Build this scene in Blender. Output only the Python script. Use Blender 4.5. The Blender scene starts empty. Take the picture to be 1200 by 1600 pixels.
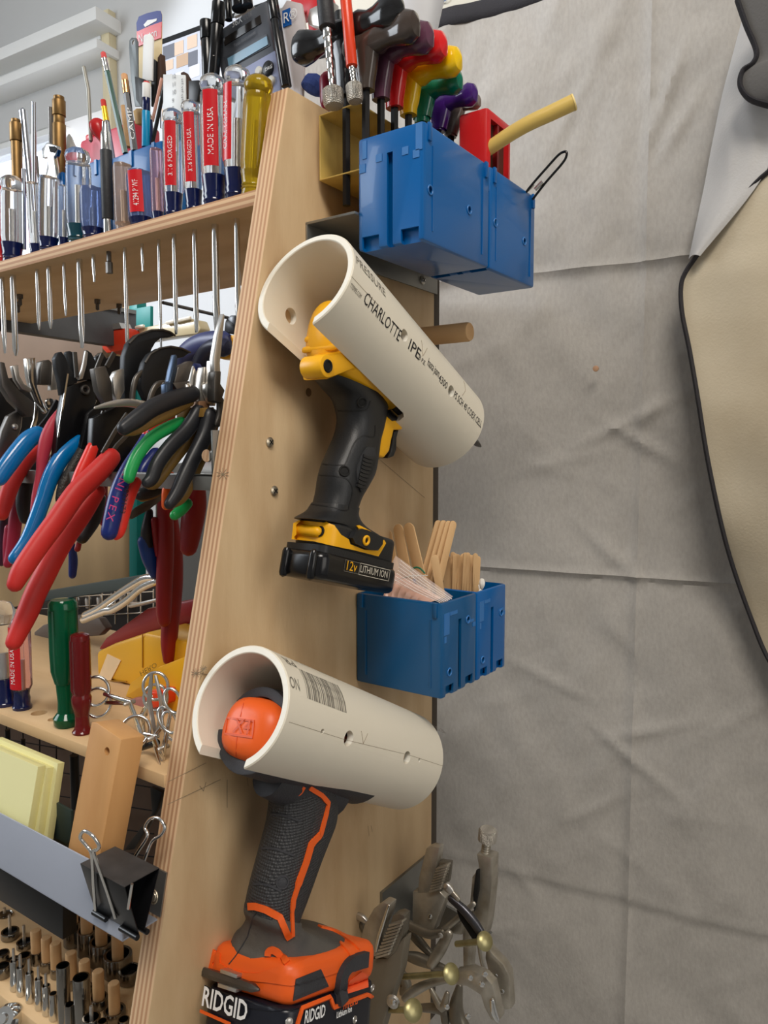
import bpy, bmesh, math, random
import numpy as np
from mathutils import Vector, Matrix, noise
random.seed(7)
PI = math.pi
# ------------------------------------------------------------------ camera
F = 1170.0; YAW = math.radians(35); PIT = math.atan(90/1170); Z0 = 1.5
fh = Vector((-math.sin(YAW), math.cos(YAW), 0)); RT = Vector((math.cos(YAW), math.sin(YAW), 0)); UZ = Vector((0, 0, 1))
FW = (fh*math.cos(PIT) - UZ*math.sin(PIT)).normalized(); UP = (fh*math.sin(PIT) + UZ*math.cos(PIT)).normalized()
CAM = Vector((0, 0, Z0))
cd = bpy.data.cameras.new('camera'); cam = bpy.data.objects.new('camera', cd); bpy.context.scene.collection.objects.link(cam)
cam.location = CAM
cam.matrix_world = Matrix(((RT.x, UP.x, -FW.x, 0), (RT.y, UP.y, -FW.y, 0), (RT.z, UP.z, -FW.z, Z0), (0, 0, 0, 1)))
cd.sensor_fit = 'HORIZONTAL'; cd.sensor_width = 36; cd.lens = 36*F/1200; cd.clip_start = .01
bpy.context.scene.camera = cam
# ------------------------------------------------------------------ world and lights
W = bpy.data.worlds.new('world'); bpy.context.scene.world = W; W.use_nodes = True
W.node_tree.nodes['Background'].inputs[0].default_value = (.93, .95, 1, 1)
W.node_tree.nodes['Background'].inputs[1].default_value = 3.0
def area(name, loc, target, sx, sy, power, col):
    l = bpy.data.lights.new(name, 'AREA'); l.shape = 'RECTANGLE'; l.size = sx; l.size_y = sy; l.energy = power; l.color = col
    o = bpy.data.objects.new(name, l); bpy.context.scene.collection.objects.link(o); o.location = loc
    o.rotation_euler = (Vector(target)-Vector(loc)).to_track_quat('-Z', 'Y').to_euler(); return o
area('ceiling_lamp', (.5, -.5, 3.3), (-.4, .6, 1.4), .9, .9, 48, (1, .93, .84))
area('left_fill_light', (-2.6, -.9, 2.5), (-.4, .6, 1.5), 1.3, 1.3, 40, (.86, .93, 1))  # unseen area lamp added inside the room for cool light from the left
area('right_fill_light', (1.7, .0, 2.0), (-.4, .5, 1.45), 1.2, 1.2, 9, (1, .95, .88))  # weak unseen area lamp added for fill from the right; no opening there
sp_ = bpy.data.lights.new('cloth_beam_spot', 'SPOT'); sp_.energy = 270; sp_.color = (.84, .9, 1); sp_.spot_size = math.radians(44); sp_.spot_blend = .16; sp_.shadow_soft_size = .06  # added unseen spot, cone edge aimed to draw the bright wedge on the cloth
so_ = bpy.data.objects.new('cloth_beam_spot', sp_); bpy.context.scene.collection.objects.link(so_); so_.location = (-2.6, -1.0, 2.9)
SA_, SB_ = Vector((-.196, .8646, 1.941)), Vector((-.486, .8206, 1.540))      # two points of the beam's lower edge on the cloth
sn_ = (SA_-so_.location).cross(SB_-so_.location).normalized(); sn_ = sn_ if sn_.z > 0 else -sn_; sm_ = ((SA_+SB_)/2-so_.location).normalized()
so_.rotation_euler = (sm_*math.cos(math.radians(21))+sn_*math.sin(math.radians(21))).to_track_quat('-Z', 'Y').to_euler()
sc = bpy.context.scene
sc.view_settings.view_transform = 'Standard'; sc.view_settings.look = 'None'; sc.view_settings.gamma = 1
sc.view_settings.use_curve_mapping = False; sc.view_settings.exposure = 0.0

# ------------------------------------------------------------------ point helpers
def ray(u, v): return FW + RT*((u-600)/F) - UP*((v-800)/F)
def px(u, v, x): d = ray(u, v); return CAM + d*(x/d.x)
def py(u, v, y): d = ray(u, v); return CAM + d*(y/d.y)
def pz(u, v, z): d = ray(u, v); return CAM + d*((z-Z0)/d.z)
def pp(u, v, q, n): d = ray(u, v); return CAM + d*((Vector(q)-CAM).dot(n)/d.dot(n))
def depth(p): return (Vector(p)-CAM).dot(FW)
def mpp(p): return depth(p)/F          # metres per photo pixel at p
# ------------------------------------------------------------------ materials
def lin(c):
    return tuple(((x/255)/12.92 if x/255 <= .04045 else ((x/255+.055)/1.055)**2.4) for x in c)
MATS = {}
def mat(name, col, rough=.5, metal=0, var=0, vscale=20, stretch=(1, 1, 1), bump=0, bscale=80, trans=0, ior=1.45, emit=0, alpha=1, coat=0, col2=None, spec=.5):
    if name in MATS: return MATS[name]
    m = bpy.data.materials.new(name); m.use_nodes = True; n = m.node_tree.nodes; L = m.node_tree.links
    b = n['Principled BSDF']; c = lin(col) + (1,)
    b.inputs['Base Color'].default_value = c; b.inputs['Roughness'].default_value = rough; b.inputs['Metallic'].default_value = metal
    b.inputs['Transmission Weight'].default_value = trans; b.inputs['IOR'].default_value = ior; b.inputs['Alpha'].default_value = alpha
    b.inputs['Coat Weight'].default_value = coat; b.inputs['Specular IOR Level'].default_value = spec
    if emit: b.inputs['Emission Color'].default_value = c; b.inputs['Emission Strength'].default_value = emit
    tc = n.new('ShaderNodeTexCoord'); mp = n.new('ShaderNodeMapping'); mp.inputs['Scale'].default_value = stretch
    L.new(tc.outputs['Object'], mp.inputs[0])
    if var or col2:
        nz = n.new('ShaderNodeTexNoise'); nz.inputs['Scale'].default_value = vscale; nz.inputs['Detail'].default_value = 5
        L.new(mp.outputs[0], nz.inputs['Vector'])
        cr = n.new('ShaderNodeValToRGB'); cr.color_ramp.elements[0].position = .3; cr.color_ramp.elements[1].position = .7
        d = lin(col2) if col2 else tuple(x*(1-var) for x in c[:3])
        cr.color_ramp.elements[0].color = d + (1,); cr.color_ramp.elements[1].color = c
        L.new(nz.outputs[0], cr.inputs[0]); L.new(cr.outputs[0], b.inputs['Base Color'])
    if bump:
        bz = n.new('ShaderNodeTexNoise'); bz.inputs['Scale'].default_value = bscale; L.new(mp.outputs[0], bz.inputs['Vector'])
        bp = n.new('ShaderNodeBump'); bp.inputs['Strength'].default_value = bump; bp.inputs['Distance'].default_value = .001
        L.new(bz.outputs[0], bp.inputs['Height']); L.new(bp.outputs[0], b.inputs['Normal'])
    MATS[name] = m; return m
def knobbly(m, scale, strength=.9):
    """small raised dots, for textured rubber and knurling"""
    nt = m.node_tree; n = nt.nodes; L = nt.links; v = n.new('ShaderNodeTexVoronoi'); v.inputs['Scale'].default_value = scale; v.inputs['Randomness'].default_value = .15
    tc = n.new('ShaderNodeTexCoord'); L.new(tc.outputs['Object'], v.inputs['Vector']); bp = n.new('ShaderNodeBump'); bp.inputs['Strength'].default_value = strength; bp.inputs['Distance'].default_value = .0012; bp.invert = True
    L.new(v.outputs['Distance'], bp.inputs['Height']); L.new(bp.outputs[0], n['Principled BSDF'].inputs['Normal']); return m
def ply_edge(name, axis, o, t, n_ply=9, a=(226, 190, 150), b2=(186, 140, 104)):
    """plywood edge: alternating veneers across one axis"""
    m = mat(name, a, .65, var=.12, vscale=60, stretch=(1, 1, .15) if axis == 0 else (.1, 1, 1))
    nt = m.node_tree; n = nt.nodes; L = nt.links; b = n['Principled BSDF']
    src = b.inputs['Base Color'].links[0].from_socket
    g = n.new('ShaderNodeNewGeometry'); s = n.new('ShaderNodeSeparateXYZ'); L.new(g.outputs['Position'], s.inputs[0])
    sub = n.new('ShaderNodeMath'); sub.operation = 'SUBTRACT'; sub.inputs[1].default_value = o; L.new(s.outputs[axis], sub.inputs[0])
    mu = n.new('ShaderNodeMath'); mu.operation = 'MULTIPLY'; mu.inputs[1].default_value = n_ply/t/2; L.new(sub.outputs[0], mu.inputs[0])
    fr = n.new('ShaderNodeMath'); fr.operation = 'FRACT'; L.new(mu.outputs[0], fr.inputs[0])
    cr = n.new('ShaderNodeValToRGB'); e = cr.color_ramp.elements
    e[0].position = .42; e[0].color = (0, 0, 0, 1); e[1].position = .55; e[1].color = (1, 1, 1, 1); x = e.new(.95); x.color = (1, 1, 1, 1); x = e.new(1); x.color = (0, 0, 0, 1)
    L.new(fr.outputs[0], cr.inputs[0])
    mx = n.new('ShaderNodeMixRGB'); L.new(cr.outputs[0], mx.inputs[0]); L.new(src, mx.inputs[1]); mx.inputs[2].default_value = lin(b2)+(1,)
    L.new(mx.outputs[0], b.inputs['Base Color']); return m
M_face = mat('birch_plywood_face', (212, 184, 144), .6, col2=(190, 158, 118), vscale=9, stretch=(1, 3.5, .9), bump=.15, bscale=120)
M_eV = ply_edge('plywood_edge_upright', 0, -.408, .018)
M_eH = ply_edge('plywood_edge_shelf', 2, 0, .012, 5)
M_shelf = mat('shelf_plywood', (222, 190, 146), .6, col2=(202, 166, 120), vscale=10, stretch=(.6, 3, 1))
M_pvc = mat('ivory_pvc', (232, 224, 206), .42, var=.05, vscale=6, bump=.06, bscale=40)
M_pvcin = mat('cut_pvc_rim', (240, 236, 224), .6, bump=.2, bscale=300)
M_blue = mat('blue_plastic', (0, 94, 164), .3, var=.06, vscale=14, coat=.15)
M_blue2 = mat('teal_blue_plastic', (12, 86, 138), .28, var=.06, vscale=14, coat=.15)
M_blueL = mat('scuffed_blue_plastic', (52, 116, 182), .4)
M_black = mat('black_plastic', (26, 27, 29), .38)
M_ink = mat('black_ink', (30, 28, 30), .7)
M_inkf = mat('faint_ink', (120, 114, 104), .8)
M_pencil = mat('pencil_mark', (148, 130, 104), .8)
M_rub = mat('black_rubber', (44, 45, 48), .55, bump=.3, bscale=500)
M_yel = mat('yellow_plastic', (244, 178, 20), .38)
M_ora = mat('orange_plastic', (234, 96, 30), .4)
M_white = mat('white_paint', (238, 238, 236), .5)
M_steel = mat('steel', (206, 202, 196), .34, .9, var=.15, vscale=40)
M_chrome = mat('chrome', (226, 226, 224), .16, 1)
M_dsteel = mat('dark_steel', (104, 100, 96), .38, .8, var=.3, vscale=40)
M_zinc = mat('zinc_plate', (150, 150, 146), .42, .85, var=.2, vscale=30)
M_dowel = mat('dowel_wood', (216, 176, 128), .6, col2=(196, 152, 104), vscale=30, stretch=(.15, 1, 1))
M_dark = mat('dark_hole', (14, 13, 12), .8)
M_gold = mat('tan_enamel', (204, 172, 92), .45, var=.08, vscale=20)
# ------------------------------------------------------------------ mesh builder
COL = bpy.context.scene.collection
class B:
    def __init__(s): s.v = []; s.f = []; s.m = []
    def add(s, vs, fs, mi=0):
        k = len(s.v); s.v += [tuple(v) for v in vs]; s.f += [tuple(i+k for i in f) for f in fs]; s.m += [mi]*len(fs); return s
    def box(s, x0, x1, y0, y1, z0, z1, mi=0, bev=0):
        return s.obox(Vector(((x0+x1)/2, (y0+y1)/2, (z0+z1)/2)), (1, 0, 0), (0, 1, 0), (0, 0, 1), abs(x1-x0)/2, abs(y1-y0)/2, abs(z1-z0)/2, mi, bev)
    def obox(s, c, ax, ay, az, hx, hy, hz, mi=0, bev=0):
        c = Vector(c); ax, ay, az = Vector(ax).normalized(), Vector(ay).normalized(), Vector(az).normalized()
        bm = bmesh.new(); bmesh.ops.create_cube(bm, size=2)
        for v in bm.verts: v.co = Vector((v.co.x*hx, v.co.y*hy, v.co.z*hz))
        if bev: bmesh.ops.bevel(bm, geom=bm.edges[:], offset=bev, segments=2, profile=.5, affect='EDGES')
        bm.verts.index_update()
        s.add([c+ax*v.co.x+ay*v.co.y+az*v.co.z for v in bm.verts], [[v.index for v in f.verts] for f in bm.faces], mi); bm.free(); return s
    def sweep(s, pts, rad, mi=0, seg=12, up=(1, 0, 0), e=2.0, cap=True, round_cap=0):
        """tube through pts; rad = list of r or (r_up, r_side); e = superellipse exponent"""
        pts = [Vector(p) for p in pts]; n = len(pts)
        if not isinstance(rad, (list,)): rad = [rad]*n
        rad = [(r, r) if not isinstance(r, tuple) else r for r in rad]
        T = []
        for i in range(n):
            a = pts[max(i-1, 0)]; b = pts[min(i+1, n-1)]; T.append((b-a).normalized())
        if round_cap:
            k = round_cap; P0, R0 = [], []; P1, R1 = [], []
            for j in range(1, k+1):
                an = j/k*PI/2*.93; c_, s_ = math.cos(an), math.sin(an)
                P0.insert(0, pts[0]-T[0]*rad[0][1]*s_); R0.insert(0, (rad[0][0]*c_, rad[0][1]*c_))
                P1.append(pts[-1]+T[-1]*rad[-1][1]*s_); R1.append((rad[-1][0]*c_, rad[-1][1]*c_))
            T = [T[0]]*k + T + [T[-1]]*k; pts = P0+pts+P1; rad = R0+rad+R1; n = len(pts)
        u = Vector(up); vs = []
        for i in range(n):
            t = T[i]; a = (u - t*u.dot(t))
            if a.length < 1e-4: a = t.orthogonal()
            a.normalize(); b = t.cross(a); u = a
            for j in range(seg):
                th = 2*PI*j/seg; c_, s_ = math.cos(th), math.sin(th)
                if e != 2:
                    c_ = math.copysign(abs(c_)**(2/e), c_); s_ = math.copysign(abs(s_)**(2/e), s_)
                vs.append(pts[i] + a*(rad[i][0]*c_) + b*(rad[i][1]*s_))
        fs = [(i*seg+j, i*seg+(j+1) % seg, (i+1)*seg+(j+1) % seg, (i+1)*seg+j) for i in range(n-1) for j in range(seg)]
        if cap: fs += [tuple(reversed(range(seg))), tuple((n-1)*seg+j for j in range(seg))]
        return s.add(vs, fs, mi)
    def lathe(s, o, ax, prof, mi=0, seg=20, flute=0, nf=6, cap=True):
        o = Vector(o); ax = Vector(ax).normalized(); a = ax.orthogonal().normalized() if abs(ax.z) < .9 else (Vector((1, 0, 0)) - ax*ax.x).normalized(); b = ax.cross(a); vs = []
        for (r, h) in prof:
            for j in range(seg):
                th = 2*PI*j/seg; rr = r*(1-flute*max(0, math.cos(nf*th))**2) if flute else r
                vs.append(o+ax*h+a*(rr*math.cos(th))+b*(rr*math.sin(th)))
        n = len(prof); fs = [(i*seg+j, i*seg+(j+1) % seg, (i+1)*seg+(j+1) % seg, (i+1)*seg+j) for i in range(n-1) for j in range(seg)]
        if cap: fs += [tuple(reversed(range(seg))), tuple((n-1)*seg+j for j in range(seg))]
        return s.add(vs, fs, mi)
    def prism(s, poly, d, mi=0):
        d = Vector(d); n = len(poly); vs = [Vector(p) for p in poly]; vs += [p+d for p in vs]
        fs = [tuple(range(n)), tuple(reversed(range(n, 2*n)))] + [(i+n, (i+1) % n+n, (i+1) % n, i) for i in range(n)]
        return s.add(vs, fs, mi)
    def grid(s, f, nu, nv, mi=0):
        vs = [f(i/nu, j/nv) for j in range(nv+1) for i in range(nu+1)]
        return s.add(vs, [(j*(nu+1)+i, j*(nu+1)+i+1, (j+1)*(nu+1)+i+1, (j+1)*(nu+1)+i) for j in range(nv) for i in range(nu)], mi)
    def torus(s, c, nrm, R, r, mi=0, seg=28, sg=8, sx=1, a0=0, a1=2*PI, xd=None):
        c = Vector(c); n = Vector(nrm).normalized(); a = (Vector(xd)-n*Vector(xd).dot(n)).normalized() if xd else n.orthogonal().normalized(); b = n.cross(a)
        full = abs(a1-a0-2*PI) < 1e-6; k = seg if full else seg+1; vs = []
        for i in range(k):
            th = a0+(a1-a0)*i/seg; d = a*math.cos(th)*sx+b*math.sin(th); dd = (a*math.cos(th)+b*math.sin(th))
            for j in range(sg):
                ph = 2*PI*j/sg; vs.append(c+d*R+dd*(r*math.cos(ph))+n*(r*math.sin(ph)))
        fs = [(i*sg+j, i*sg+(j+1) % sg, ((i+1) % k)*sg+(j+1) % sg, ((i+1) % k)*sg+j) for i in range(seg) for j in range(sg)]
        return s.add(vs, fs, mi)
    def build(s, name, mats, parent=None, smooth=40, bevel=0, fix=True, subd=0):
        org = parent['_o'] if parent is not None and '_o' in parent else (0, 0, 0); org = Vector(org)
        me = bpy.data.meshes.new(name); me.from_pydata([tuple(Vector(v)-org) for v in s.v], [], s.f)
        if not isinstance(mats, (list, tuple)): mats = [mats]
        for m in mats: me.materials.append(m)
        me.polygons.foreach_set('material_index', s.m)
        if fix or bevel:
            bm = bmesh.new(); bm.from_mesh(me)
            if bevel: bmesh.ops.remove_doubles(bm, verts=bm.verts, dist=1e-6)
            bmesh.ops.recalc_face_normals(bm, faces=bm.faces)
            if bevel:
                ed = [e for e in bm.edges if len(e.link_faces) == 2 and e.calc_face_angle(0) > .6]
                bmesh.ops.bevel(bm, geom=ed, offset=bevel, segments=2, profile=.5, affect='EDGES', clamp_overlap=True)
            bm.to_mesh(me); bm.free()
        if smooth:
            me.polygons.foreach_set('use_smooth', [True]*len(me.polygons)); me.set_sharp_from_angle(angle=math.radians(smooth))
        o = bpy.data.objects.new(name, me); COL.objects.link(o)
        if parent is not None:
            o.parent = parent; o['_o'] = tuple(org)
        if subd: md = o.modifiers.new('sub', 'SUBSURF'); md.levels = subd; md.render_levels = subd
        return o
def tag(o, label, cat=None, group=None, kind=None):
    if label: o['label'] = label
    if cat: o['category'] = cat
    if group: o['group'] = group
    if kind: o['kind'] = kind
    return o
def thing(name, loc, label, cat, group=None):
    o = bpy.data.objects.new(name, None); COL.objects.link(o); o.location = Vector(loc); o.empty_display_size = .01; o['_o'] = tuple(loc)
    return tag(o, label, cat, group)
def cut(o, cutters):
    """apply boolean differences; cutters are B() builders in world coordinates"""
    org = Vector(o['_o']) if '_o' in o else Vector((0, 0, 0))
    for c in cutters:
        me = bpy.data.meshes.new('c'); me.from_pydata([tuple(Vector(v)-org) for v in c.v], [], c.f)
        bm = bmesh.new(); bm.from_mesh(me); bmesh.ops.recalc_face_normals(bm, faces=bm.faces); bm.to_mesh(me); bm.free()
        k = bpy.data.objects.new('c', me); COL.objects.link(k); k.location = o.location if not o.parent else (0, 0, 0)
        if o.parent: k.parent = o.parent
        md = o.modifiers.new('b', 'BOOLEAN'); md.operation = 'DIFFERENCE'; md.solver = 'EXACT'; md.object = k
        bpy.context.view_layer.update()
        ev = o.evaluated_get(bpy.context.evaluated_depsgraph_get()); nm = bpy.data.meshes.new_from_object(ev)
        o.modifiers.clear(); nm.materials.clear()
        for m in o.data.materials: nm.materials.append(m)
        o.data = nm; bpy.data.objects.remove(k)
    o.data.polygons.foreach_set('use_smooth', [True]*len(o.data.polygons)); o.data.set_sharp_from_angle(angle=math.radians(35))
    o.data.name = o.name
    return o
BOLD = 0
def textmesh(txt, size):
    c = bpy.data.curves.new('t', 'FONT'); c.body = txt; c.size = 1; c.resolution_u = 2; c.offset = BOLD
    o = bpy.data.objects.new('t', c); COL.objects.link(o); bpy.context.view_layer.update()
    me = bpy.data.meshes.new_from_object(o.evaluated_get(bpy.context.evaluated_depsgraph_get()))
    vs = [Vector(v.co)*size for v in me.vertices]; fs = [tuple(p.vertices) for p in me.polygons]
    bpy.data.objects.remove(o); return vs, fs
def lettering(txt, f, size, m, parent, name='lettering', sx=1, thick=0, sub=False, bold=0):
    """f maps (x, y) of the flat text to a world point; text starts at x=0, baseline y=0"""
    vs, fs = textmesh(txt, size)
    bm = bmesh.new(); bv = [bm.verts.new(v) for v in vs]
    for q in fs:
        try: bm.faces.new([bv[i] for i in q])
        except ValueError: pass
    if bold:
        bmesh.ops.solidify
    bm.verts.index_update()
    b = B(); b.add([f(v.co.x*sx, v.co.y) for v in bm.verts], [[v.index for v in q.verts] for q in bm.faces]); bm.free()
    return b.build(name, m, parent, smooth=0, fix=False)
def flatmap(o, xd, yd, off=(0, 0, 0)):
    o = Vector(o)+Vector(off); xd = Vector(xd).normalized(); yd = Vector(yd).normalized()
    return lambda x, y: o+xd*x+yd*y
X, Y, Z = Vector((1, 0, 0)), Vector((0, 1, 0)), Vector((0, 0, 1))
XP = -.39                       # outer face of the right side panel
def yfront(z): return .28897+(z-1.13033)*(.43277-.28897)/(1.77134-1.13033)   # sloping front edge of the side panel

# ------------------------------------------------------------------ setting
M_wall = mat('wall_paint', (206, 206, 205), .7, var=.03, vscale=3)
M_floor = mat('concrete', (168, 164, 158), .7, var=.2, vscale=5)
def struct(o): o['kind'] = 'structure'; return o
WY = 1.75; WD = Vector((math.cos(.09), math.sin(.09), 0)); WN = Vector((-WD.y, WD.x, 0)); WQ = Vector((-.6, WY, 0))
def pw(u, v, d=0): return pp(u, v, WQ-WN*d, WN)
def wbox(u0, u1, zb, zt, d0, d1, bev=0, b=None):
    """box on the rear wall between two photo columns, sticking out from d0 to d1"""
    s0 = (pw(u0, 100, d1)-WQ).dot(WD); s1 = (pw(u1, 100, d1)-WQ).dot(WD); return (b or B()).obox(WQ+WD*((s0+s1)/2)-WN*((d0+d1)/2)+Z*((zb+zt)/2), WD, WN, Z, (s1-s0)/2, (d1-d0)/2, (zt-zb)/2, bev=bev)
wl = B().obox(WQ+WN*.06+Z*1.7, WD, WN, Z, 3.2, .06, 1.7).build('wall_back', M_wall); struct(wl)
zw = pw(60, 205).z
cut(wl, [wbox(-420, 96, zw-.9, zw, -.3, .2)])
struct(B().box(-4.2, 2.8, -2.5, WY+.4, -.1, 0).build('floor', M_floor))
struct(B().obox(WQ-WD*3.2+Z*1.7-WN*2, WD, WN, Z, .06, 2.1, 1.7).build('wall_left', M_wall))
struct(B().box(-4.2, 2.8, -2.5, WY+.4, 3.4, 3.5).build('ceiling', M_wall)); struct(B().box(2.7, 2.8, -2.5, WY+.4, 0, 3.4).build('wall_right', M_wall)); struct(B().box(-4.2, 2.8, -2.6, -2.5, 0, 3.4).build('wall_front', M_wall))
struct(wbox(-420, 96, zw-.9, zw, -.05, -.044).build('window_1', mat('window_glass', (240, 246, 255), .05, trans=1)))
struct(wbox(-420, 92, zw-.02, zw+.004, -.04, .0).build('window_frame', M_white))
trim = lambda n, u1, v_t, v_b, d, m=M_white: struct(wbox(-500, u1, pw(60, v_b, d).z, pw(60, v_t, d).z, -.02, d, bev=.003).build(n, m))
trim('trim_1', 152, 48, 68, .10)
trim('trim_2', 158, 68, 100, .03)
trim('trim_3', 152, 96, 110, .09)
trim('trim_4', 150, 108, 128, .02)
trim('trim_5', 131, 128, 131, .028, mat('shade_grey', (150, 150, 152), .6))
struct(wbox(159, 171, 0, pw(163, 15, .03).z, -.02, .03, bev=.003).build('trim_6', mat('cream_casing', (222, 210, 176), .5)))
# ---- canvas drop cloth
M_canvas = mat('canvas', (174, 169, 162), .9, col2=(164, 159, 152), vscale=300, stretch=(1, 1, .45), bump=.35, bscale=420)
M_canvasb = mat('canvas_reverse', (208, 196, 172), .9, col2=(196, 182, 156), vscale=14, bump=.3, bscale=420)
M_hem = mat('dark_hem', (42, 40, 44), .8, bump=.5, bscale=600)
CQ = Vector((-.49, .82, 1.5)); CD = Vector((.989, .15, 0)).normalized(); CN = Vector((-CD.y, CD.x, 0))
cl = thing('drop_cloth', CQ, 'grey canvas drop cloth with creases and a dark hem hanging behind the rack', 'cloth')
def pc(u, v, d=0): return pp(u, v, CQ - CN*d, CN)
folds = [pc(680, 445).z, pc(680, 880).z, pc(680, 1330).z]
topz = pc(720, 22).z
s_of = lambda p: (Vector(p)-CQ).dot(CD)
vfold = s_of(pc(985, 1100)); vfold2 = s_of(pc(1010, 300))
random.seed(21); WR = []
for (u_, v_, a_, l_, m_) in ((1040, 150, 70, .05, 5), (1060, 200, 60, .04, 4), (980, 660, 25, .07, 4), (1000, 690, -30, .05, 5), (1010, 650, 50, .04, 3), (960, 870, -40, .05, 4), (985, 1180, -35, .06, 4), (1010, 1140, 20, .05, 4), (930, 1260, 35, .05, 3), (1090, 1240, 55, .05, 3), (860, 1060, -20, .05, 3), (760, 1450, 20, .05, 3), (1150, 1120, 40, .05, 3), (880, 720, 15, .05, 2.5), (900, 160, 60, .05, 2.5)):
    p_ = pc(u_, v_); WR.append((s_of(p_), p_.z, math.radians(a_), l_, m_*.001))
for i_ in range(26):
    p_ = pc(random.uniform(700, 1180), random.uniform(60, 1560)); WR.append((s_of(p_), p_.z, random.uniform(-1.2, 1.2), random.uniform(.02, .06), random.uniform(.0008, .0022)))
def cloth_off(s, z):
    d = .0
    for i, fz in enumerate(folds):
        t = z-fz; d +=   .0026*math.exp(-(t/.004)**2) - .0036*math.exp(-(t/.03)**2)*(1 if t < 0 else .1)
    for vf, k in ((vfold, .5), (vfold2, .35)):
        t = s-vf; d += k*(.0028*math.exp(-(t/.005)**2) - .004*math.exp(-(t/.03)**2)*(1 if t < 0 else .1))
    d += .016*noise.noise(Vector((s*3.2+1, z*2.4, .3)))+.006*noise.noise(Vector((s*7+z*4, z*6-s*3, 4)))
    d += .0034*noise.noise(Vector((s*16+z*11, z*8, 9)))+.0022*abs(noise.noise(Vector((s*26-z*14, z*10+s*8, 5))))+.001*noise.noise(Vector((s*45, z*38, 2)))
    w = noise.noise(Vector((s*9-z*7, s*5+z*3, 7))); d += .004*max(0, .25-abs(w))*2
    for (uu, vv, ang, ln, am) in WR:
        q_ = (s-uu)*math.cos(ang)+(z-vv)*math.sin(ang); w_ = -(s-uu)*math.sin(ang)+(z-vv)*math.cos(ang)
        if abs(q_) < ln*1.5: d += am*math.exp(-(w_/.006)**2)*math.exp(-(q_/ln)**2)
    return d
S0, S1 = s_of(pc(470, 300)), 1.15
def cf(a, b):
    s = S0+(S1-S0)*a; z = .35+(topz-.35)*b; return CQ + CD*s + Z*(z-1.5) - CN*cloth_off(s, z)
B().grid(cf, 260, 300).build('canvas_sheet', M_canvas, cl, fix=False)
hp = [cf(i/80, 1) for i in range(81)]
B().sweep(hp, (.011, .004), up=(0, 0, 1), seg=10).build('hem', M_hem, cl)
# folded-over flap with its curved hem
hemL = [(1260, 228), (1200, 270), (1150, 318), (1112, 362), (1092, 395), (1072, 424), (1064, 448), (1066, 490), (1077, 545), (1090, 620), (1106, 720), (1130, 830), (1150, 900), (1176, 972), (1200, 1028), (1250, 1110)]
def spl(P, n):
    out = []
    for i in range(len(P)-1):
        p0 = P[max(i-1, 0)]; p1 = P[i]; p2 = P[i+1]; p3 = P[min(i+2, len(P)-1)]
        for k in range(n):
            t = k/n; out.append(tuple(.5*((2*b)+(c-a)*t+(2*a-5*b+4*c-d)*t*t+(3*b-a-3*c+d)*t**3) for a, b, c, d in zip(p0, p1, p2, p3)))
    out.append(tuple(P[-1])); return out
hl = spl(hemL, 8); nh = len(hl)-1
def flap(a, b):
    u, v = hl[min(nh, int(round(b*nh)))]; q = pc(u, v, .045+.012*math.sin(v*.011)); w = a
    q = q + CD*(w*.5) - CN*(.03*math.sin(min(w*5, 1.5))*1.0+.006*noise.noise(Vector((w*9, v*.008, 1)))) - CN*(w*.02)
    return q + Z*((0 if v > 440 else 1)*0)
B().grid(flap, 30, nh).build('folded_flap', M_canvasb, cl, fix=False, smooth=60)
B().sweep([flap(0, i/nh) for i in range(nh+1)], (.0058, .0024), up=CN, seg=8).build('hem', M_hem, cl)
fl2 = [(1163, 20), (1128, 150), (1100, 290), (1076, 405)]; fr2 = [(1215, 60), (1200, 170), (1200, 262), (1094, 400)]
L2 = spl(fl2, 8); R2 = spl(fr2, 8)
def flap2(a, b):
    i = int(round(b*24)); p = pc(*L2[i], .022); q = pc(*R2[i], .05); w = p.lerp(q, a); return w - CN*(.012*math.sin(a*PI)+.004*noise.noise(Vector((a*4, b*5, 3))))
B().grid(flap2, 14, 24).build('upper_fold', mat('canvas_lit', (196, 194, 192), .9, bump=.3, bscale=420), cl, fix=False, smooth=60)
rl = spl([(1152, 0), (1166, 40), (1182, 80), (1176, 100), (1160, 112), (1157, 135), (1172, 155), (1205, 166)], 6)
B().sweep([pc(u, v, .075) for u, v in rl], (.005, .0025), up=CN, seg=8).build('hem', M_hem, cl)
def curl(a, b):
    i = int(round(b*(len(rl)-1))); p = pc(*rl[i], .075); return p + CD*(a*.22) - CN*(.035*math.sin(a*PI*.8)) - Z*(a*a*.01)
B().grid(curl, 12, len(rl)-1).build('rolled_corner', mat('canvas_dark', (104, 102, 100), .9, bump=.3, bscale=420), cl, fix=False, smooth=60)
B().lathe(pc(931, 576, .016), -CN, [(.0, 0), (.0035, 0), (.0033, .0015), (.002, .002), (0, .002)], seg=10).build('stain_spot', mat('orange_spot', (176, 138, 108), .9), cl)
# pale board above the cloth hem
bd = thing('notice_board', pc(700, -20, -.03), 'pale cream board with a blue mark above the drop cloth hem', 'board')
B().obox(pc(760, -85, -.03), CD, CN, Z, .26, .004, .13, bev=.001).build('panel', mat('cream_board', (206, 200, 184), .6), bd)
lettering('O', flatmap(pc(682, 7, .012-.035), CD, Z), .02, mat('blue_print', (70, 96, 140), .6), bd)
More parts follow.
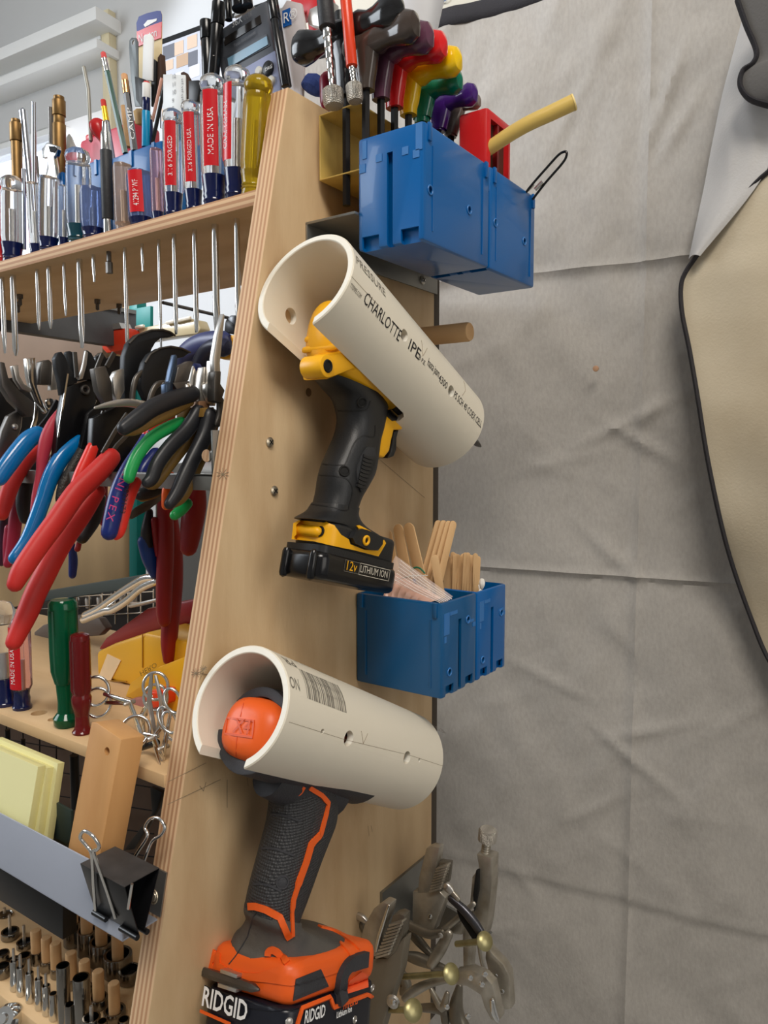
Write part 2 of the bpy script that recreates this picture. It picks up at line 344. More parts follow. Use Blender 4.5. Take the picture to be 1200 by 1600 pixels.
# ------------------------------------------------------------------ tool rack: side panel, shelves, tray
rk = thing('tool_rack', (XP, .5, 1.0), 'open plywood tool rack with sloping side panel and shelves', 'rack')
zt = 1.7718; yb = .643
poly = [Vector((XP, yfront(.9), .9)), Vector((XP, yb, .9)), Vector((XP, yb, zt)), Vector((XP, yfront(zt), zt))]
pn = B().prism(poly, (-.018, 0, 0)).build('side_panel', [M_face, M_eV], rk, bevel=.0004)
for p in pn.data.polygons:
    if abs(p.normal.x) < .5: p.material_index = 1
poly2 = [p - X*.95 for p in poly]
pn2 = B().prism(poly2, (-.018, 0, 0)).build('side_panel', [M_face, M_eV], rk)
def shelf(zf, t, y0, y1, name='shelf'):
    o = B().box(-1.34, XP-.018, y0, y1, zf-t, zf, bev=.0004).build(name, [M_shelf, M_eH], rk)
    for p in o.data.polygons:
        if abs(p.normal.z) < .5: p.material_index = 1
    return o
Z1 = 1.6982; T1 = .0112; Y1 = .4187
shelf1 = shelf(Z1, T1, Y1, .605)
Z2 = 1.2813; T2 = .0092; Y2 = .3205
shelf2 = shelf(Z2, T2, Y2, .56)
M_back = mat('dark_backing_strip', (74, 64, 54), .6, .2)
B().box(-.43, XP-.001, yb, yb+.012, .9, zt-.03, bev=.0005).build('backing_strip', M_back, rk)
M_screw = mat('screw_metal', (196, 184, 162), .3, .8)
def screw(c, n, r, parent, m=M_screw, name='screw'):
    n = Vector(n).normalized(); o = B().lathe(c, n, [(r, 0), (r*.96, r*.22), (r*.7, r*.42), (r*.3, r*.5), (.0001, r*.5)], seg=14)
    a = n.orthogonal().normalized(); b = n.cross(a); s = o.build(name, m, parent)
    B().obox(Vector(c)+n*(r*.5), a, b, n, r*.55, r*.1, r*.03).obox(Vector(c)+n*(r*.5), a, b, n, r*.1, r*.55, r*.03).build('cross_slot', M_dark, s if parent is not None and parent.type == 'EMPTY' else parent, smooth=0)
    return s
for (u, v) in ((421, 691), (428, 767)): screw(px(u, v, XP), X, .0041, rk)
B().lathe(px(482, 613, XP)+X*.0002, X, [(.0035, 0), (.0012, .0003), (.0001, .0003)], seg=10).build('nail_hole', mat('dented_wood', (120, 92, 62), .8), rk)
# pencil marks on the panel
def pline(pts, w=.00022, x=XP+.0003):
    b = B()
    for (a, c) in zip(pts[:-1], pts[1:]):
        p, q = px(*a, x), px(*c, x); d = (q-p); nn = d.cross(X).normalized()*w
        b.add([p-nn, p+nn, q+nn, q-nn], [(0, 1, 2, 3)])
    return b
for pts in ([(262, 1222), (322, 1192)], [(262, 1257), (345, 1218)], [(355, 1218), (355, 1262)], [(572, 700), (664, 778)], [(386, 1215), (388, 1228)], [(312, 1228), (318, 1236), (322, 1222)], [(318, 1050), (312, 1062)], [(322, 1042), (312, 1052), (324, 1054)], [(575, 1290), (577, 1306)], [(580, 1290), (582, 1300)]):
    pline(pts).build('pencil_line', M_pencil, rk, smooth=0, fix=False)
# star-shaped pencil ticks on the front edge
tk = B()
def efp(u, v):
    n = Vector((0, -.9757, .2189)); return pp(u, v, (XP, yfront(1.3)-.0004, 1.3), n)
for (u, v, r) in ((348, 741, 10), (306, 1052, 8), (318, 1045, 6)):
    for k in range(5):
        a = k*PI/5+.3; p, q = efp(u-r*math.cos(a), v-r*math.sin(a)), efp(u+r*math.cos(a), v+r*math.sin(a)); nn = (q-p).cross(Y).normalized()*.0002
        tk.add([p-nn, p+nn, q+nn, q-nn], [(0, 1, 2, 3)])
tk.build('pencil_ticks', M_pencil, rk, smooth=0, fix=False)
# dowel peg
dw = thing('dowel_peg', (XP, .6, 1.6085), 'round wooden dowel sticking out of the side panel behind the upper pipe', 'dowel')
B().lathe((XP-.01, .6, 1.6092), X, [(.0086, 0), (.0086, .0715), (.0078, .0735), (.0001, .0735)], seg=24).build('peg', M_dowel, dw)

# ------------------------------------------------------------------ pipes
def pipe(name, r, y0, z0, th, L, slot_end, label, holes):
    a = Vector((0, math.cos(th), -math.sin(th))); n = Vector((0, math.sin(th), math.cos(th))); c0 = Vector((XP+r, y0, z0)); t = .0052
    root = thing(name, c0, label, 'pipe')
    N = 96; ns = 2; vs = []; fs = []
    rings = [(r-t+.0006, 0), (r-.0008, 0), (r, .0008), (r, L-.0006), (r-.0006, L), (r-t, L), (r-t, .0006)]
    K = len(rings)
    for i in range(N):
        ph = 2*PI*i/N
        for (rr, s) in rings: vs.append(c0+a*s+X*(rr*math.cos(ph))+n*(rr*math.sin(ph)))
    for i in range(N):
        j = (i+1) % N
        for k in range(K): fs.append((i*K+k, i*K+(k+1) % K, j*K+(k+1) % K, j*K+k))
    o = B().add(vs, fs).build('tube', [M_pvc], root)
    w = r*math.sin(math.radians(30))
    cs = [B().obox(c0 - n*(r*.9)+a*(slot_end/2-.02) , X, a, n, w, slot_end/2+.02, r*.6, bev=.006)]
    for (s, ang, rad, ln) in holes:
        d = X*math.cos(math.radians(ang))+n*math.sin(math.radians(ang)); cs.append(B().lathe(c0+a*s+d*(r*.5 if ln > 0 else -r*.5), d if ln > 0 else -d, [(rad, 0), (rad, r)], seg=20))
    cut(o, cs)
    o.data.materials.append(M_pvcin)
    for p in o.data.polygons:
        if p.center is not None and abs(p.normal.dot(a)) > .85: p.material_index = 1
    def wrap(s0, ang0, dirs=1, off=.00025):
        def f(x, y):
            an = math.radians(ang0)+dirs*y/r; return c0+a*(s0+dirs*x)+(X*math.cos(an)+n*math.sin(an))*(r+off)
        return f
    return root, o, wrap, c0, a, n
def uv2pipe(u, v, r, y0, z0, th):
    a = Vector((0, math.cos(th), -math.sin(th))); n = Vector((0, math.sin(th), math.cos(th))); c0 = Vector((XP+r, y0, z0)); d = ray(u, v)
    A = d-a*d.dot(a); Bv = (CAM-c0)-a*(CAM-c0).dot(a); qa = A.dot(A); qb = 2*A.dot(Bv); qc = Bv.dot(Bv)-r*r; dis = qb*qb-4*qa*qc
    t = (-qb-math.sqrt(max(dis, 0)))/2/qa; p = CAM+d*t-c0; return p.dot(a), math.degrees(math.atan2(p.dot(n), p.dot(X)))
PA = (.04124, .40146, 1.61819, .45671); PB = (.04059, .33474, 1.3371, .48634)
def H(P_, u, v, rad):
    s, an = uv2pipe(u, v, *P_); return (s, an, rad, 1)
sL, aL = uv2pipe(464, 500, *PA)
pA = pipe('upper_pipe_holster', *PA, .2112, .128, 'upper white plastic pipe holster printed CHARLOTTE, holding the yellow drill', [H(PA, 632, 524, .0046), H(PA, 705, 611, .0046), (.03, 183, .0062, 1)])
pB = pipe('lower_pipe_holster', *PB, .2157, .15, 'lower white plastic pipe holster with a barcode, holding the orange drill', [H(PB, 545, 1154, .0054), H(PB, 636, 1184, .0050), H(PB, 504, 1143, .0018), H(PB, 655, 1188, .0015)])
root, tube, wrap, c0, a, n = pA
def wtext(P_, wrap, txt, u, v, u2, v2, h, m, root, name='lettering'):
    """text from photo point to photo point, both on the pipe"""
    s0, a0 = uv2pipe(u, v, *P_); s1, a1 = uv2pipe(u2, v2, *P_); vs, _ = textmesh(txt, h); w = max(x.x for x in vs); dirs = 1 if s1 > s0 else -1
    return lettering(txt, wrap(s0, a0, dirs), h, m, root, name, sx=abs(s1-s0)/w)
wtext(PA, wrap, 'PRESSURE', 556, 410, 602, 460, .0105, M_inkf, root)
wtext(PA, wrap, 'TTEPIPE.COM', 546, 448, 563, 466, .0045, M_inkf, root)
wtext(PA, wrap, 'CHARLOTTE', 566, 471, 624, 530, .0125, M_ink, root)
wtext(PA, wrap, 'IPE', 636, 543, 654, 562, .0125, M_ink, root)
wtext(PA, wrap, '® P.E.', 653, 560, 663, 572, .005, M_ink, root)
wtext(PA, wrap, 'hasta jasm', 667, 570, 684, 592, .0095, M_ink, root)
wtext(PA, wrap, '4300', 684, 594, 697, 608, .0085, M_ink, root)
wtext(PA, wrap, 'PS SCH 40 COEX CELL', 708, 620, 751, 668, .0085, M_ink, root)
root, tube, wrap, c0, a, n = pB
wtext(PB, wrap, 'NO', 466, 1062, 451, 1057, .012, M_inkf, root)
wtext(PB, wrap, 'PR', 457, 1034, 442, 1030, .0105, M_inkf, root)
wtext(PB, wrap, '6 11942 11229 8', 528, 1062, 474, 1046, .0035, M_inkf, root)
wtext(PB, wrap, 'PIPE 2 5001 4000', 514, 1054, 478, 1042, .0035, M_inkf, root)
wtext(PB, wrap, 'ASTM D', 688, 1122, 664, 1108, .006, M_inkf, root)
wtext(PB, wrap, 'NSF FOR', 692, 1140, 676, 1132, .008, M_inkf, root)
s0, a0 = uv2pipe(476, 1066, *PB); s1, a1 = uv2pipe(534, 1082, *PB); f = wrap(s0, a0); b = B(); x = 0; random.seed(3)
while x < s1-s0:
    w = random.choice((.0005, .0008, .0014)); hh = .0112
    b.add([f(x, -hh), f(x+w, -hh), f(x+w, hh*-.33), f(x+w, hh*.33), f(x+w, hh), f(x, hh), f(x, hh*.33), f(x, -hh*.33)], [(0, 1, 2, 7), (7, 2, 3, 6), (6, 3, 4, 5)]); x += w+random.choice((.0005, .0009, .0012))
b.build('barcode', M_inkf, root, smooth=0, fix=False)
def pipeline(P_, wrap, pts, root, w=.00014):
    b = B(); q = [uv2pipe(u, v, *P_) for u, v in pts]; r = P_[0]; f = wrap(0, 0)
    for (sa, aa), (sb, ab) in zip(q[:-1], q[1:]):
        for k in range(6):
            t0, t1 = k/6, (k+1)/6; p = f(sa+(sb-sa)*t0, math.radians(aa+(ab-aa)*t0)*r); s = f(sa+(sb-sa)*t1, math.radians(aa+(ab-aa)*t1)*r); nn = (s-p).cross(FW).normalized()*w
            b.add([p-nn, p+nn, s+nn, s-nn], [(0, 1, 2, 3)])
    return b.build('pencil_line', M_pencil, root, smooth=0, fix=False)
pipeline(PB, wrap, [(451, 1128), (540, 1156), (640, 1180), (692, 1197)], root)
pipeline(PB, wrap, [(564, 1142), (567, 1162), (574, 1146)], root)
root, tube, wrap, c0, a, n = pA
pipeline(PA, wrap, [(549, 432), (570, 455), (592, 478)], root)
pipeline(PA, wrap, [(658, 532), (660, 556), (667, 544)], root); pipeline(PA, wrap, [(724, 596), (727, 610), (722, 618)], root)

# ------------------------------------------------------------------ blue bins
def bin_(name, x0, x1, y0, y1, z0, z1, m, groove, label, group, holes, bottom=True):
    """groove='y': narrow face with groove looks to -y; 'x': looks to +x. holes = [(face, photo u, v)]"""
    root = thing(name, ((x0+x1)/2, (y0+y1)/2, z0), label, 'bin', group)
    t = .0022; bx, by = (x0+x1)/2, (y0+y1)/2
    body = B().box(x0, x1, y0, y1, z0, z1, bev=.0022).build('tub', [m, M_blueL], root)
    cs = [B().box(x0+t, x1-t, y0+t, y1-t, z0+t, z1+.02)]
    h = z1-z0
    if groove == 'y':
        for yy in (y0,): cs.append(B().box(bx-.0025, bx+.0025, yy-.01, yy+.0045, z0-.01, z1-h*.19))
        for sx in (-1, 1):
            xc = bx+sx*(x1-x0)*.3; cs.append(B().box(xc-.0075, xc+.0075, y0-.01, y0+.0045, z0-.01, z0+h*.12))
    else:
        cs.append(B().box(x1-.0045, x1+.01, by-.0025, by+.0025, z0-.01, z1-h*.22))
        for sy in (-1, 1):
            yc = by+sy*(y1-y0)*.28; cs.append(B().box(x1-.0045, x1+.01, yc-.0065, yc+.0065, z0-.01, z0+h*.12))
    pts = []
    for (u, v) in holes:
        p = px(u, v, x1); cs.append(B().lathe(p-X*.006, X, [(.0027, 0), (.0027, .02)], seg=14)); pts.append(p)
    # inner wall behind the groove keeps the tub closed
    cut(body, cs)
    inner = B()
    if groove == 'y':
        inner.box(bx-.006, bx+.006, y0+.0046, y0+.0066, z0+t, z1-h*.17)
        for sx in (-1, 1): inner.box(bx+sx*(x1-x0)*.3-.0095, bx+sx*(x1-x0)*.3+.0095, y0+.0046, y0+.0066, z0+t, z0+h*.15)
    else:
        inner.box(x1-.0066, x1-.0046, by-.006, by+.006, z0+t, z1-h*.2)
        for sy in (-1, 1): inner.box(x1-.0066, x1-.0046, by+sy*(y1-y0)*.28-.0085, by+sy*(y1-y0)*.28+.0085, z0+t, z0+h*.15)
    inner.build('rib', m, root)
    for p in pts: B().torus(p+X*.0003, X, .0031, .0006, seg=16, sg=6).build('hole_rim', M_blueL, root)
    for f_ in (.07, .93):      # small stacking tabs and long moulded ridges
        if groove == 'y':
            yc = y0+(y1-y0)*f_; B().box(x1-.0005, x1+.0016, yc-.002, yc+.002, z1-.012, z1+.0002, bev=.0004).build('tab', m, root); yd = y0+(y1-y0)*(f_+(.05 if f_ < .5 else -.05)); B().box(x1-.0005, x1+.0006, yd-.0007, yd+.0007, z0+.008, z1-.014).build('moulded_ridge', m, root)
        else:
            xc = x0+(x1-x0)*f_; B().box(xc-.002, xc+.002, y0-.0016, y0+.0005, z1-.012, z1+.0002, bev=.0004).build('tab', m, root); xe = x0+(x1-x0)*(f_+(.05 if f_ < .5 else -.05)); B().box(xe-.0007, xe+.0007, y0-.0006, y0+.0005, z0+.008, z1-.014).build('moulded_ridge', m, root)
    # pale scuff flashes left by the label tape
    if groove == 'y':
        for (a_, c_, d_, e_) in ((.05, .02, .14, .19), (.86, .0, .98, .24), (.26, .17, .38, .25), (.66, .17, .78, .25), (.0, .22, .12, .31), (.82, .22, .94, .30)):
            B().box(x0+(x1-x0)*a_+.0015, x0+(x1-x0)*d_, y0-.0004, y0+.0002, z1-h*e_, z1-h*c_-.001).build('scuff', M_blueL, root)
    else:
        for (a_, c_, d_, e_) in ((.04, .10, .2, .34), (.2, .10, .42, .15), (.7, .26, .9, .3), (.05, .34, .12, .42), (.86, .3, .96, .36)):
            B().box(x1-.0002, x1+.0004, y0+(y1-y0)*a_+.001, y0+(y1-y0)*d_, z1-h*e_, z1-h*c_-.001).build('scuff', M_blueL, root)
    return root
g1 = 'blue bins on the upper bracket'; ux0, ux1 = -.342, -.285
bin_('storage_bin', ux0, ux1, .455, .5545, 1.650, 1.7305, M_blue, 'y', 'blue plastic bin nearer the upper pipe opening, top row, left of two', g1, [(672, 297), (733, 328)])
bin_('storage_bin', ux0, ux1, .556, .644, 1.650, 1.7305, M_blue, 'y', 'blue plastic bin at the far end of the top row holding a yellow tube', g1, [(774, 348), (819, 377)])
g2 = 'blue bins on the lower side panel'
bin_('storage_bin', XP+.0002, -.303, .514, .5735, 1.301, 1.380, M_blue2, 'x', 'darker blue bin holding plastic bags and wide wooden sticks, under the yellow drill', g2, [(731, 968), (702, 1050)])
bin_('storage_bin', XP+.0002, -.303, .575, .6315, 1.301, 1.380, M_blue, 'x', 'brighter blue bin farther from the pipe, holding craft sticks', g2, [(783, 957), (754, 1031)])
# steel bracket and tan holder
br = thing('steel_bracket', (XP, .55, 1.66), 'grey steel angle bracket screwed to the side panel under the tan holder', 'bracket')
B().box(XP+.0002, XP+.002, .451, .646, 1.657, 1.6775).box(XP+.0002, XP+.048, .451, .646, 1.6765, 1.6785).build('angle', M_zinc, br, bevel=.0003)
screw(px(660, 438, XP+.002), X, .0042, br, M_steel)
gh = thing('hex_key_holder', (-.37, .5, 1.68), 'tan enamelled bent metal holder for the T-handle keys', 'holder')
prof = [(XP+.042, 1.762), (XP+.0035, 1.762), (XP+.0035, 1.7125), (XP+.046, 1.7125), (XP+.046, 1.6805), (XP+.002, 1.6805)]
def strip(prof, t, y0, y1):
    pts = []
    for i in range(len(prof)):
        p = Vector(prof[i]);
        d0 = (p-Vector(prof[i-1])).normalized() if i else None; d1 = (Vector(prof[i+1])-p).normalized() if i < len(prof)-1 else None
        if d0 is None: nn = Vector((-d1.y, d1.x))
        elif d1 is None: nn = Vector((-d0.y, d0.x))
        else: nn = Vector((-d0.y, d0.x))+Vector((-d1.y, d1.x))
        pts.append((p, nn*t))
    poly = [Vector((p.x, y0, p.y)) for p, _ in pts]+[Vector(((p+q).x, y0, (p+q).y)) for p, q in reversed(pts)]
    n = len(pts); vs = poly+[v+Y*(y1-y0) for v in poly]; k = 2*n; fs = []
    for i in range(n-1):
        A_ = (i, i+1, k-2-i, k-1-i); fs += [A_, tuple(j+k for j in reversed(A_))]
        fs += [(i, i+k, i+1+k, i+1), (k-1-i, k-2-i, k-2-i+k, k-1-i+k)]
    fs += [(0, k-1, 2*k-1, k), (n-1, n-1+k, n+k, n)]
    return vs, fs
v_, f_ = strip(prof, .0012, .464, .64); B().add(v_, f_).build('bent_sheet', M_gold, gh, bevel=.0004)
# ------------------------------------------------------------------ surface helpers: find where a photo ray meets a built mesh
from mathutils.bvhtree import BVHTree
from mathutils.geometry import delaunay_2d_cdt
def bvh(objs):
    vs = []; fs = []
    for o in objs:
        k = len(vs); org = Vector(o['_o']) if '_o' in o else Vector((0, 0, 0))
        vs += [Vector(v.co)+org for v in o.data.vertices]; fs += [[i+k for i in p.vertices] for p in o.data.polygons]
    return BVHTree.FromPolygons(vs, fs)
def snap(u, v, tree, plane):
    h = tree.ray_cast(CAM, ray(u, v).normalized())
    if h[0] is None: return plane(u, v), None
    return h[0], (h[1] if h[1].dot(ray(u, v)) < 0 else -h[1])
def crop(ox, oy, sc): return lambda pts: [(ox+a/sc, oy+b/sc) for a, b in pts]
def patch(name, poly, tree, plane, th, m, parent, step=3.0, sink=.0006, nrm=None):
    """raised panel whose outline follows photo points, lying on the surface of tree"""
    P = []
    n = len(poly)
    for i in range(n):
        a, b = Vector(poly[i]), Vector(poly[(i+1) % n]); k = max(1, int((b-a).length/step))
        P += [a+(b-a)*(j/k) for j in range(k)]
    nb = len(P); xs = [p.x for p in P]; ys = [p.y for p in P]; x = min(xs)+step/2
    while x < max(xs):
        y = min(ys)+step/2
        while y < max(ys):
            c = False; j = nb-1
            for i in range(nb):
                if (P[i].y > y) != (P[j].y > y) and x < (P[j].x-P[i].x)*(y-P[i].y)/(P[j].y-P[i].y)+P[i].x: c = not c
                j = i
            if c and min((Vector((x, y))-q).length for q in P[:nb]) > step*.5: P.append(Vector((x, y)))
            y += step
        x += step
    out = delaunay_2d_cdt(P, [(i, (i+1) % nb) for i in range(nb)], [], 1, 1e-4)
    vs2, fs = out[0], out[2]; tops = []; bots = []
    hits = [snap(q.x, q.y, tree, plane) for q in vs2]
    av = sum(((h[1] if h[1] is not None else -FW) for h in hits), Vector((0, 0, 0))).normalized()
    if nrm is not None: av = Vector(nrm)
    for p, nn in hits:
        d = (nn if nn is not None else av); d = (d*.5+av*.5).normalized(); tops.append(p+d*th); bots.append(p-d*sink)
    k = len(tops); cnt = {}
    for f in fs:
        for i in range(len(f)):
            e = (f[i], f[(i+1) % len(f)]); cnt[e] = 1
    F_ = [tuple(f) for f in fs]+[tuple(i+k for i in reversed(f)) for f in fs]
    for (a, b) in cnt:
        if (b, a) not in cnt: F_.append((b, a, a+k, b+k))
    return B().add(tops+bots, F_).build(name, m, parent, smooth=35)
def ribbon(name, pts, tree, plane, w, th, m, parent, n=6, smooth_path=True):
    q = spl(pts, n) if smooth_path else [tuple(Vector(a).lerp(Vector(b), k/n)) for a, b in zip(pts[:-1], pts[1:]) for k in range(n)]+[pts[-1]]
    hs = [snap(u, v, tree, plane) for u, v in q]; b = B(); L = []
    for i, (p, nn) in enumerate(hs):
        a = hs[max(i-1, 0)][0]; c = hs[min(i+1, len(hs)-1)][0]; t = (c-a).normalized(); nn = nn if nn is not None else -FW; s = t.cross(nn).normalized()
        ww = w[min(int(i/len(hs)*len(w)), len(w)-1)] if isinstance(w, list) else w
        L.append([p-s*ww-nn*.0005, p-s*ww+nn*th, p+s*ww+nn*th, p+s*ww-nn*.0005])
    vs = [v for l in L for v in l]; fs = [(0, 1, 2, 3), tuple(reversed(range(len(vs)-4, len(vs))))]
    for i in range(len(L)-1):
        for j in range(4): fs.append((i*4+j, i*4+(j+1) % 4, i*4+4+(j+1) % 4, i*4+4+j))
    return b.add(vs, fs).build(name, m, parent, smooth=35)
def silsec(rows, xa, h, k=1.27):
    pts = []; rad = []
    for (uL, vL, uR, vR, *hh) in rows:
        a, b = px(uL, vL, xa), px(uR, vR, xa); hx = hh[0] if hh else h; bp = (b-a).length/2
        pts.append((a+b)/2); rad.append((hx, math.sqrt(max(bp*bp-(k*hx)**2, (bp*.45)**2))))
    return pts, rad
def silrings(rows, xa, k=1.27):
    """rings (centre, half width in x, half-depth vector) fitted to the left and right silhouette of a grip"""
    out = []
    for (uL, vL, uR, vR, hx) in rows:
        a, b = px(uL, vL, xa), px(uR, vR, xa); w = b-a; bp = w.length/2; bb = math.sqrt(max(bp*bp-(k*hx)**2, (bp*.45)**2)); out.append(((a+b)/2, hx, w.normalized()*bb))
    return out
def loft(b, rings, e=2.5, seg=28, xd=X, n=4, mi=0):
    q = spl([tuple(c)+(hx,)+tuple(w) for c, hx, w in rings], n); vs = []
    for r in q:
        c = Vector(r[:3]); hx = r[3]; w = Vector(r[4:7])
        for j in range(seg):
            th = 2*PI*j/seg; c_, s_ = math.cos(th), math.sin(th); c_ = math.copysign(abs(c_)**(2/e), c_); s_ = math.copysign(abs(s_)**(2/e), s_); vs.append(c+xd*(hx*c_)+w*s_)
    m = len(q); fs = [(i*seg+j, i*seg+(j+1) % seg, (i+1)*seg+(j+1) % seg, (i+1)*seg+j) for i in range(m-1) for j in range(seg)]+[tuple(reversed(range(seg))), tuple((m-1)*seg+j for j in range(seg))]
    return b.add(vs, fs, mi)
def resample(pts, rad, n):
    P_ = [tuple(p)+r for p, r in zip(pts, rad)]; q = spl(P_, n); return [Vector(x[:3]) for x in q], [(x[3], x[4]) for x in q]
def shell(b, c, a, n, r0, r1, a0, a1, s0, s1, mi=0, seg=16, ns=4, taper=0):
    vs = []
    for k in range(ns+1):
        s = s0+(s1-s0)*k/ns; tp = 1-taper*(1-k/ns)**2
        for i in range(seg+1):
            an = math.radians(a0+(a1-a0)*i/seg); d = X*math.cos(an)+n*math.sin(an)
            for r in (r0*tp, r1*tp): vs.append(c+a*s+d*r)
    w = 2*(seg+1); fs = []
    for k in range(ns):
        for i in range(seg):
            j = k*w+2*i; fs += [(j, j+2, j+w+2, j+w), (j+1, j+w+1, j+w+3, j+3)]
        j = k*w; fs += [(j, j+w, j+w+1, j+1)]; j = k*w+2*seg; fs += [(j, j+1, j+w+1, j+w)]
    for i in range(seg):
        j = 2*i; fs.append((j, j+1, j+3, j+2)); j = ns*w+2*i; fs.append((j, j+2, j+3, j+1))
    return b.add(vs, fs, mi)
# ------------------------------------------------------------------ yellow and black 12 volt driver
xa = XP+PA[0]; aA = Vector((0, math.cos(PA[3]), -math.sin(PA[3]))); nA = Vector((0, math.sin(PA[3]), math.cos(PA[3]))); cA = Vector((xa, PA[1], PA[2]))
dd = thing('cordless_drill', (xa, .43, 1.39), 'yellow and black 12 volt cordless drill hanging in the upper pipe', 'drill')
C7 = crop(420, 560, 4.209)
M_blk = mat('drill_black', (30, 31, 33), .42, bump=.12, bscale=900)
M_gloss = mat('battery_black', (18, 18, 20), .2)
rows = [(488, 578, 600, 632, .0165), (503, 596, 602, 642, .0165), (520, 614, 600, 655, .0165), (528, 642, 596, 676, .016), (525, 668, 591, 694, .016), (516, 692, 588, 716, .0165), (504, 720, 583, 742, .017), (497, 744, 574, 760, .017), (493, 768, 563, 779, .0165), (488, 787, 556, 799, .0162)]
RG = silrings(rows, xa)
hb = loft(B(), RG).build('handle', M_blk, dd)
dd['_o'] = tuple(dd['_o'])
# foot frame
p15 = math.radians(15); f = Vector((0, math.cos(p15), -math.sin(p15))); g = Vector((0, math.sin(p15), math.cos(p15)))
h = .0215; O = px(499, 906, xa+h); O = Vector((xa, O.y, O.z)); LB = .098; HB = .0205
def robox(c, ax, ay, az, hx, hy, hz, rx, mi=0, b=None, seg=4, bz=None):
    """box with vertical corners rounded by rx and top and bottom edges by bz"""
    bm = bmesh.new(); bmesh.ops.create_cube(bm, size=2)
    for v in bm.verts: v.co = Vector((v.co.x*hx, v.co.y*hy, v.co.z*hz))
    ed = [e for e in bm.edges if abs(e.verts[0].co.z-e.verts[1].co.z) > hz]
    bmesh.ops.bevel(bm, geom=ed, offset=rx, segments=seg, profile=.5, affect='EDGES')
    if bz:
        ed = [e for e in bm.edges if abs(abs(e.verts[0].co.z)-hz) < 1e-6 and abs(e.verts[0].co.z-e.verts[1].co.z) < 1e-6 and len(e.link_faces) == 2 and e.calc_face_angle(0) > .8]
        bmesh.ops.bevel(bm, geom=ed, offset=bz, segments=3, profile=.5, affect='EDGES')
    bm.verts.index_update(); b = b or B()
    ax, ay, az = Vector(ax).normalized(), Vector(ay).normalized(), Vector(az).normalized()
    b.add([Vector(c)+ax*v.co.x+ay*v.co.y+az*v.co.z for v in bm.verts], [[v.index for v in q.verts] for q in bm.faces], mi); bm.free(); return b
bat = robox(O+f*(LB/2)+g*(HB/2), X, f, g, h, LB/2, HB/2, .009, bz=.005).build('battery', M_gloss, dd)
bb = B()
robox(O+f*(LB*.5)+g*(HB+.001), X, f, g, h*.9, LB*.47, .003, .006, b=bb)
robox(O+f*(LB*.53)+g*(HB+.012), X, f, g, h*.86, LB*.44, .0105, .009, b=bb, bz=.004)
loft(bb, silrings([(489, 783, 557, 796, .0158), (480, 797, 556, 808, .0168)], xa)+silrings([(463, 808, 566, 824, .0180)], xa)+[(O+f*(LB*.47)+g*(HB+.0215), h*.86, f*(LB*.40)), (O+f*(LB*.5)+g*(HB+.014), h*.87, f*(LB*.43))], e=3)
ft = bb.build('foot', M_blk, dd)
T = bvh([bat, ft, hb]); PLN = lambda u, v: px(u, v, xa+.018) if u > 497 or v < 800 else pp(u, v, O-f*(-.003), f)
patch('foot_band', C7([(162, 1085), (200, 1063), (380, 1080), (430, 1100), (470, 1160), (520, 1190), (530, 1222), (620, 1258), (690, 1262), (752, 1195), (765, 1215), (715, 1302), (560, 1262), (300, 1205), (150, 1190)]), T, PLN, .0016, M_yel, dd)
T2 = bvh([bat, ft, hb]+[o for o in dd.children if o.name.startswith('foot_band')])
lt = patch('latch', C7([(525, 1180), (545, 1135), (590, 1118), (670, 1150), (725, 1180), (722, 1220), (690, 1262), (630, 1255), (540, 1215)]), T2, PLN, .004, M_blk, dd)
T3 = bvh([lt]); p, nn = snap(*C7([(638, 1197)])[0], T3, PLN); nn = nn or X
B().torus(p+nn*.0005, nn, .0030, .0011, seg=18).build('latch_ring', M_yel, lt)
B().lathe(p, nn, [(.0025, 0), (.0012, .0004), (.0001, .0004)], seg=12).build('latch_pin', M_dark, lt)
def boss(u0, v0, u1, v1, r, m, tree, parent, name='screw_boss', sr=.6, xx=None):
    p, n1 = snap(u0, v0, tree, PLN); q, n2 = snap(u1, v1, tree, PLN); ax = (q-p).normalized(); n1 = n1 or X
    o = B().sweep([p, q], r, seg=14, round_cap=3).build(name, m, parent); return p, q
p, q = boss(*C7([(200, 1125)])[0], *C7([(318, 1140)])[0], .0042, M_yel, T2, dd)
def dscrew(u, v, tree, parent, r=.0032, plane=None, m=M_dark):
    p, nn = snap(u, v, tree, plane or PLN); nn = nn or X
    o = B().torus(p+nn*.0002, nn, r, r*.22, seg=16, sg=6).lathe(p+nn*.0001, nn, [(r, 0), (r*.3, .0004), (.0001, .0004)], seg=14).build('recessed_screw', m, parent); return o
dscrew(*C7([(337, 1138)])[0], T2, dd, .0033)
for c in ((612, 290), (497, 742)): dscrew(*C7([c])[0], T, dd, .0036)
patch('bit_clip', C7([(570, 1100), (590, 1098), (668, 1140), (676, 1160), (650, 1158), (585, 1120)]), T2, PLN, .001, M_yel, dd)
# battery ribs and label
for fx in (-.55, .62):
    B().sweep([O+X*(h*fx)+g*.002-f*.0005, O+X*(h*fx)+g*(HB-.003)-f*.0005], (.0032), seg=12, round_cap=2).build('battery_rib', M_gloss, bat)
PS = lambda q: (lambda t: CAM+t*1)(q)
def onside(u, v, xx): return px(u, v, xx)
sx_ = xa+h+.0003
a0 = onside(*C7([(500, 1395)])[0], sx_); a1 = onside(*C7([(592, 1405)])[0], sx_); dx = f
wd = (onside(*C7([(785, 1430)])[0], sx_)-onside(*C7([(495, 1395)])[0], sx_)).length
L0 = onside(*C7([(500, 1388)])[0], sx_)
lettering('12v', flatmap(L0, f, g), .0098, M_yel, bat)
L1 = onside(*C7([(598, 1404)])[0], sx_)
w = max(v.x for v in textmesh('LITHIUM ION', .0076)[0]); wt = (onside(*C7([(778, 1446)])[0], sx_)-L1).length
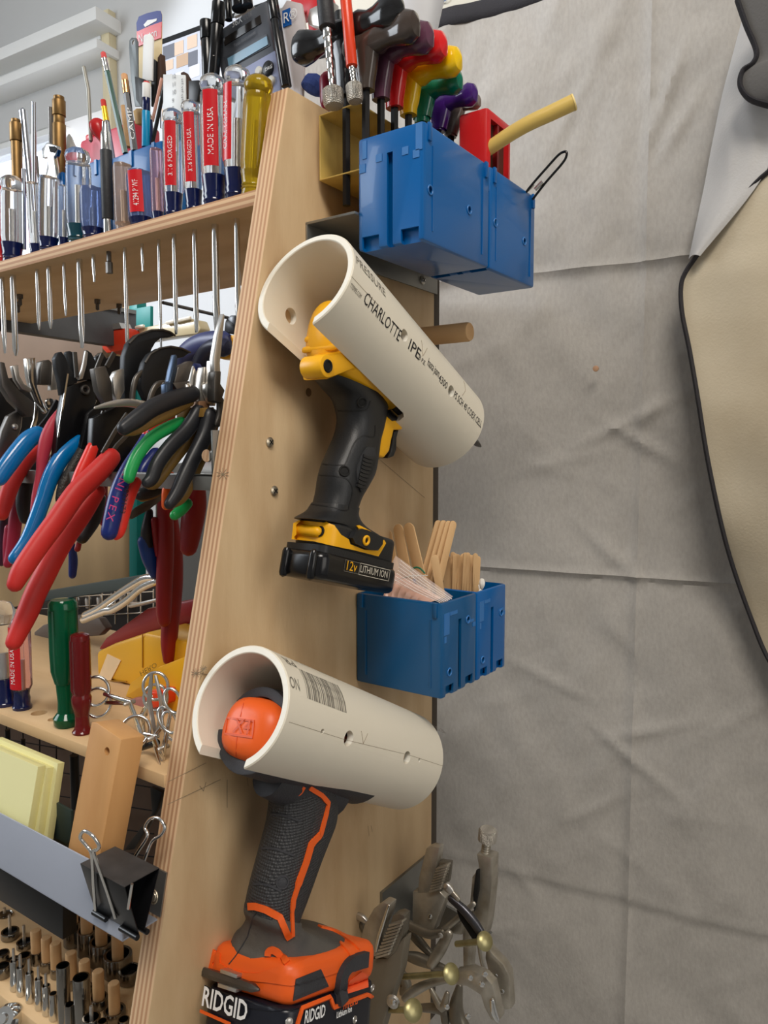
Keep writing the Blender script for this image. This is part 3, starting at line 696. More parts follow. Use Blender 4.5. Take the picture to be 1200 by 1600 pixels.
lettering('LITHIUM ION', flatmap(L1, f, g), .0076, mat('label_print', (214, 206, 190), .5), bat, sx=wt/w)
fr = B()
def frame(o, w_, h_, t): 
    for (x0, x1, y0, y1) in ((0, w_, 0, t), (0, w_, h_-t, h_), (0, t, 0, h_), (w_-t, w_, 0, h_)): fr.add([o+f*x0+g*y0, o+f*x1+g*y0, o+f*x1+g*y1, o+f*x0+g*y1], [(0, 1, 2, 3)])
Lo = onside(*C7([(492, 1400)])[0], sx_); wf = (onside(*C7([(788, 1468)])[0], sx_)-Lo).dot(f)
frame(Lo, wf, .0088, .0004); frame(Lo, (L1-Lo).dot(f)-.0006, .0088, .0003)
fr.build('label_border', mat('label_print', (214, 206, 190), .5), bat, smooth=0, fix=False)
# grip details
M_ed = mat('drill_groove', (14, 14, 15), .6)
ribbon('grip_line', C7([(455, 345), (560, 345), (640, 335), (668, 280)]), T, PLN, .0005, .0003, M_ed, dd)
ribbon('grip_line', C7([(355, 695), (480, 702), (510, 680), (560, 560), (620, 510), (690, 515), (700, 440)]), T, PLN, .0005, .0003, M_ed, dd)
ribbon('grip_line', C7([(330, 768), (450, 775), (520, 800), (550, 870), (530, 960), (510, 1000), (400, 975), (280, 958)]), T, PLN, .0005, .0003, M_ed, dd)
patch('grip_pad', C7([(600, 640), (640, 582), (690, 590), (695, 640), (650, 790), (600, 880), (575, 800), (570, 740)]), T, PLN, .0012, M_rub, dd)
for k in range(9):
    u0, v0 = C7([(612-k*5, 640+k*24)])[0]; u1, v1 = C7([(682-k*7, 655+k*24)])[0]
    ribbon('grip_rib', [(u0, v0), ((u0+u1)/2, (v0+v1)/2+1.5), (u1, v1)], T, PLN, .0011, .0022, M_blk, dd, n=4)
# trigger housing in the plane of the grip
tg = C7([(760, 310), (800, 330), (855, 380), (885, 430), (880, 470), (850, 470), (825, 470), (808, 540), (795, 610), (760, 655), (715, 640), (700, 600), (722, 500), (738, 400)])
o = B().prism([px(u, v, xa+.011) for u, v in tg], (-.022, 0, 0)).build('trigger_housing', M_yel, dd, bevel=.0016)
tr = C7([(815, 480), (850, 465), (835, 520), (832, 600), (815, 645), (775, 658), (795, 620), (805, 560)])
B().prism([px(u, v, xa+.0088)+Y*.002 for u, v in tr], (-.0176, 0, 0)).build('trigger', M_black, dd, bevel=.0012)
Tt = bvh([o])
patch('selector_window', C7([(770, 345), (800, 335), (848, 380), (840, 408), (810, 412), (772, 378)]), Tt, PLN, .0008, M_black, dd)
dscrew(*C7([(868, 420)])[0], Tt, dd, .0022)
# motor housing inside the pipe
hs = [(s, nn_, rx, rn) for s, nn_, rx, rn in ((.029, -.019, .010, .016), (.033, -.018, .0165, .024), (.042, -.016, .0205, .029), (.055, -.014, .0255, .031), (.080, -.010, .0255, .031), (.115, -.006, .0255, .030))]
o = B().sweep([cA+aA*s+nA*q for s, q, _, _ in hs], [(r, q) for _, _, r, q in hs], seg=28, e=2.4).build('motor_housing', M_yel, dd)
B().sweep([cA+aA*s+nA*q for s, q in ((.115, -.006), (.15, .0), (.18, .004), (.205, .008), (.232, .010))], [(.0258, .030), (.025, .028), (.017, .018), (.011, .011), (.008, .008)], seg=24).build('gear_case', M_black, dd)
B().sweep([cA+aA*s+nA*q for s, q in ((.22, .010), (.262, .0145))], [(.0062, .0062), (.0056, .0056)], seg=14).build('chuck', M_black, dd)
B().sweep([cA+aA*s+nA*q for s, q in ((.26, .0145), (.278, .0165), (.285, .0172))], [.0036, .003, .0012], seg=6).build('driver_bit', M_dsteel, dd)
for k in range(4):
    s = .0325; q = -.031+k*.0085; B().sweep([cA+aA*(s+.0005+abs(k-1)*.0008)+nA*q+X*x_ for x_ in (-.014, -.007, 0, .007, .014)], [(.002, .0026)]*5, seg=10, up=aA, round_cap=2).build('cooling_rib', M_yel, o)
# lower rear boss with its screw
pbs = px(512, 568+4, xa+.022); B().sweep([pbs-X*.019, pbs], .0078, seg=18, up=(0, 0, 1)).build('screw_boss', M_yel, dd, bevel=.001)
B().torus(pbs+X*.0002, X, .0038, .0009, seg=16, sg=6).lathe(pbs+X*.0002, X, [(.0038, 0), (.001, .0004), (.0001, .0004)], seg=12).build('recessed_screw', M_dark, dd)
yl = [px(u, v, xa) for u, v in ((478, 596), (520, 580), (560, 598), (600, 632), (566, 590), (520, 545), (480, 560))]
B().prism([p_+X*.0195 for p_ in yl], (-.024, 0, 0)).build('lower_housing', M_yel, dd, bevel=.003)

# ------------------------------------------------------------------ orange and grey 18 volt driver
xb = XP+PB[0]; aB = Vector((0, math.cos(PB[3]), -math.sin(PB[3]))); nB = Vector((0, math.sin(PB[3]), math.cos(PB[3]))); cB = Vector((xb, PB[1], PB[2]))
dr = thing('impact_driver', (xb, .37, 1.12), 'orange and dark grey cordless driver hanging in the lower pipe', 'drill')
M_gry = mat('driver_rubber', (58, 58, 62), .6, bump=.25, bscale=700, var=.25, vscale=40)
M_grip = knobbly(mat('textured_grip', (52, 52, 54), .5), 520)
CH = crop(380, 1200, 5.717); CF = crop(290, 1380, 3.871); CC = crop(280, 980, 5.715)
# handle
rows = [(422, 1215, 523, 1232, .0185), (424, 1236, 523, 1254, .0185), (422, 1262, 520, 1282, .0185), (417, 1292, 509, 1312, .0185), (408, 1325, 497, 1342, .0185), (399, 1358, 486, 1372, .0185), (391, 1388, 475, 1402, .0185), (386, 1412, 465, 1428, .0185), (384, 1424, 462, 1441, .0188)]
RR = silrings(rows, xb, 1.2)
hR = loft(B(), RR).build('handle', M_grip, dr)
p22 = math.radians(21); rl_ = math.radians(9); f = Vector((0, math.cos(p22), -math.sin(p22))); g0 = Vector((0, math.sin(p22), math.cos(p22)))
xr = (X*math.cos(rl_)+g0*math.sin(rl_)).normalized(); g = f.cross(xr)*-1 if f.cross(xr).z < 0 else f.cross(xr)
h = .0385; Oc = px(452, 1580, xb+h*.94)           # rear right corner, on the line between battery and shell
O = Oc - xr*h; LB = .106
bt = robox(O+f*(LB/2)-g*.026, xr, f, g, h, LB/2, .026, .011, bz=.003).build('battery', mat('battery_navy', (22, 24, 34), .3), dr)
sh = robox(O+f*(LB/2)+g*.0135, xr, f, g, h*1.0, LB/2, .0135, .012, bz=.008, seg=6).build('shell', M_ora, dr)
fb = B()
ctr = O+f*(LB*.5)
A_ = silrings([(386, 1418, 464, 1433, .0190), (384, 1434, 468, 1443, .0198)], xb, 1.2); B_ = (ctr+g*.0275-f*.001, h*.93, f*(LB*.465))
mid = [(A_[1][0].lerp(B_[0], t_), A_[1][1]+(B_[1]-A_[1][1])*t_**1.6, A_[1][2].lerp(B_[2], t_**1.4)) for t_ in (.3, .55, .8)]
loft(fb, A_+mid+[B_, (ctr+g*.022, h*.985, f*(LB*.492)), (ctr+g*.012, h*.975, f*(LB*.485))], e=2.9)
ftR = fb.build('foot', mat('driver_rubber_dusty', (66, 65, 65), .62, col2=(92, 88, 82), vscale=30, bump=.3, bscale=500), dr)
TB = bvh([hR, bt, sh, ftR]); RPL = lambda u, v, d=.0: pp(u, v, O-f*d, f); SPL = lambda u, v, d=.0: pp(u, v, O+xr*(h+d), xr)
PL2 = lambda u, v: RPL(u, v, -.002) if u < 446 else SPL(u, v, -.001)
M_orr = M_ora
ribbon('orange_stripe', CH([(590, 175), (700, 245), (758, 315), (735, 420), (690, 590), (650, 630), (605, 680), (560, 840), (505, 990), (445, 1180), (432, 1300), (440, 1500)]), TB, PL2, [.0016, .0018, .0022, .0026, .0030, .0030, .0020, .0014], .0012, M_orr, dr, n=5, smooth_path=False)
ribbon('orange_collar', CH([(50, 1235), (110, 1235), (200, 1262), (325, 1330), (370, 1440), (415, 1520)]), TB, PL2, .0022, .0012, M_orr, dr, n=5, smooth_path=False)
for L_ in ([(245, 410), (370, 425), (500, 470)], [(165, 715), (300, 725), (450, 780)], [(90, 1035), (220, 1045), (340, 1100)]): ribbon('grip_seam', CH(L_), TB, PL2, .0007, .0008, M_gry, dr)
dscrew(*CH([(350, 1020)])[0], TB, dr, .004, PL2, M_gry)
ribbon('seam', CH([(160, 1240), (90, 1330), (40, 1500)])+CF([(370, 330), (310, 430), (262, 490)]), TB, PL2, .0004, .0003, M_gry, dr, n=3)
ribbon('orange_loop', CH([(540, 165), (510, 215), (480, 230), (440, 215), (450, 185)]), TB, PL2, .0012, .0014, M_orr, dr, n=3)
TS = bvh([bt, sh, ftR])
# orange shell outline over the dark foot: rear cheek, cups
patch('shell_cheek', CF([(98, 520), (125, 410), (165, 395), (212, 425), (208, 480), (260, 515), (360, 540), (440, 545), (550, 505), (625, 500), (830, 425), (925, 480), (915, 540), (640, 620), (500, 600), (300, 580), (160, 560)]), TS, PL2, .0012, M_orr, dr, step=3)
ribbon('drain_loop', CF([(500, 440), (505, 410), (535, 403), (570, 430), (615, 485)]), TS, PL2, .0022, .0016, M_orr, dr, n=4)
ribbon('far_edge', CF([(810, 265), (900, 290), (990, 340), (1050, 390)]), TS, PL2, .0028, .0014, M_orr, dr, n=4)
ribbon('far_loop', CF([(945, 365), (985, 410), (1010, 445)]), TS, PL2, .0024, .0014, M_orr, dr, n=4)
TS2 = bvh([bt, sh, ftR]+[o for o in dr.children if o.name.startswith('shell_cheek')])
patch('side_pad', CF([(665, 580), (815, 520), (862, 622), (648, 710)]), TS2, PL2, .0008, M_gry, dr)
patch('side_latch_recess', CF([(985, 590), (1060, 535), (1098, 560), (1100, 630), (965, 672)]), TS2, PL2, .001, mat('latch_orange', (240, 96, 50), .45), dr)
ribbon('belt_hook', CF([(935, 720), (928, 640), (935, 560), (980, 490), (1080, 455)]), TS2, PL2, [.0042, .0045, .0042, .005], .0045, M_gry, dr, n=5)
# battery face plates and print
pb1 = patch('battery_cap_line', CF([(70, 590), (180, 650), (330, 720), (500, 750), (640, 735), (880, 650), (885, 690), (650, 770), (500, 775), (320, 745), (170, 675), (60, 625)]), TS2, PL2, .001, mat('battery_navy', (22, 24, 34), .3), dr)
ribbon('battery_trim', CF([(672, 852), (700, 760), (872, 690), (892, 750), (1095, 672), (1130, 690)]), TS2, PL2, .0013, .0014, M_orr, dr, n=5, smooth_path=False)
fx_ = lambda u, v: snap(u, v, TS2, PL2)
def ptext(txt, u0, v0, u1, v1, hh, m, parent, off=.0006, side=True):
    """text whose baseline runs between two photo points on a face of the battery; letters stand along g"""
    pf = SPL if side else RPL; p = pf(u0, v0, off); q = pf(u1, v1, off); xd = (q-p).normalized(); nn = xr if side else -f; yd = nn.cross(xd).normalized()
    vs, _ = textmesh(txt, hh); w1 = max(v.x for v in vs); return lettering(txt, flatmap(p, xd, yd), hh, m, parent, sx=(q-p).length/w1)
M_wp = mat('white_print', (240, 240, 240), .5)
BOLD = .02
ptext('RIDGID', *CF([(92, 735)])[0], *CF([(365, 838)])[0], .0165, M_wp, bt, side=False, off=.0022)
ptext('RIDGID', *CF([(716, 850)])[0], *CF([(842, 805)])[0], .0105, M_wp, bt, off=.0014)
ptext('HYPER Li', *CF([(952, 765)])[0], *CF([(1040, 728)])[0], .006, M_orr, bt, off=.0014)
ptext('Lithium Ion', *CF([(912, 818)])[0], *CF([(1005, 775)])[0], .0055, M_wp, bt, off=.0014)
BOLD = 0
q_ = [RPL(*c, .0022) for c in CF([(88, 772), (270, 852)])]; B().obox((q_[0]+q_[1])/2, q_[1]-q_[0], f, (q_[1]-q_[0]).cross(f), (q_[1]-q_[0]).length/2, .0004, .0009).build('underline', M_orr, bt)
for c in ((1128, 633), (626, 838), (1022, 825)): dscrew(*CF([c])[0], TS2, dr, .0022, PL2, M_steel)
# driver bit clipped to the rear
nn = -f; p = RPL(*CF([(112, 525)])[0], .0005); q = RPL(*CF([(465, 640)])[0], .0005)
b = B().sweep([p+nn*.003+(q-p)*t for t in (0, .12, .25, .72, .82, .9, 1)], [(.0012, .003), (.0022, .0033), (.0033, .0033), (.0033, .0033), (.0030, .0030), (.0034, .0028), (.0008, .0008)], seg=6, up=nn).build('spare_bit', M_dsteel, dr)
for (a_, c_) in (((230, 525), (330, 560)), ((215, 610), (325, 645))):
    q_ = [RPL(*c, .003) for c in CF([a_, c_])]; dq = q_[1]-q_[0]; B().obox((q_[0]+q_[1])/2, dq, f, dq.cross(f), dq.length/2, .0035, .0012, bev=.0004).build('bit_clip', M_steel, dr)
# head in the pipe
hs = [(.004, .0, .012, .010), (.006, 0, .019, .016), (.011, 0, .0235, .020), (.022, .0, .0255, .022), (.04, 0, .0262, .0235), (.12, 0, .0262, .026)]
c_ = px(386, 1137, xb); so = (c_-cB).dot(nB)
hd = B().sweep([cB+aB*(s+.006)+nB*(so) for s, _, _, _ in hs], [(r, q) for _, _, r, q in hs], seg=30, e=2.7).build('motor_housing', M_ora, dr)
TH = bvh([hd])
b = B(); shell(b, cB+nB*so, aB, nB, .024, .0315, 30, 150, .022, .15, taper=.08); b.build('top_guard', M_gry, dr, bevel=.0008)
b = B(); shell(b, cB+nB*so, aB, nB,   .022, .0325, 192, 335, .018, .15, taper=.10); b.build('lower_guard', M_gry, dr, bevel=.0008)
B().sweep([cB+aB*.05+nB*(so-.022), cB+aB*.085+nB*(so-.026), cB+aB*.13+nB*(so-.025)], [(.014, .018), (.019, .02), (.016, .02)], seg=20).build('neck', M_gry, dr)
B().sweep([cB+aB*s+nB*(so+.002) for s in (.15, .175, .2)], [(.027, .027), (.02, .02), (.012, .012)], seg=20).build('gear_case', M_black, dr)
PL3 = lambda u, v: px(u, v, xb)
q4 = CC([(430, 810), (668, 838), (655, 985), (412, 950)])
ribbon('badge_frame', q4+[q4[0]], TH, PL3, .0007, .0006, mat('orange_relief', (214, 80, 24), .45), dr, n=3, smooth_path=False)
p, n0 = snap(*CC([(480, 935)])[0], TH, PL3); q, n1 = snap(*CC([(628, 955)])[0], TH, PL3); xd = (q-p).normalized(); nn = ((n0 or -Y)+(n1 or -Y)).normalized(); yd = nn.cross(xd); yd = -yd if yd.z < 0 else yd
vs_, _ = textmesh('X4', .013); lettering('X4', flatmap(p+nn*.0010, xd, yd), .013, mat('orange_relief', (214, 80, 24), .45), dr, sx=(q-p).length/max(v.x for v in vs_))
ribbon('housing_seam', CC([(582, 650), (545, 800)]), TH, PL3, .0003, .0003, mat('orange_relief', (214, 80, 24), .45), dr, n=4)
ribbon('housing_seam', CC([(515, 975), (505, 1150)]), TH, PL3, .0003, .0003, mat('orange_relief', (214, 80, 24), .45), dr, n=4)
# trigger and guard
B().prism([px(u, v, xb+.01) for u, v in CH([(760, 215), (820, 230), (850, 300), (815, 490), (790, 560), (735, 590), (700, 620), (735, 480), (770, 330)])], (-.02, 0, 0)).build('trigger_guard', M_gry, dr, bevel=.0016)
B().prism([px(u, v, xb+.008)+Y*.001 for u, v in CH([(815, 235), (860, 245), (845, 380), (830, 480), (812, 497), (812, 400)])], (-.016, 0, 0)).build('trigger', M_black, dr, bevel=.0012)
# ------------------------------------------------------------------ screwdrivers standing in holes along the front of the upper shelf
M_clear = mat('clear_acetate', (236, 238, 240), .06, trans=.9, ior=1.3)
M_pink = mat('pink_tinted_acetate', (236, 190, 196), .08, trans=.85, ior=1.3)
M_amber = mat('amber_acetate', (190, 158, 30), .1, trans=.6, ior=1.35)
M_warm = mat('smoky_acetate', (214, 188, 170), .1, trans=.7, ior=1.3)
M_bluegl = mat('bluish_acetate', (120, 140, 190), .1, trans=.6, ior=1.3)
M_navy = mat('navy_collar', (12, 22, 70), .15, coat=.3)
M_teal = mat('teal_collar', (16, 66, 80), .15, coat=.3)
M_red = mat('red_label', (206, 28, 38), .25)
M_redp = mat('red_plastic', (200, 30, 34), .3)
M_wprint = mat('white_print', (240, 240, 240), .5)
BZ = Z1-T1
def driver(ut, vt, w, ub, vb, tip, lab, col, grip=None, label_col=M_red, cap=True, frac=.82, collar=.24, group=None, text=None, blade=None, tipkind='flat', lu=0, bw=5, ang=None, fl=.16):
    base = pz(ub, vb, BZ) if vb else py(ub, 380, .432); base.z = Z1; y0 = base.y
    top = py(ut, vt, y0); H_ = top.z-Z1; top = Vector((top.x, y0, top.z)); ax = (top-base).normalized(); L_ = (top-base).length; r = w/2*mpp(base.lerp(top, .6))
    t = thing('screwdriver', base, lab, 'screwdriver', group)
    hb_ = -.003; hc = L_*collar
    B().lathe(base, ax, [(r*.66, hb_), (r*.82, hb_+.003), (r*.78, hc*.22), (r*.84, hc*.26), (r*.78, hc*.34), (r*.84, hc*.42), (r*.80, hc*.5), (r*.86, hc*.75), (r*.93, hc)], seg=24).build('collar', col, t)
    hcap = L_-r*1.15 if cap else L_
    g_ = B().lathe(base, ax, [(r*.9, hc), (r*1.0, hc+r*.5), (r*1.0, hcap-r*.35), (r*.93, hcap-r*.05), (r*.70, hcap)]+([] if cap else [(r*.2, hcap+r*.05)]), seg=36, flute=fl, nf=3)
    g_.build('grip', grip or M_clear, t)
    if cap:
        B().lathe(base, ax, [(r*.72, hcap), (r*.9, hcap+r*.2), (r*.97, hcap+r*.5), (r*.88, hcap+r*.85), (r*.55, hcap+r*1.1), (r*.15, hcap+r*1.17)], seg=24).build('end_cap', grip or M_clear, t)
    B().lathe(base, ax, [(r*.2, hc*.8), (r*.2, L_*.62)], seg=10).build('shank', M_steel, t)
    if label_col:
        an = math.radians(ang if ang is not None else -56); d = X*math.cos(an)+Y*math.sin(an); s_ = ax.cross(d).normalized(); vs = []
        lo = hc+(hcap-hc)*.08; hi = hcap-(hcap-hc)*.04
        b = B()
        def fz(a_, c_):
            th = (a_-.5)*1.15; return base+ax*(lo+(hi-lo)*c_)+(d*math.cos(th)+s_*math.sin(th))*(r*1.012)
        o = b.grid(fz, 6, 1).build('label_strip', label_col, t, fix=False)
        if text:
            hh = r*.62; w1 = max(v.x for v in textmesh(text, hh)[0]); ln = (hi-lo)*.62
            f = lambda x, y: base+ax*(lo+(hi-lo)*.14+x)+(d*math.cos(-(y-hh*.35)/r)+s_*math.sin(-(y-hh*.35)/r))*(r*1.022)
            lettering(text, f, hh, M_wprint, t, sx=ln/w1)
    if tip:
        rb = bw/2*mpp(base); pb = py(ub, tip, y0); Lb = Z1-pb.z; ks = [(rb, 0), (rb, Lb-.022)]
        e = base-Z*0
        if tipkind == 'phillips': B().lathe(base+Z*.0, -Z, [(rb, 0), (rb, Lb-.007), (rb*.35, Lb), (rb*.1, Lb)], seg=10).build('blade', M_chrome, t)
        elif tipkind == 'nut': B().lathe(base, -Z, [(rb, 0), (rb, Lb-.012), (rb*1.6, Lb-.011), (rb*1.7, Lb-.004), (rb*1.3, Lb-.003), (rb*1.3, Lb)], seg=8).build('blade', M_dsteel, t)
        else: B().sweep([base, base-Z*(Lb-.022), base-Z*(Lb-.014), base-Z*(Lb-.002), base-Z*Lb], [(rb, rb), (rb, rb), (rb*.85, rb*1.25), (rb*.3, rb*.95), (rb*.12, rb*.9)], seg=12, up=(0, 1, 0)).build('blade', M_chrome, t)
        B().lathe(Vector((base.x, y0, BZ+.0001)), -Z, [(rb*2.4, 0), (rb*2.4, .0002), (.0001, .0002)], seg=16).build('hole_shadow_ring', M_dark, t) if 0 else None
    return t
G1 = None
driver(405, 119, 47, 396, 330, None, 'yellow amber screwdriver beside the plywood side panel', M_amber, M_amber, None, True, collar=.2)
driver(371, 105, 43, 370, 342, 505, 'tall clear and red screwdriver left of the yellow one', M_navy, M_clear, M_red, text='CRAFTSMAN', bw=9, ang=-100, collar=.25)
driver(332, 118, 42, 336, 351, 517, 'tallest clear screwdriver with red label reading MADE IN USA', M_navy, M_clear, M_red, text='MADE IN USA', bw=11, collar=.25)
driver(297, 158, 30, 304, 359, 520, 'clear screwdriver with red label reading 3/16 FORGED USA', M_navy, M_clear, M_red, text='3/16 FORGED USA', bw=8, collar=.22)
driver(269, 171, 32, 272, 366, 523, 'clear screwdriver with a grey domed cap and red label left of 3/16 one', M_navy, M_clear, M_red, text='3/16 FORGED', bw=7, collar=.24)
driver(243, 233, 20, 248, 374, 545, 'slim pinkish screwdriver without a cap', M_navy, M_pink, None, cap=False, collar=.18, bw=5)
driver(216, 269, 40, 222, 381, 424, 'stubby screwdriver with a short red label', M_navy, M_bluegl, M_red, cap=False, text='41294 P WF', collar=.2, bw=5)
driver(190, 257, 30, 195, 387, 546, 'short smoky clear screwdriver right of the black tube', M_warm, M_warm, None, cap=False, collar=.16, bw=6, tipkind='phillips')
driver(142, 294, 37, 146, 398, 441, 'stubby clear screwdriver left of the black tube', M_navy, M_bluegl, None, cap=False, collar=.25, bw=6)
driver(121, 232, 40, 124, 405, 545, 'tall clear screwdriver with a round ball cap', M_teal, M_clear, None, collar=.22, bw=9)
driver(99, 290, 17, 100, 410, 494, 'slim clear screwdriver beside the ball capped one', M_navy, M_clear, None, cap=False, collar=.2, bw=5)
driver(76, 277, 33, 76, 416, 514, 'fluted clear screwdriver in front of the brass rods', M_navy, M_clear, None, cap=False, collar=.22, bw=7, tipkind='phillips')
driver(51, 286, 22, 58, 421, 516, 'narrow clear screwdriver third from the left edge', M_navy, M_clear, None, cap=False, collar=.18, bw=6, tipkind='phillips')
driver(18, 275, 36, 20, 430, 557, 'clear screwdriver with a wide domed cap near the left edge', M_navy, M_clear, None, collar=.24, bw=9, tipkind='phillips')
driver(-8, 290, 30, 3, 433, 553, 'red screwdriver cut off by the left edge', M_redp, M_redp, None, cap=False, collar=.2, bw=7)
# nut driver: black sleeve between bright ends
base = pz(170, 393, BZ); base.z = Z1; top = py(169, 189, base.y); top.x = base.x; t = thing('nut_driver', base, 'nut driver with black sleeve and bright metal ends among the screwdrivers', 'nut driver')
L_ = top.z-Z1; r = 9*mpp(base)
B().lathe(base, Z, [(r*.8, -.004), (r*.8, L_*.2)], seg=20).build('lower_ferrule', M_chrome, t, bevel=.0003)
B().lathe(base, Z, [(r, L_*.17), (r, L_*.76)], seg=20).build('sleeve', M_rub, t, bevel=.0004)
B().lathe(base, Z, [(r*.86, L_*.76), (r*.86, L_*.9), (r*.6, L_*.93), (r*.55, L_)], seg=20).build('upper_ferrule', M_chrome, t)
B().lathe(base, -Z, [(r*.4, 0), (r*.4, .020), (r*.6, .021), (r*.6, .031), (r*.4, .031)], seg=6).build('socket_end', M_dsteel, t, smooth=20)
# dark screw points under the shelf further back
for (u, v) in ((152, 468), (186, 487), (31, 460), (28, 484)):
    p = pz(u, v, BZ) if v < 475 else pz(u, v-12, BZ)
    t = thing('nut_driver_tip', p, {152: 'dark tool tip poking through the shelf underside, nearest the middle', 186: 'dark tool tip poking through the shelf underside near its rear edge', 31: 'dark tool tip poking through the shelf at far left', 28: 'small metal tip under the shelf against the grey beam'}[u], 'tool tip')
    B().lathe(p+Z*.001, -Z, [(.0035, 0), (.0035, .006), (.0022, .0065), (.0022, .013), (.0005, .014)], seg=8).build('point', M_dsteel, t)
# ------------------------------------------------------------------ rods and tubes behind the screwdrivers
def rod(name, lab, cat, pts, w, y, m, seg=16, e=2, parts=None, flat=1, group=None, rc=0):
    P_ = [py(u, v, y) for u, v in pts]; base = P_[0]; t = thing(name, base, lab, cat, group); mp = mpp(P_[0])
    if parts:
        d = P_[-1]-P_[0]
        for (nm, a_, c_, wf, mm) in parts:
            B().sweep([P_[0]+d*a_, P_[0]+d*c_], [(w/2*mp*wf*flat, w/2*mp*wf)]*2, seg=seg, e=e, up=Y).build(nm, mm, t, bevel=.0002)
    else: B().sweep(P_, [(w/2*mp*flat, w/2*mp)]*len(P_), seg=seg, e=e, up=Y, round_cap=rc).build('shaft', m, t)
    return t
M_brass = mat('tarnished_brass', (150, 118, 72), .45, .9, col2=(104, 80, 52), vscale=30)
M_alu = mat('aluminium', (190, 194, 204), .22, 1)
Zs = 330   # tubes stand on the shelf; their feet are hidden behind the handles
rod('brass_rod', 'tarnished brass rod with a stepped head at the far left', 'rod', [(30, 385), (25, 187)], 18, .47, M_brass, parts=[('shaft', 0, .83, .9, M_brass), ('head', .83, .97, 1.08, M_brass), ('tip', .97, 1, .8, M_brass)])
rod('brass_rod', 'thick tarnished brass rod standing behind the clear drivers', 'rod', [(94, 365), (92, 151)], 20, .47, M_brass, parts=[('shaft', 0, .35, .75, M_brass), ('sleeve', .35, .80, 1, M_brass), ('waist', .80, .86, .85, M_brass), ('head', .86, .97, 1.0, M_brass), ('tip', .97, 1, .8, M_brass)])
rod('steel_rod', 'thin dark rod behind the thick brass rod', 'rod', [(83, 360), (79, 168)], 7, .49, M_dsteel)
rod('brass_rod', 'short brass rod end behind the ball capped driver', 'rod', [(114, 350), (109, 222)], 18, .50, M_brass, parts=[('shaft', 0, .9, 1, M_brass), ('head', .9, 1, .8, M_brass)])
rod('metal_tube', 'shiny leaning metal tube between the brass rods', 'tube', [(54, 360), (36, 174)], 12, .475, M_alu, rc=1)
rod('metal_tube', 'slim upright grey metal tube', 'tube', [(54, 380), (53, 160)], 7, .455, M_alu)
rod('metal_tube', 'short bright tube beside the wide domed driver', 'tube', [(38, 390), (37, 264)], 6, .44, M_alu)
rod('steel_file', 'thin dark green file behind the metal tubes', 'file', [(48, 370), (38, 220)], 9, .50, mat('dark_green_paint', (24, 74, 62), .5), flat=.3)
rod('steel_rod', 'thin dark leaning rod right of the slim grey tube', 'rod', [(66, 340), (57, 244)], 4, .46, M_dsteel)
# wrench head
t = thing('open_wrench', py(83, 300, .455), 'small chrome wrench with an open end behind the clear drivers', 'wrench')
cw = crop(0, 150, 5.4545)
B().prism([py(u, v, .455) for u, v in cw([(355, 450), (400, 395), (480, 420), (490, 450), (470, 510), (455, 512), (470, 600), (480, 700), (380, 700), (400, 600), (405, 520), (360, 530)])], (0, .005, 0)).build('head', M_chrome, t, bevel=.0008)
B().prism([py(u, v, .4545) for u, v in cw([(412, 425), (470, 428), (485, 450), (460, 485), (425, 478)])], (0, .001, 0)).build('jaw_gap', M_dark, t)
# cone cutter
t = thing('step_cone', py(108, 225, .49), 'small silver cone shaped cutter head between brass rods', 'cutter')
B().lathe(py(112, 250, .49), (py(106, 190, .49)-py(112, 250, .49)), [(.004, -.02), (.006, 0), (.0085, .004), (.007, .012), (.003, .024), (.0005, .028)], seg=10).build('cone', M_steel, t, smooth=20)
# ------------------------------------------------------------------ bins and things on the top shelf behind
def openbin(name, x0, x1, y0, y1, z0, z1, m, lab, cat='bin', group=None, t=.0016):
    root = thing(name, ((x0+x1)/2, (y0+y1)/2, z0), lab, cat, group)
    o = B().box(x0, x1, y0, y1, z0, z1, bev=.0015).build('tub', m, root); cut(o, [B().box(x0+t, x1-t, y0+t, y1-t, z0+t, z1+.02)])
    for fx in (.12, .5, .88):
        xc = x0+(x1-x0)*fx; B().box(xc-.002, xc+.002, y0-.0014, y0+.0004, z1-.014, z1).build('tab', m, root)
    return root
yb_ = .462
xa_, xm, xc_ = py(90, 270, yb_).x, py(160, 250, yb_).x, py(252, 220, yb_).x
openbin('parts_bin', xa_, xm-.001, yb_, .51, Z1, py(92, 272, yb_).z, M_blue, 'blue open bin on the upper shelf, nearer the brass rods', group='blue bins on the upper shelf')
openbin('parts_bin', xm+.001, xc_, yb_, .51, Z1, py(240, 223, yb_).z, M_blue, 'blue open bin on the upper shelf holding pencils', group='blue bins on the upper shelf')
xr0, xr1 = py(124, 240, .525).x, py(166, 240, .525).x
rb_ = thing('red_case', ((xr0+xr1)/2, .54, Z1), 'translucent red plastic case standing behind the blue bins', 'case')
B().box(xr0, xr1+.05, .525, .56, Z1, py(140, 213, .525).z, bev=.004).build('body', mat('translucent_red', (226, 70, 92), .3, trans=.3), rb_)
B().box(xr0+.003, xr0+.020, .53, .55, py(140, 213, .525).z, py(140, 202, .525).z, bev=.003).build('cap', M_redp, rb_)
t = thing('red_plug', py(150, 190, .5), 'small red funnel shaped plug above the red case', 'plug')
B().lathe(py(160, 222, .5), py(149, 186, .5)-py(160, 222, .5), [(.002, -.02), (.0025, 0), (.005, .008), (.0085, .014), (.0085, .022), (.006, .025), (.0002, .025)], seg=16).build('bulb', M_redp, t)
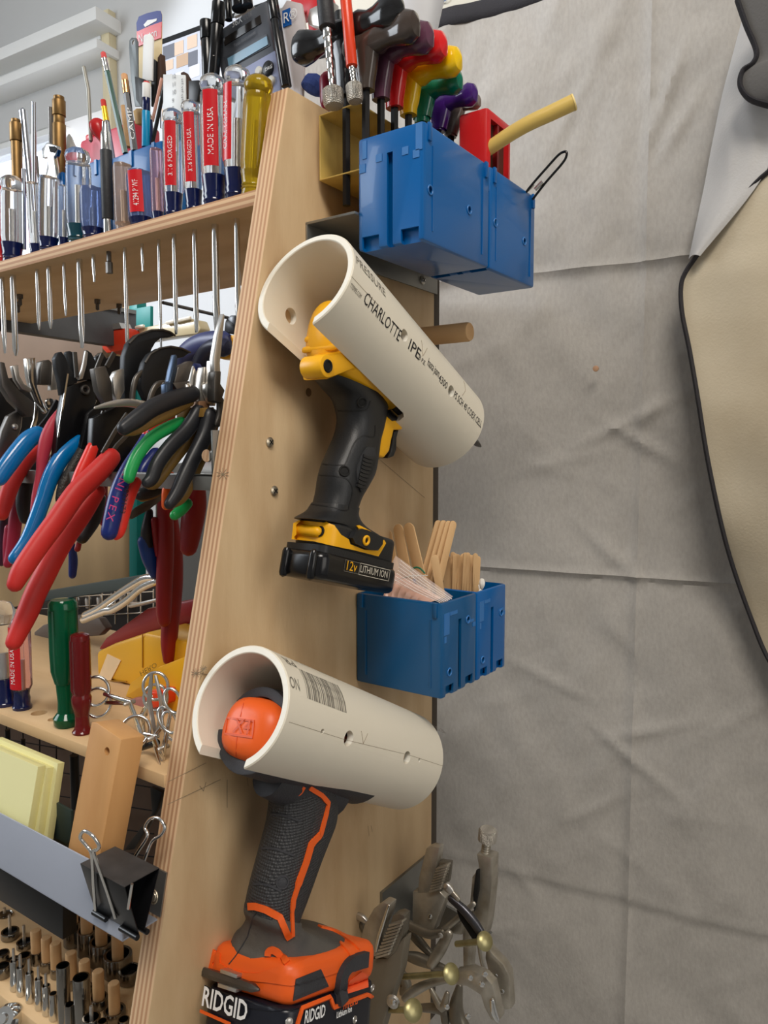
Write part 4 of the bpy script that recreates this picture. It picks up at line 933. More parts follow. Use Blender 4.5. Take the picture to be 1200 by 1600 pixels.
# pencils and other upright tools in the bins
def pencil(lab, a_, c_, w, y, m, er=(214, 84, 84), fer=None, fl=.12, text=None):
    p, q = py(*a_, y), py(*c_, y); t = thing('pencil', p, lab, 'pencil'); d = (q-p); L_ = d.length; d.normalize(); r = w/2*mpp(q)
    B().sweep([p, p+d*(L_*(1-fl*1.6))], r, seg=6).build('barrel', m, t, smooth=20)
    B().lathe(p, d, [(r*1.02, L_*(1-fl*1.6)), (r*1.04, L_*(1-fl*1.3)), (r*.94, L_*(1-fl*1.2)), (r*1.04, L_*(1-fl*1.05)), (r*.94, L_*(1-fl*.85)), (r*1.02, L_*(1-fl*.55))], seg=14).build('ferrule', fer or M_chrome, t)
    B().lathe(p, d, [(r*.92, L_*(1-fl*.55)), (r*.92, L_*.99), (r*.6, L_)], seg=14).build('eraser', mat('eraser_%d' % er[0], er, .7), t)
    if text:
        u = (CAM-p); n_ = (u-d*u.dot(d)).normalized(); yd = n_.cross(d); hh = r*1.7; w1 = max(v.x for v in textmesh(text, hh)[0])
        lettering(text, flatmap(p+d*(L_*.12)+n_*(r*1.02)-yd*(hh*.35), d, yd), hh, M_wprint, t, sx=L_*.42/w1)
    return t
pencil('dark green pencil with a worn pink eraser', (196, 240), (161, 82), 9, .478, mat('green_lacquer', (22, 78, 66), .25))
pencil('black pencil with white lettering and a gold ferrule', (210, 236), (194, 116), 11, .478, mat('black_lacquer', (20, 20, 26), .25), er=(222, 168, 120), fer=mat('copper', (214, 160, 110), .3, 1), text='CAMP', fl=.16)
pencil('blue and yellow pencil with a red eraser', (178, 262), (161, 156), 9, .482, mat('blue_lacquer', (26, 50, 96), .25), er=(216, 60, 50), fer=mat('yellow_foil', (240, 190, 40), .3, .5), fl=.2)
rod('marker_pen', 'bright blue marker with a white cap', 'pen', [(228, 230), (229, 128)], 13, .478, M_blue, parts=[('barrel', 0, .55, 1, mat('cyan_plastic', (0, 140, 190), .3)), ('grip', .55, .75, .95, M_navy), ('cap', .75, .97, 1.0, M_white), ('tip', .9, 1, .7, mat('eraser_214', (214, 84, 84), .7))])
rod('marker_pen', 'navy pen beside the bright blue marker', 'pen', [(236, 228), (234, 188)], 9, .482, M_navy)
rod('thin_file', 'long thin grey triangular file pointing up', 'file', [(142, 220), (138, 140), (131, 105)], 6, .50, mat('old_grey_steel', (150, 148, 140), .5, .6), rc=1)
rod('black_rod', 'slim black pen leaning right of the marker', 'pen', [(238, 225), (258, 130)], 6, .482, M_black)
rod('pink_pencil', 'pale pink pencil behind the slim black pen', 'pencil', [(238, 190), (253, 122)], 5, .490, mat('pink_lacquer', (222, 168, 150), .4))
rod('wooden_stick', 'brown wooden stick behind the green pencil', 'stick', [(200, 230), (193, 166)], 9, .50, M_dowel)
# hacksaw blade, ruler, card, black frame, scissors etc.
def plate(name, lab, cat, poly, y, th, m, bev=.0004, part='blade', holes=()):
    P_ = [py(u, v, y) for u, v in poly]; t = thing(name, sum(P_, Vector())/len(P_), lab, cat); o = B().prism(P_, (0, th, 0)).build(part, m, t, bevel=bev)
    if holes: cut(o, [B().lathe(py(u, v, y)-Y*.003, Y, [(r, 0), (r, th+.006)], seg=12) for u, v, r in holes])
    return t
c5 = crop(200, 0, 4.444)
plate('saw_blade', 'grey metal saw blade with a hole in its rounded end', 'blade', c5([(5, 330), (8, 280), (25, 260), (55, 262), (68, 290), (70, 530), (95, 560), (100, 740), (48, 740), (20, 560)]), .50, .0012, mat('grey_blade', (104, 108, 108), .45, .6), holes=[(*c5([(37, 295)])[0], .0022)])
t = plate('hanging_card', 'blue, red and cream product card standing at the back', 'card', c5([(58, 160), (75, 115), (130, 92), (200, 75), (225, 76), (234, 100), (232, 600), (65, 600)]), .515, .0008, mat('cream_card', (226, 206, 160), .6), bev=0, part='card', holes=[])
B().prism([py(u, v, .5142) for u, v in c5([(58, 160), (75, 115), (130, 92), (200, 75), (225, 76), (234, 100), (234, 150), (150, 180), (60, 220)])], (0, .0004, 0)).build('blue_header', mat('print_blue', (44, 56, 130), .5), t)
B().prism([py(u, v, .514) for u, v in c5([(60, 220), (150, 180), (234, 150), (230, 262), (150, 290), (62, 325)])], (0, .0004, 0)).build('red_band', M_red, t)
B().prism([py(u, v, .5138) for u, v in c5([(108, 172), (135, 140), (170, 135), (200, 128), (196, 145), (160, 165), (118, 188)])], (0, .0004, 0)).build('hang_slot', M_white, t)
p, q = py(*c5([(72, 300)])[0], .5136), py(*c5([(200, 250)])[0], .5136); w1 = max(v.x for v in textmesh('Norton', .012)[0]); lettering('Norton', flatmap(p, q-p, Z), .012, M_wprint, t, sx=(q-p).length/w1)
plate('paint_stick', 'white flat stick in front of the product card', 'stick', c5([(98, 560), (105, 260), (120, 238), (155, 235), (172, 262), (166, 560)]), .500, .002, M_white, part='stick')
plate('black_clip', 'black plastic wedge clip beside the white stick', 'clip', c5([(46, 530), (110, 548), (108, 650), (95, 750), (55, 690)]), .492, .006, M_black, part='wedge')
plate('black_comb', 'black strip right of the white stick', 'strip', c5([(166, 400), (190, 420), (185, 650), (160, 740), (160, 560)]), .502, .003, M_black, part='strip')
plate('yellow_tape_ring', 'tan and grey roll edge behind the black pencil', 'roll', c5([(35, 770), (60, 752), (95, 752), (110, 780), (100, 860), (50, 860)]), .51, .01, mat('tan_tape', (200, 160, 90), .6), part='roll')
plate('bristle_brush', 'dark brush bristles behind the white ruler', 'brush', c5([(365, 505), (385, 495), (410, 540), (415, 680), (385, 690)]), .505, .006, mat('dark_bristle', (70, 50, 40), .9), part='bristles')
plate('wood_rod', 'dark brown twig like tool right of the product card', 'rod', c5([(205, 400), (225, 370), (232, 500), (225, 640), (200, 660)]), .505, .006, mat('dark_brown_wood', (70, 48, 36), .8), part='shaft')
rl2 = plate('plastic_ruler', 'short white plastic ruler behind the capped driver', 'ruler', c5([(243, 800), (243, 515), (395, 520), (400, 720), (395, 800)]), .475, .0015, mat('white_plastic', (228, 230, 230), .35), part='ruler')
for k in range(5):
    p = py(*c5([(305, 550+k*55)])[0], .4745); lettering('%d' % (12-k), flatmap(p, X, Z), .0055, mat('grey_print', (120, 120, 124), .6), rl2)
    for j in (0, 1, 2): q = py(*c5([(375+j*2, 550+k*55+j*16)])[0], .4745); B().box(q.x-.0012, q.x+.0012, q.y-.0002, q.y, q.z-.0002, q.z+.0002).build('tick', mat('grey_print', (120, 120, 124), .6), rl2)
plate('black_block', 'small black plastic block behind the MADE IN USA driver', 'block', c5([(420, 700), (420, 560), (490, 555), (495, 600), (480, 700)]), .475, .008, M_black, part='block')
# calculator
Yc = .505
q = [py(u, v, Yc) for u, v in c5([(590, 235), (950, 0), (1062, 605), (1062, 760), (690, 760), (645, 520)])]
cal = thing('calculator', (q[0]+q[3])/2, 'grey solar calculator reading 36X SOLAR leaning behind the screwdrivers', 'calculator')
B().prism(q, (0, .009, 0)).build('body', mat('calculator_grey', (84, 88, 96), .45), cal, bevel=.002)
def cp(nm, pts, y, th, m, bev=0): return B().prism([py(u, v, y) for u, v in c5(pts)], (0, th, 0)).build(nm, m, cal, bevel=bev)
cp('keypad_face', [(800, 475), (1020, 350), (1055, 590), (1062, 750), (700, 750), (690, 560)], Yc-.0012, .0015, mat('calculator_lilac', (150, 158, 190), .45), .0004)
cp('solar_cell', [(658, 270), (915, 105), (925, 160), (672, 315)], Yc-.0006, .001, mat('solar_brown', (52, 48, 46), .15))
cp('display_bezel', [(664, 400), (962, 235), (985, 315), (690, 480)], Yc-.0006, .001, mat('bezel_grey', (66, 70, 78), .4))
cp('display', [(690, 405), (962, 250), (972, 308), (700, 468)], Yc-.0012, .001, mat('display_blue', (120, 160, 186), .2))
p, q_ = py(*c5([(950, 500)])[0], Yc-.0016), py(*c5([(1005, 455)])[0], Yc-.0016); kc = (p+q_)/2
B().lathe(kc, -Y, [(.0062, 0), (.0062, .0018), (.005, .0028), (.0001, .003)], seg=20).build('key', M_black, cal)
for (u, v) in ((915, 500), (1000, 565), (940, 560)): B().lathe(py(*c5([(u, v)])[0], Yc-.0012), -Y, [(.0042, 0), (.0042, .002), (.003, .003), (.0001, .003)], seg=14).build('key', mat('key_ivory', (208, 206, 196), .4), cal)
def ct(txt, a_, c_, hh, m, par=cal, y=Yc-.0018):
    p, q_ = py(*c5([a_])[0], y), py(*c5([c_])[0], y); w1 = max(v.x for v in textmesh(txt, hh)[0]); lettering(txt, flatmap(p, q_-p, (q_-p).cross(Y)*-1 if (q_-p).cross(Y).z < 0 else (q_-p).cross(Y)), hh, m, par, sx=(q_-p).length/w1)
ct('36X', (722, 195), (795, 150), .0088, M_wprint); ct('SOLAR', (798, 150), (862, 108), .0068, mat('grey_print', (120, 120, 124), .6))
ct('Texas Instruments', (735, 330), (885, 232), .0045, mat('grey_print', (120, 120, 124), .6)); ct('DRG', (952, 497), (1000, 470), .0042, M_wprint, y=Yc-.0048)
t = thing('calculator_strap', py(*c5([(800, 70)])[0], .52), 'pale grey rounded tab above the calculator', 'tab')
B().prism([py(u, v, .52) for u, v in c5([(728, 120), (745, 80), (800, 40), (850, 25), (868, 42), (800, 90)])], (0, .004, 0)).build('tab', mat('pale_grey_plastic', (170, 172, 172), .5), t, bevel=.001)
# tall black pens and rods
for i, (a_, c_, w, lab) in enumerate([(((560, 600)), (545, 150), 15, 'black clip topped pen left of the calculator'), ((590, 560), (632, 20), 15, 'tall black capped pen beside the calculator'), ((560, 620), (600, 390), 7, 'slim silver grey blade tip behind the black pens'), ((700, 140), (688, -40), 9, 'thin black rod above the calculator, leftmost'), ((775, 60), (760, -60), 20, 'black rod above the calculator, middle'), ((830, 40), (820, -60), 14, 'black rod above the calculator, rightmost'), ((1095, 600), (990, -40), 13, 'long black rod leaning along the calculator edge'), ((1118, 600), (1010, -60), 9, 'second long black rod along the calculator edge')]):
    m = M_gloss if i != 2 else M_steel
    rod('black_pen', lab, 'pen', c5([a_, c_]), w*1.25 if i not in (6, 7) else w, .498-.002*i if i < 6 else .49+.006*(i-6), m, parts=[('barrel', 0, .72, 1, m), ('cap', .72, 1, 1.12, m)])
# ruler in clear sleeve with blue logo
t = plate('clear_ruler', 'frosted plastic ruler sleeve with a blue square marked R, behind the panel top', 'ruler', [(440, 140), (436, 20), (448, 0), (470, 5), (476, 40), (472, 150)], .50, .003, mat('frosted_plastic', (222, 214, 214), .4, trans=.3), part='sleeve')
B().prism([py(u, v, .4992) for u, v in [(441, 17), (453, 12), (455, 38), (442, 43)]], (0, .0006, 0)).build('blue_square', mat('logo_blue', (26, 92, 170), .4), t)
p = py(442, 37, .4985); lettering('R®', flatmap(p, X, Z), .012, M_wprint, t)
plate('plastic_guard', 'bright red plastic shape at the top behind the panel', 'handle', [(446, 30), (452, 0), (500, -30), (520, 20), (500, 60), (482, 55), (478, 20)], .52, .015, mat('bright_red', (216, 34, 40), .35), part='grip', bev=.002)
plate('adjustable_wrench', 'grey adjustable wrench jaw behind the black handle', 'wrench', [(480, 30), (484, 14), (500, 6), (520, 2), (520, 36), (500, 42), (482, 38)], .505, .008, M_steel, part='jaw')
plate('picture_frame', 'photo sheet in a thin black frame on the wall', 'picture', [(250, 62), (420, 0), (420, 200), (250, 200)], 1.62, .015, M_black, part='frame', bev=.001)
pf = [o for o in bpy.data.objects if o.name == 'picture_frame'][0]
B().prism([py(u, v, 1.6185) for u, v in [(252, 70), (420, 8), (420, 200), (252, 200)]], (0, .001, 0)).build('photo_sheet', mat('photo_paper', (196, 198, 206), .5), pf)
random.seed(5)
cols = [(110, 112, 120), (168, 168, 176), (190, 160, 132), (120, 124, 138), (150, 146, 150), (214, 188, 164), (90, 94, 110), (226, 226, 230)]
for i in range(5):
    for j in range(5):
        u0 = 254+i*20+random.uniform(-2, 2); v0 = 72-(u0-252)*.37+j*24+random.uniform(0, 3); w_ = random.uniform(14, 19); h_ = random.uniform(15, 22)
        B().prism([py(u, v, 1.6175-.0001*i) for u, v in [(u0, v0), (u0+w_, v0-w_*.37), (u0+w_, v0-w_*.37+h_), (u0, v0+h_)]], (0, .0006, 0)).build('photo', mat('photo_tone_%d' % random.randrange(8), cols[(i*3+j*5) % 8], .5), pf)
# ------------------------------------------------------------------ T-handle keys in the tan holder
KC = crop(430, 0, 3.871)
def tkey(lab, Rr, st, m, hb_=.0115, full=None, y=None, ls=1):
    s = pz(*KC([st])[0], 1.7645) if y is None else py(*KC([st])[0], y); y0 = s.y; R_ = py(*KC([Rr])[0], y0); hx = R_.x-s.x
    t = thing('hex_key', Vector((s.x, y0, 1.763)), lab, 'hex key', None); zc = R_.z; x0 = s.x-hx
    b = B(); n = 13; pts = []; rad = []
    for i in range(n):
        k = i/(n-1)*2-1; zz = zc - .10*hx*(1-abs(k))**1.0 + .03*hx*math.cos(k*PI); pts.append(Vector((s.x+hx*(k if k > 0 else k*ls), y0, zz))); w = 1.0+.22*math.cos(k*2*PI*.98)*(1 if abs(k) > .45 else -.3); rad.append((hb_*w*.85, hb_*.62*w))
    b.sweep(pts, rad, up=(0, 0, 1), seg=16, e=2.7, round_cap=2)
    b.build('grip', m, t)
    c = s.x; B().sweep([Vector((c, y0, zc-.002)), Vector((c, y0, zc-.012)), Vector((c, y0, zc-.022)), Vector((c, y0, max(zc-.05, 1.775))), Vector((c, y0, 1.770))], [(min(hx*.62, .0135 if ls < 1 else .02), .0065), (min(hx*.42, .0105 if ls < 1 else .014), .0062), (hb_*.78, .006), (hb_*.62, .0056), (hb_*.6, .0056)], seg=18, up=X, e=3).build('stem', m, t)
    B().lathe((c, y0, 1.775), -Z, [(.0032, 0), (.0032, .085)], seg=6).build('hex_shaft', mat('black_oxide', (30, 28, 28), .4, .6), t, smooth=20)
    return t
def vinyl(n, c): return mat(n, c, .18, coat=.4)
kk = [('largest black T-handle hex key at the left end of the row', (712, 60), (430, 610), vinyl('vinyl_black', (24, 24, 26)), .0125),
      ('dark grey brown T-handle hex key next to the black one', (812, 150), (548, 598), vinyl('vinyl_brown', (66, 56, 50)), .011),
      ('plum coloured T-handle hex key between brown and red ones', (898, 215), (640, 650), vinyl('vinyl_plum', (98, 58, 78)), .011),
      ('red T-handle hex key between plum and yellow ones', (980, 270), (722, 700), vinyl('vinyl_red', (222, 34, 36)), .0112),
      ('yellow T-handle hex key between red and green ones', (1072, 360), (806, 742), vinyl('vinyl_yellow', (244, 200, 10)), .0108),
      ('green T-handle hex key between yellow and purple ones', (1085, 485), (888, 790), vinyl('vinyl_green', (0, 110, 84)), .0095),
      ('purple T-handle hex key behind the red box', (1180, 565), (985, 840), vinyl('vinyl_purple', (66, 28, 110)), .009),
      ('small grey brown T-handle hex key at the right end', (1215, 610), (1062, 870), vinyl('vinyl_grey', (120, 112, 104)), .006)]
for i_, (l_, R_, s_, m, h_) in enumerate(kk): tkey(l_, R_, s_, m, h_, y=.467 if i_ == 0 else None, ls=1 if i_ == 0 else .35)
# telescoping tools
M_knurl = knobbly(mat('knurled_steel', (186, 180, 170), .35, .8), 900, 1)
def tele(lab, top, mid, bot, disc, w, rdisc, y, m, mp_=(0, 0)):
    p0, p1, p2, p3 = [py(*KC([q])[0], y) for q in (top, mid, bot, disc)]; t = thing('telescoping_magnet', p3, lab, 'magnet'); k = mpp(p2)
    B().sweep([p0, p1], w/2*k, seg=18).build('handle', m, t, bevel=.0004)
    d = p2-p1; n = 6
    for i in range(n): B().sweep([p1+d*(i/n), p1+d*((i+1)/n)], w/2*k*(.62-.055*i), seg=14).build('tube_section', M_chrome, t, bevel=.0002)
    a = (p2-p1).normalized(); B().lathe(p3-a*.004, a, [(rdisc*k*.9, 0), (rdisc*k, .0008), (rdisc*k, .010), (rdisc*k*.85, .0125), (rdisc*k*.6, .013)], seg=28).build('magnet_head', M_knurl, t)
tele('telescoping magnet with black grip and knurled steel head', (290, -140), (315, 168), (346, 545), (350, 575), 26, 16.5, .4515, M_rub)
tele('telescoping magnet with orange red grip and bright head', (415, -140), (464, 402), (478, 530), (478, 545), 18, 13, .4545, mat('orange_red', (226, 66, 30), .3))
rod('black_rod', 'black rod between the two telescoping magnets', 'rod', [(539, 150), (536, 110), (532, 20)], 19, .485, M_black, parts=[('shaft', 0, .1, .8, M_black), ('body', .1, 1, 1, M_black)])
t = thing('bottle', py(650, 30, .62), 'translucent white plastic bottle neck above the keys', 'bottle')
B().lathe(py(640, 80, .62), py(665, -30, .62)-py(640, 80, .62), [(.022, 0), (.021, .05), (.019, .09), (.018, .12)], seg=24).build('neck', mat('translucent_white', (232, 234, 238), .35, trans=.25), t)
t = thing('cloth_scrap', py(490, 140, .50), 'crumpled dark blue cloth piece behind the black magnet', 'cloth')
random.seed(11); b = B(); b.sweep([py(u, v, .50) for u, v in ((474, 134), (482, 130), (492, 132), (500, 138), (506, 146))], [(.003, .003), (.0075, .006), (.0085, .007), (.0075, .006), (.004, .003)], seg=9).build('fold', mat('dark_blue_cloth', (20, 44, 104), .8, bump=1, bscale=200), t, smooth=20)
rod('maroon_handle', 'maroon rounded handle end behind the black magnet', 'handle', [(513, 160), (512, 126)], 26, .49, mat('maroon_plastic', (140, 30, 52), .3), rc=3)
# red box, yellow tube and wire loops in the upper bins
bx0 = px(757, 163, -.291); t = thing('red_box', (-.305, .585, 1.70), 'red plastic box with a dark recessed window standing in the far upper bin', 'box')
zt_ = py(757, 166, .5605).z
o = B().box(-.318, -.291, .561, .606, 1.6535, zt_, bev=.003).build('body', M_redp, t); cut(o, [B().box(-.296, -.28, .567, .600, 1.70, zt_-.008)])
B().box(-.2965, -.2955, .567, .600, 1.70, zt_-.008).build('window', mat('recess_brown', (70, 50, 40), .3), t)
B().box(-.2955, -.2915, .580, .583, 1.70, zt_-.008).build('window_bar', mat('dark_red', (130, 20, 20), .4), t)
M_latex = mat('latex_tube', (238, 204, 112), .3, trans=.15, coat=.2)
t = thing('latex_tube', py(740, 250, .575), 'translucent yellow rubber tube sticking out of the far upper bin', 'tube')
tp = [py(u, v, y) for u, v, y in ((722, 285, .565), (742, 250, .567), (780, 221, .57), (820, 196, .575), (860, 177, .582), (896, 160, .588))]
o = B().sweep(spl([tuple(p) for p in tp], 4), [.0052+.0011*i/20 for i in range(21)], seg=20).build('tube', M_latex, t); dr_ = (tp[-1]-tp[-2]).normalized()
B().lathe(tp[-1]-dr_*.0002, dr_, [(.0066, 0), (.0062, .0012), (.0045, .0012), (.0042, -.004), (.0001, -.004)], seg=20, cap=False).build('tube_mouth', mat('latex_rim', (240, 214, 140), .4), t)
t = thing('wire_loop', py(850, 290, .625), 'black coated wire loop with silver ferrule in the far upper bin', 'wire')
B().sweep([Vector(p) for p in spl([tuple(py(u, v, .625)) for u, v in ((812, 318), (826, 295), (858, 258), (874, 241), (884, 237), (885, 244), (878, 256), (852, 286), (832, 312))], 5)], .0011, seg=8).build('wire', M_gloss, t)
B().sweep([py(836, 296, .6235), py(848, 284, .6235)], .0017, seg=10).build('ferrule', M_chrome, t)
B().sweep([py(824, 298, .6265), py(834, 288, .6265)], .0013, seg=10).build('ferrule', M_chrome, t)
# ------------------------------------------------------------------ sticks and bags in the lower bins
M_birch = mat('birch_stick', (222, 184, 136), .65, col2=(204, 164, 116), vscale=60, stretch=(1, 1, .15))
def stick(lab, top, bot, w, y0, y1, group=None, yawd=35, th=.0013):
    p, q = py(*bot, y0), py(*top, y1); t = None; d = (q-p); L_ = d.length; d.normalize(); n = Vector((math.sin(math.radians(-yawd)), -math.cos(math.radians(-yawd)), 0)) ; n = Vector((math.sin(math.radians(yawd)), -math.cos(math.radians(yawd)), 0)); n = (n-d*n.dot(d)).normalized(); s = n.cross(d); r = w/2*mpp(q)
    poly = [p-s*r, p+s*r]+[p+d*(L_-r)+s*(r*math.cos(a))+d*(r*math.sin(a)) for a in [i*PI/10 for i in range(11)]]
    o = B().prism([v+n*(th/2) for v in poly], -n*th).build('craft_stick', M_birch, None, bevel=.0002); tag(o, lab, 'stick', group); return o
gs = 'wide wooden sticks in the lower bins'
for i, (tp_, bt_, w_) in enumerate([((604, 828), (622, 920), 20), ((621, 819), (640, 925), 21), ((637, 817), (664, 930), 22)]):
    stick(['wide wooden stick half hidden behind the battery, leftmost', 'wide wooden stick behind the battery, middle of three', 'wide wooden stick behind the battery, rightmost of three'][i], tp_, bt_, w_, .560, .568-.004*i, gs, yawd=-10)
for i, (tp_, bt_) in enumerate([((686, 813), (655, 925)), ((694, 813), (664, 925)), ((702, 814), (672, 925)), ((709, 814), (682, 925))]):
    stick('wooden stick leaning right above the bins, %s of the fan of four' % ['leftmost', 'second', 'third', 'rightmost'][i], tp_, bt_, 12, .566, .585+.003*i, gs, yawd=60)
stick('short rounded wooden stick in front of the fan of four', (678, 867), (690, 935), 13, .562, .560, gs, yawd=25)
gc = 'craft sticks bunched upright in the far lower bin'
random.seed(2)
for i in range(14):
    u = 696+i*3.9; v = 864+random.uniform(-2, 5) + (6 if i < 3 else 0)
    stick('craft stick standing in the upright bunch in the far lower bin, %s from the left' % ['first', 'second', 'third', 'fourth', 'fifth', 'sixth', 'seventh', 'eighth', 'ninth', 'tenth', 'eleventh', 'twelfth', 'thirteenth', 'last'][i], (u, v), (u-3+random.uniform(-2, 2), 940), random.choice((7, 8, 10)), .592, .590+.003*(i % 4), gc, yawd=random.choice((50, 62, 30)))
M_bag = mat('clear_bag', (246, 226, 220), .2, trans=0, alpha=.38)
M_pinkf = mat('pink_film', (240, 196, 178), .35)
t = thing('plastic_bag', py(650, 920, .54), 'clear zip bag with pink contents bulging from the near lower bin', 'bag')
def bag(poly4, y, nu, nv, amp, name, m):
    c = [py(u, v, yy) for (u, v), yy in zip(poly4, y)]
    def f_(a, b_): p = (c[0]*(1-a)+c[1]*a)*(1-b_)+(c[3]*(1-a)+c[2]*a)*b_; return p+Vector((.3, -1, .3))*(amp*math.sin(a*PI)*math.sin(b_*PI)+.0008*math.sin(a*40))
    return B().grid(f_, nu, nv).build(name, m, t, fix=False)
bag([(598, 935), (664, 944), (690, 935), (610, 890)], (.53, .53, .55, .55), 20, 12, .006, 'pink_contents', M_pinkf)
bag([(600, 905), (695, 944), (708, 932), (618, 868)], (.525, .525, .535, .545), 20, 12, .004, 'bag_film', M_bag)
for i in range(7):
    a_, c_ = py(618-i*1.5+8, 876+i*5, .524), py(706-i*3, 936-i*.2+i*1.2, .522); B().sweep([a_, a_.lerp(c_, .5)-Y*.002, c_], .0003, seg=5).build('seal_rib', mat('bag_rib', (250, 240, 236), .3), t)
B().sweep([py(u, v, .529) for u, v in ((668, 899), (640, 900), (600, 912))], .0004, seg=5).build('zip_edge', M_white, t)
B().sweep([Vector(p) for p in spl([tuple(py(u, v, .545)) for u, v in ((640, 893), (648, 887), (656, 888), (664, 896))], 4)], .0008, seg=6).build('green_band', mat('green_zip', (20, 110, 80), .4), t)
t = thing('cotton_wad', py(750, 920, .60), 'white cotton swab tips at the far lower bin corner', 'cotton')
for i, (u, v) in enumerate(((748, 914), (753, 910), (744, 922), (750, 926), (738, 928))):
    B().sweep([py(u-2, v+22, .598), py(u, v+4, .596)], .0011, seg=6).build('swab_stem', M_white, t); B().lathe(py(u, v+5, .596), Z, [(.001, -.003), (.0026, 0), (.003, .003), (.0018, .006), (.0002, .0066)], seg=8).build('swab_tip', mat('cotton', (240, 236, 228), .9), t)
# ------------------------------------------------------------------ plier rack
prk = thing('plier_rack', (-.7, .37, 1.48), 'grey metal channel on which the pliers straddle', 'rack')
zr0, zr1 = px(333, 767, -.408).z, px(333, 742, -.408).z; yr_ = yfront(zr1)+.0015
B().box(-1.32, -.4085, yr_, yr_+.0015, zr0, zr1).box(-1.32, -.4085, yr_, yr_+.028, zr1-.0015, zr1).build('channel', M_zinc, prk, bevel=.0003)
B().box(-.4105, -.4085, yr_, yr_+.055, zr0, zr1+.032).build('end_flange', M_zinc, prk, bevel=.0003)
B().box(-.455, -.4085, yr_+.026, yr_+.0275, zr1-.002, zr1+.03).build('front_tab', M_steel, prk, bevel=.0004)
B().box(-1.32, -.4085, yr_+.05, yr_+.052, zr0, zr1-.001).build('rear_lip', M_zinc, prk)
B().lathe(px(323, 712, -.4105)-X*.0002, -X, [(.0045, 0), (.004, .001), (.002, .0022), (.0001, .0024)], seg=14).build('rivet', M_chrome, prk)
B().lathe(py(323, 713, yr_+.0255), -Y, [(.0045, 0), (.004, .001), (.002, .0022), (.0001, .0024)], seg=14).build('rivet', M_chrome, prk)
# pliers: each lies in its own plane across the channel; photo outlines are read on that plane
CA = crop(0, 540, 6); CBB = crop(180, 480, 6); C3 = crop(0, 600, 3); CD_ = crop(0, 700, 3.4286)
M_vr = mat('grip_red', (204, 44, 40), .5, var=.12, vscale=30)
M_vd = mat('grip_dark_red', (140, 22, 26), .42, var=.1, vscale=30)
M_vb = mat('grip_blue', (0, 112, 178), .22, coat=.3)
M_vk = mat('grip_black', (30, 31, 35), .4)
M_vn = mat('grip_navy', (24, 40, 110), .3)
M_vg = mat('grip_green', (30, 156, 80), .3)
M_vo = mat('grip_olive', (122, 92, 40), .5)
M_vc = mat('grip_crimson', (150, 28, 58), .4)
def pliers(lab, x, jaws=(), grips=(), shanks=(), pivot=None, group=None, cat='pliers', name='pliers'):
    """x = plane of the tool. jaws: (polygon, material, thickness[, x offset]); grips: (points, widths px, material, dx)"""
    first = (jaws[0][0][0] if jaws else grips[0][0][0]); t = thing(name, px(*first, x), lab, cat, group)
    for jw in jaws:
        poly, m, th = jw[:3]; dx = jw[3] if len(jw) > 3 else 0; nm = jw[4] if len(jw) > 4 else 'jaw'
        B().prism([px(u, v, x+dx+th/2) for u, v in poly], (-th, 0, 0)).build(nm, m, t, bevel=.0007)
    for g_ in grips:
        pts, w, m = g_[:3]; dx = g_[3] if len(g_) > 3 else 0; flat = g_[4] if len(g_) > 4 else .8; nm = g_[5] if len(g_) > 5 else 'handle'
        P_ = [px(u, v, x+dx) for u, v in pts]; w = w if isinstance(w, list) else [w]*len(P_)
        q = spl([tuple(p)+(ww/2*mpp(p),) for p, ww in zip(P_, w)], 4)
        B().sweep([Vector(k[:3]) for k in q], [(k[3]*flat, k[3]) for k in q], seg=14, up=X, e=2.4, round_cap=3).build(nm, m, t)
    for s_ in shanks:
        pts, w, m = s_[:3]; dx = s_[3] if len(s_) > 3 else 0; P_ = [px(u, v, x+dx) for u, v in pts]
        B().sweep(P_, [(w/2*mpp(p)*.6, w/2*mpp(p)) for p in P_], seg=8, e=4, up=X).build('shank', m, t)
    if pivot:
        u, v, r, m = pivot; p = px(u, v, x+.0035); B().lathe(p, X, [(r*mpp(p), 0), (r*mpp(p)*.9, .0012), (r*mpp(p)*.3, .002), (.0001, .002)], seg=16).build('pivot', m, t)
    return t
def X_(u, v=700, y=.385): return py(u, v, y).x
# right-hand group
pliers('long needle nose pliers with tall grey jaws nearest the side panel', X_(336), [(CBB([(1018, 58), (1030, 75), (985, 520), (990, 620), (935, 640), (925, 480), (960, 260)]), M_steel, .005), (CBB([(940, 600), (995, 600), (990, 720), (1030, 780), (990, 900), (930, 880), (930, 700)]), M_dsteel, .008, 0, 'body')],
       [(CBB([(985, 880), (990, 1000), (960, 1090)]), [14, 16, 12], M_dsteel, 0, .6, 'shank')])
pliers('olive and black gripped round nose pliers beside the needle nose, right of two', X_(322), [(CBB([(906, 497), (922, 510), (938, 700), (975, 790), (940, 930), (900, 900), (862, 790), (865, 720), (895, 700)]), M_steel, .006), (CBB([(835, 945), (930, 935), (940, 1020), (820, 1030)]), M_vo, .008, 0, 'collar')],
       [(C3([(985, 150), (960, 240), (905, 350), (862, 440), (830, 510), (795, 562)]), [28, 27, 25, 25, 23, 18], M_vk, .003), (C3([(1005, 160), (985, 260), (925, 400), (880, 500), (845, 545), (790, 566)]), [18, 16, 14, 14, 14, 15], M_vo, -.001)])
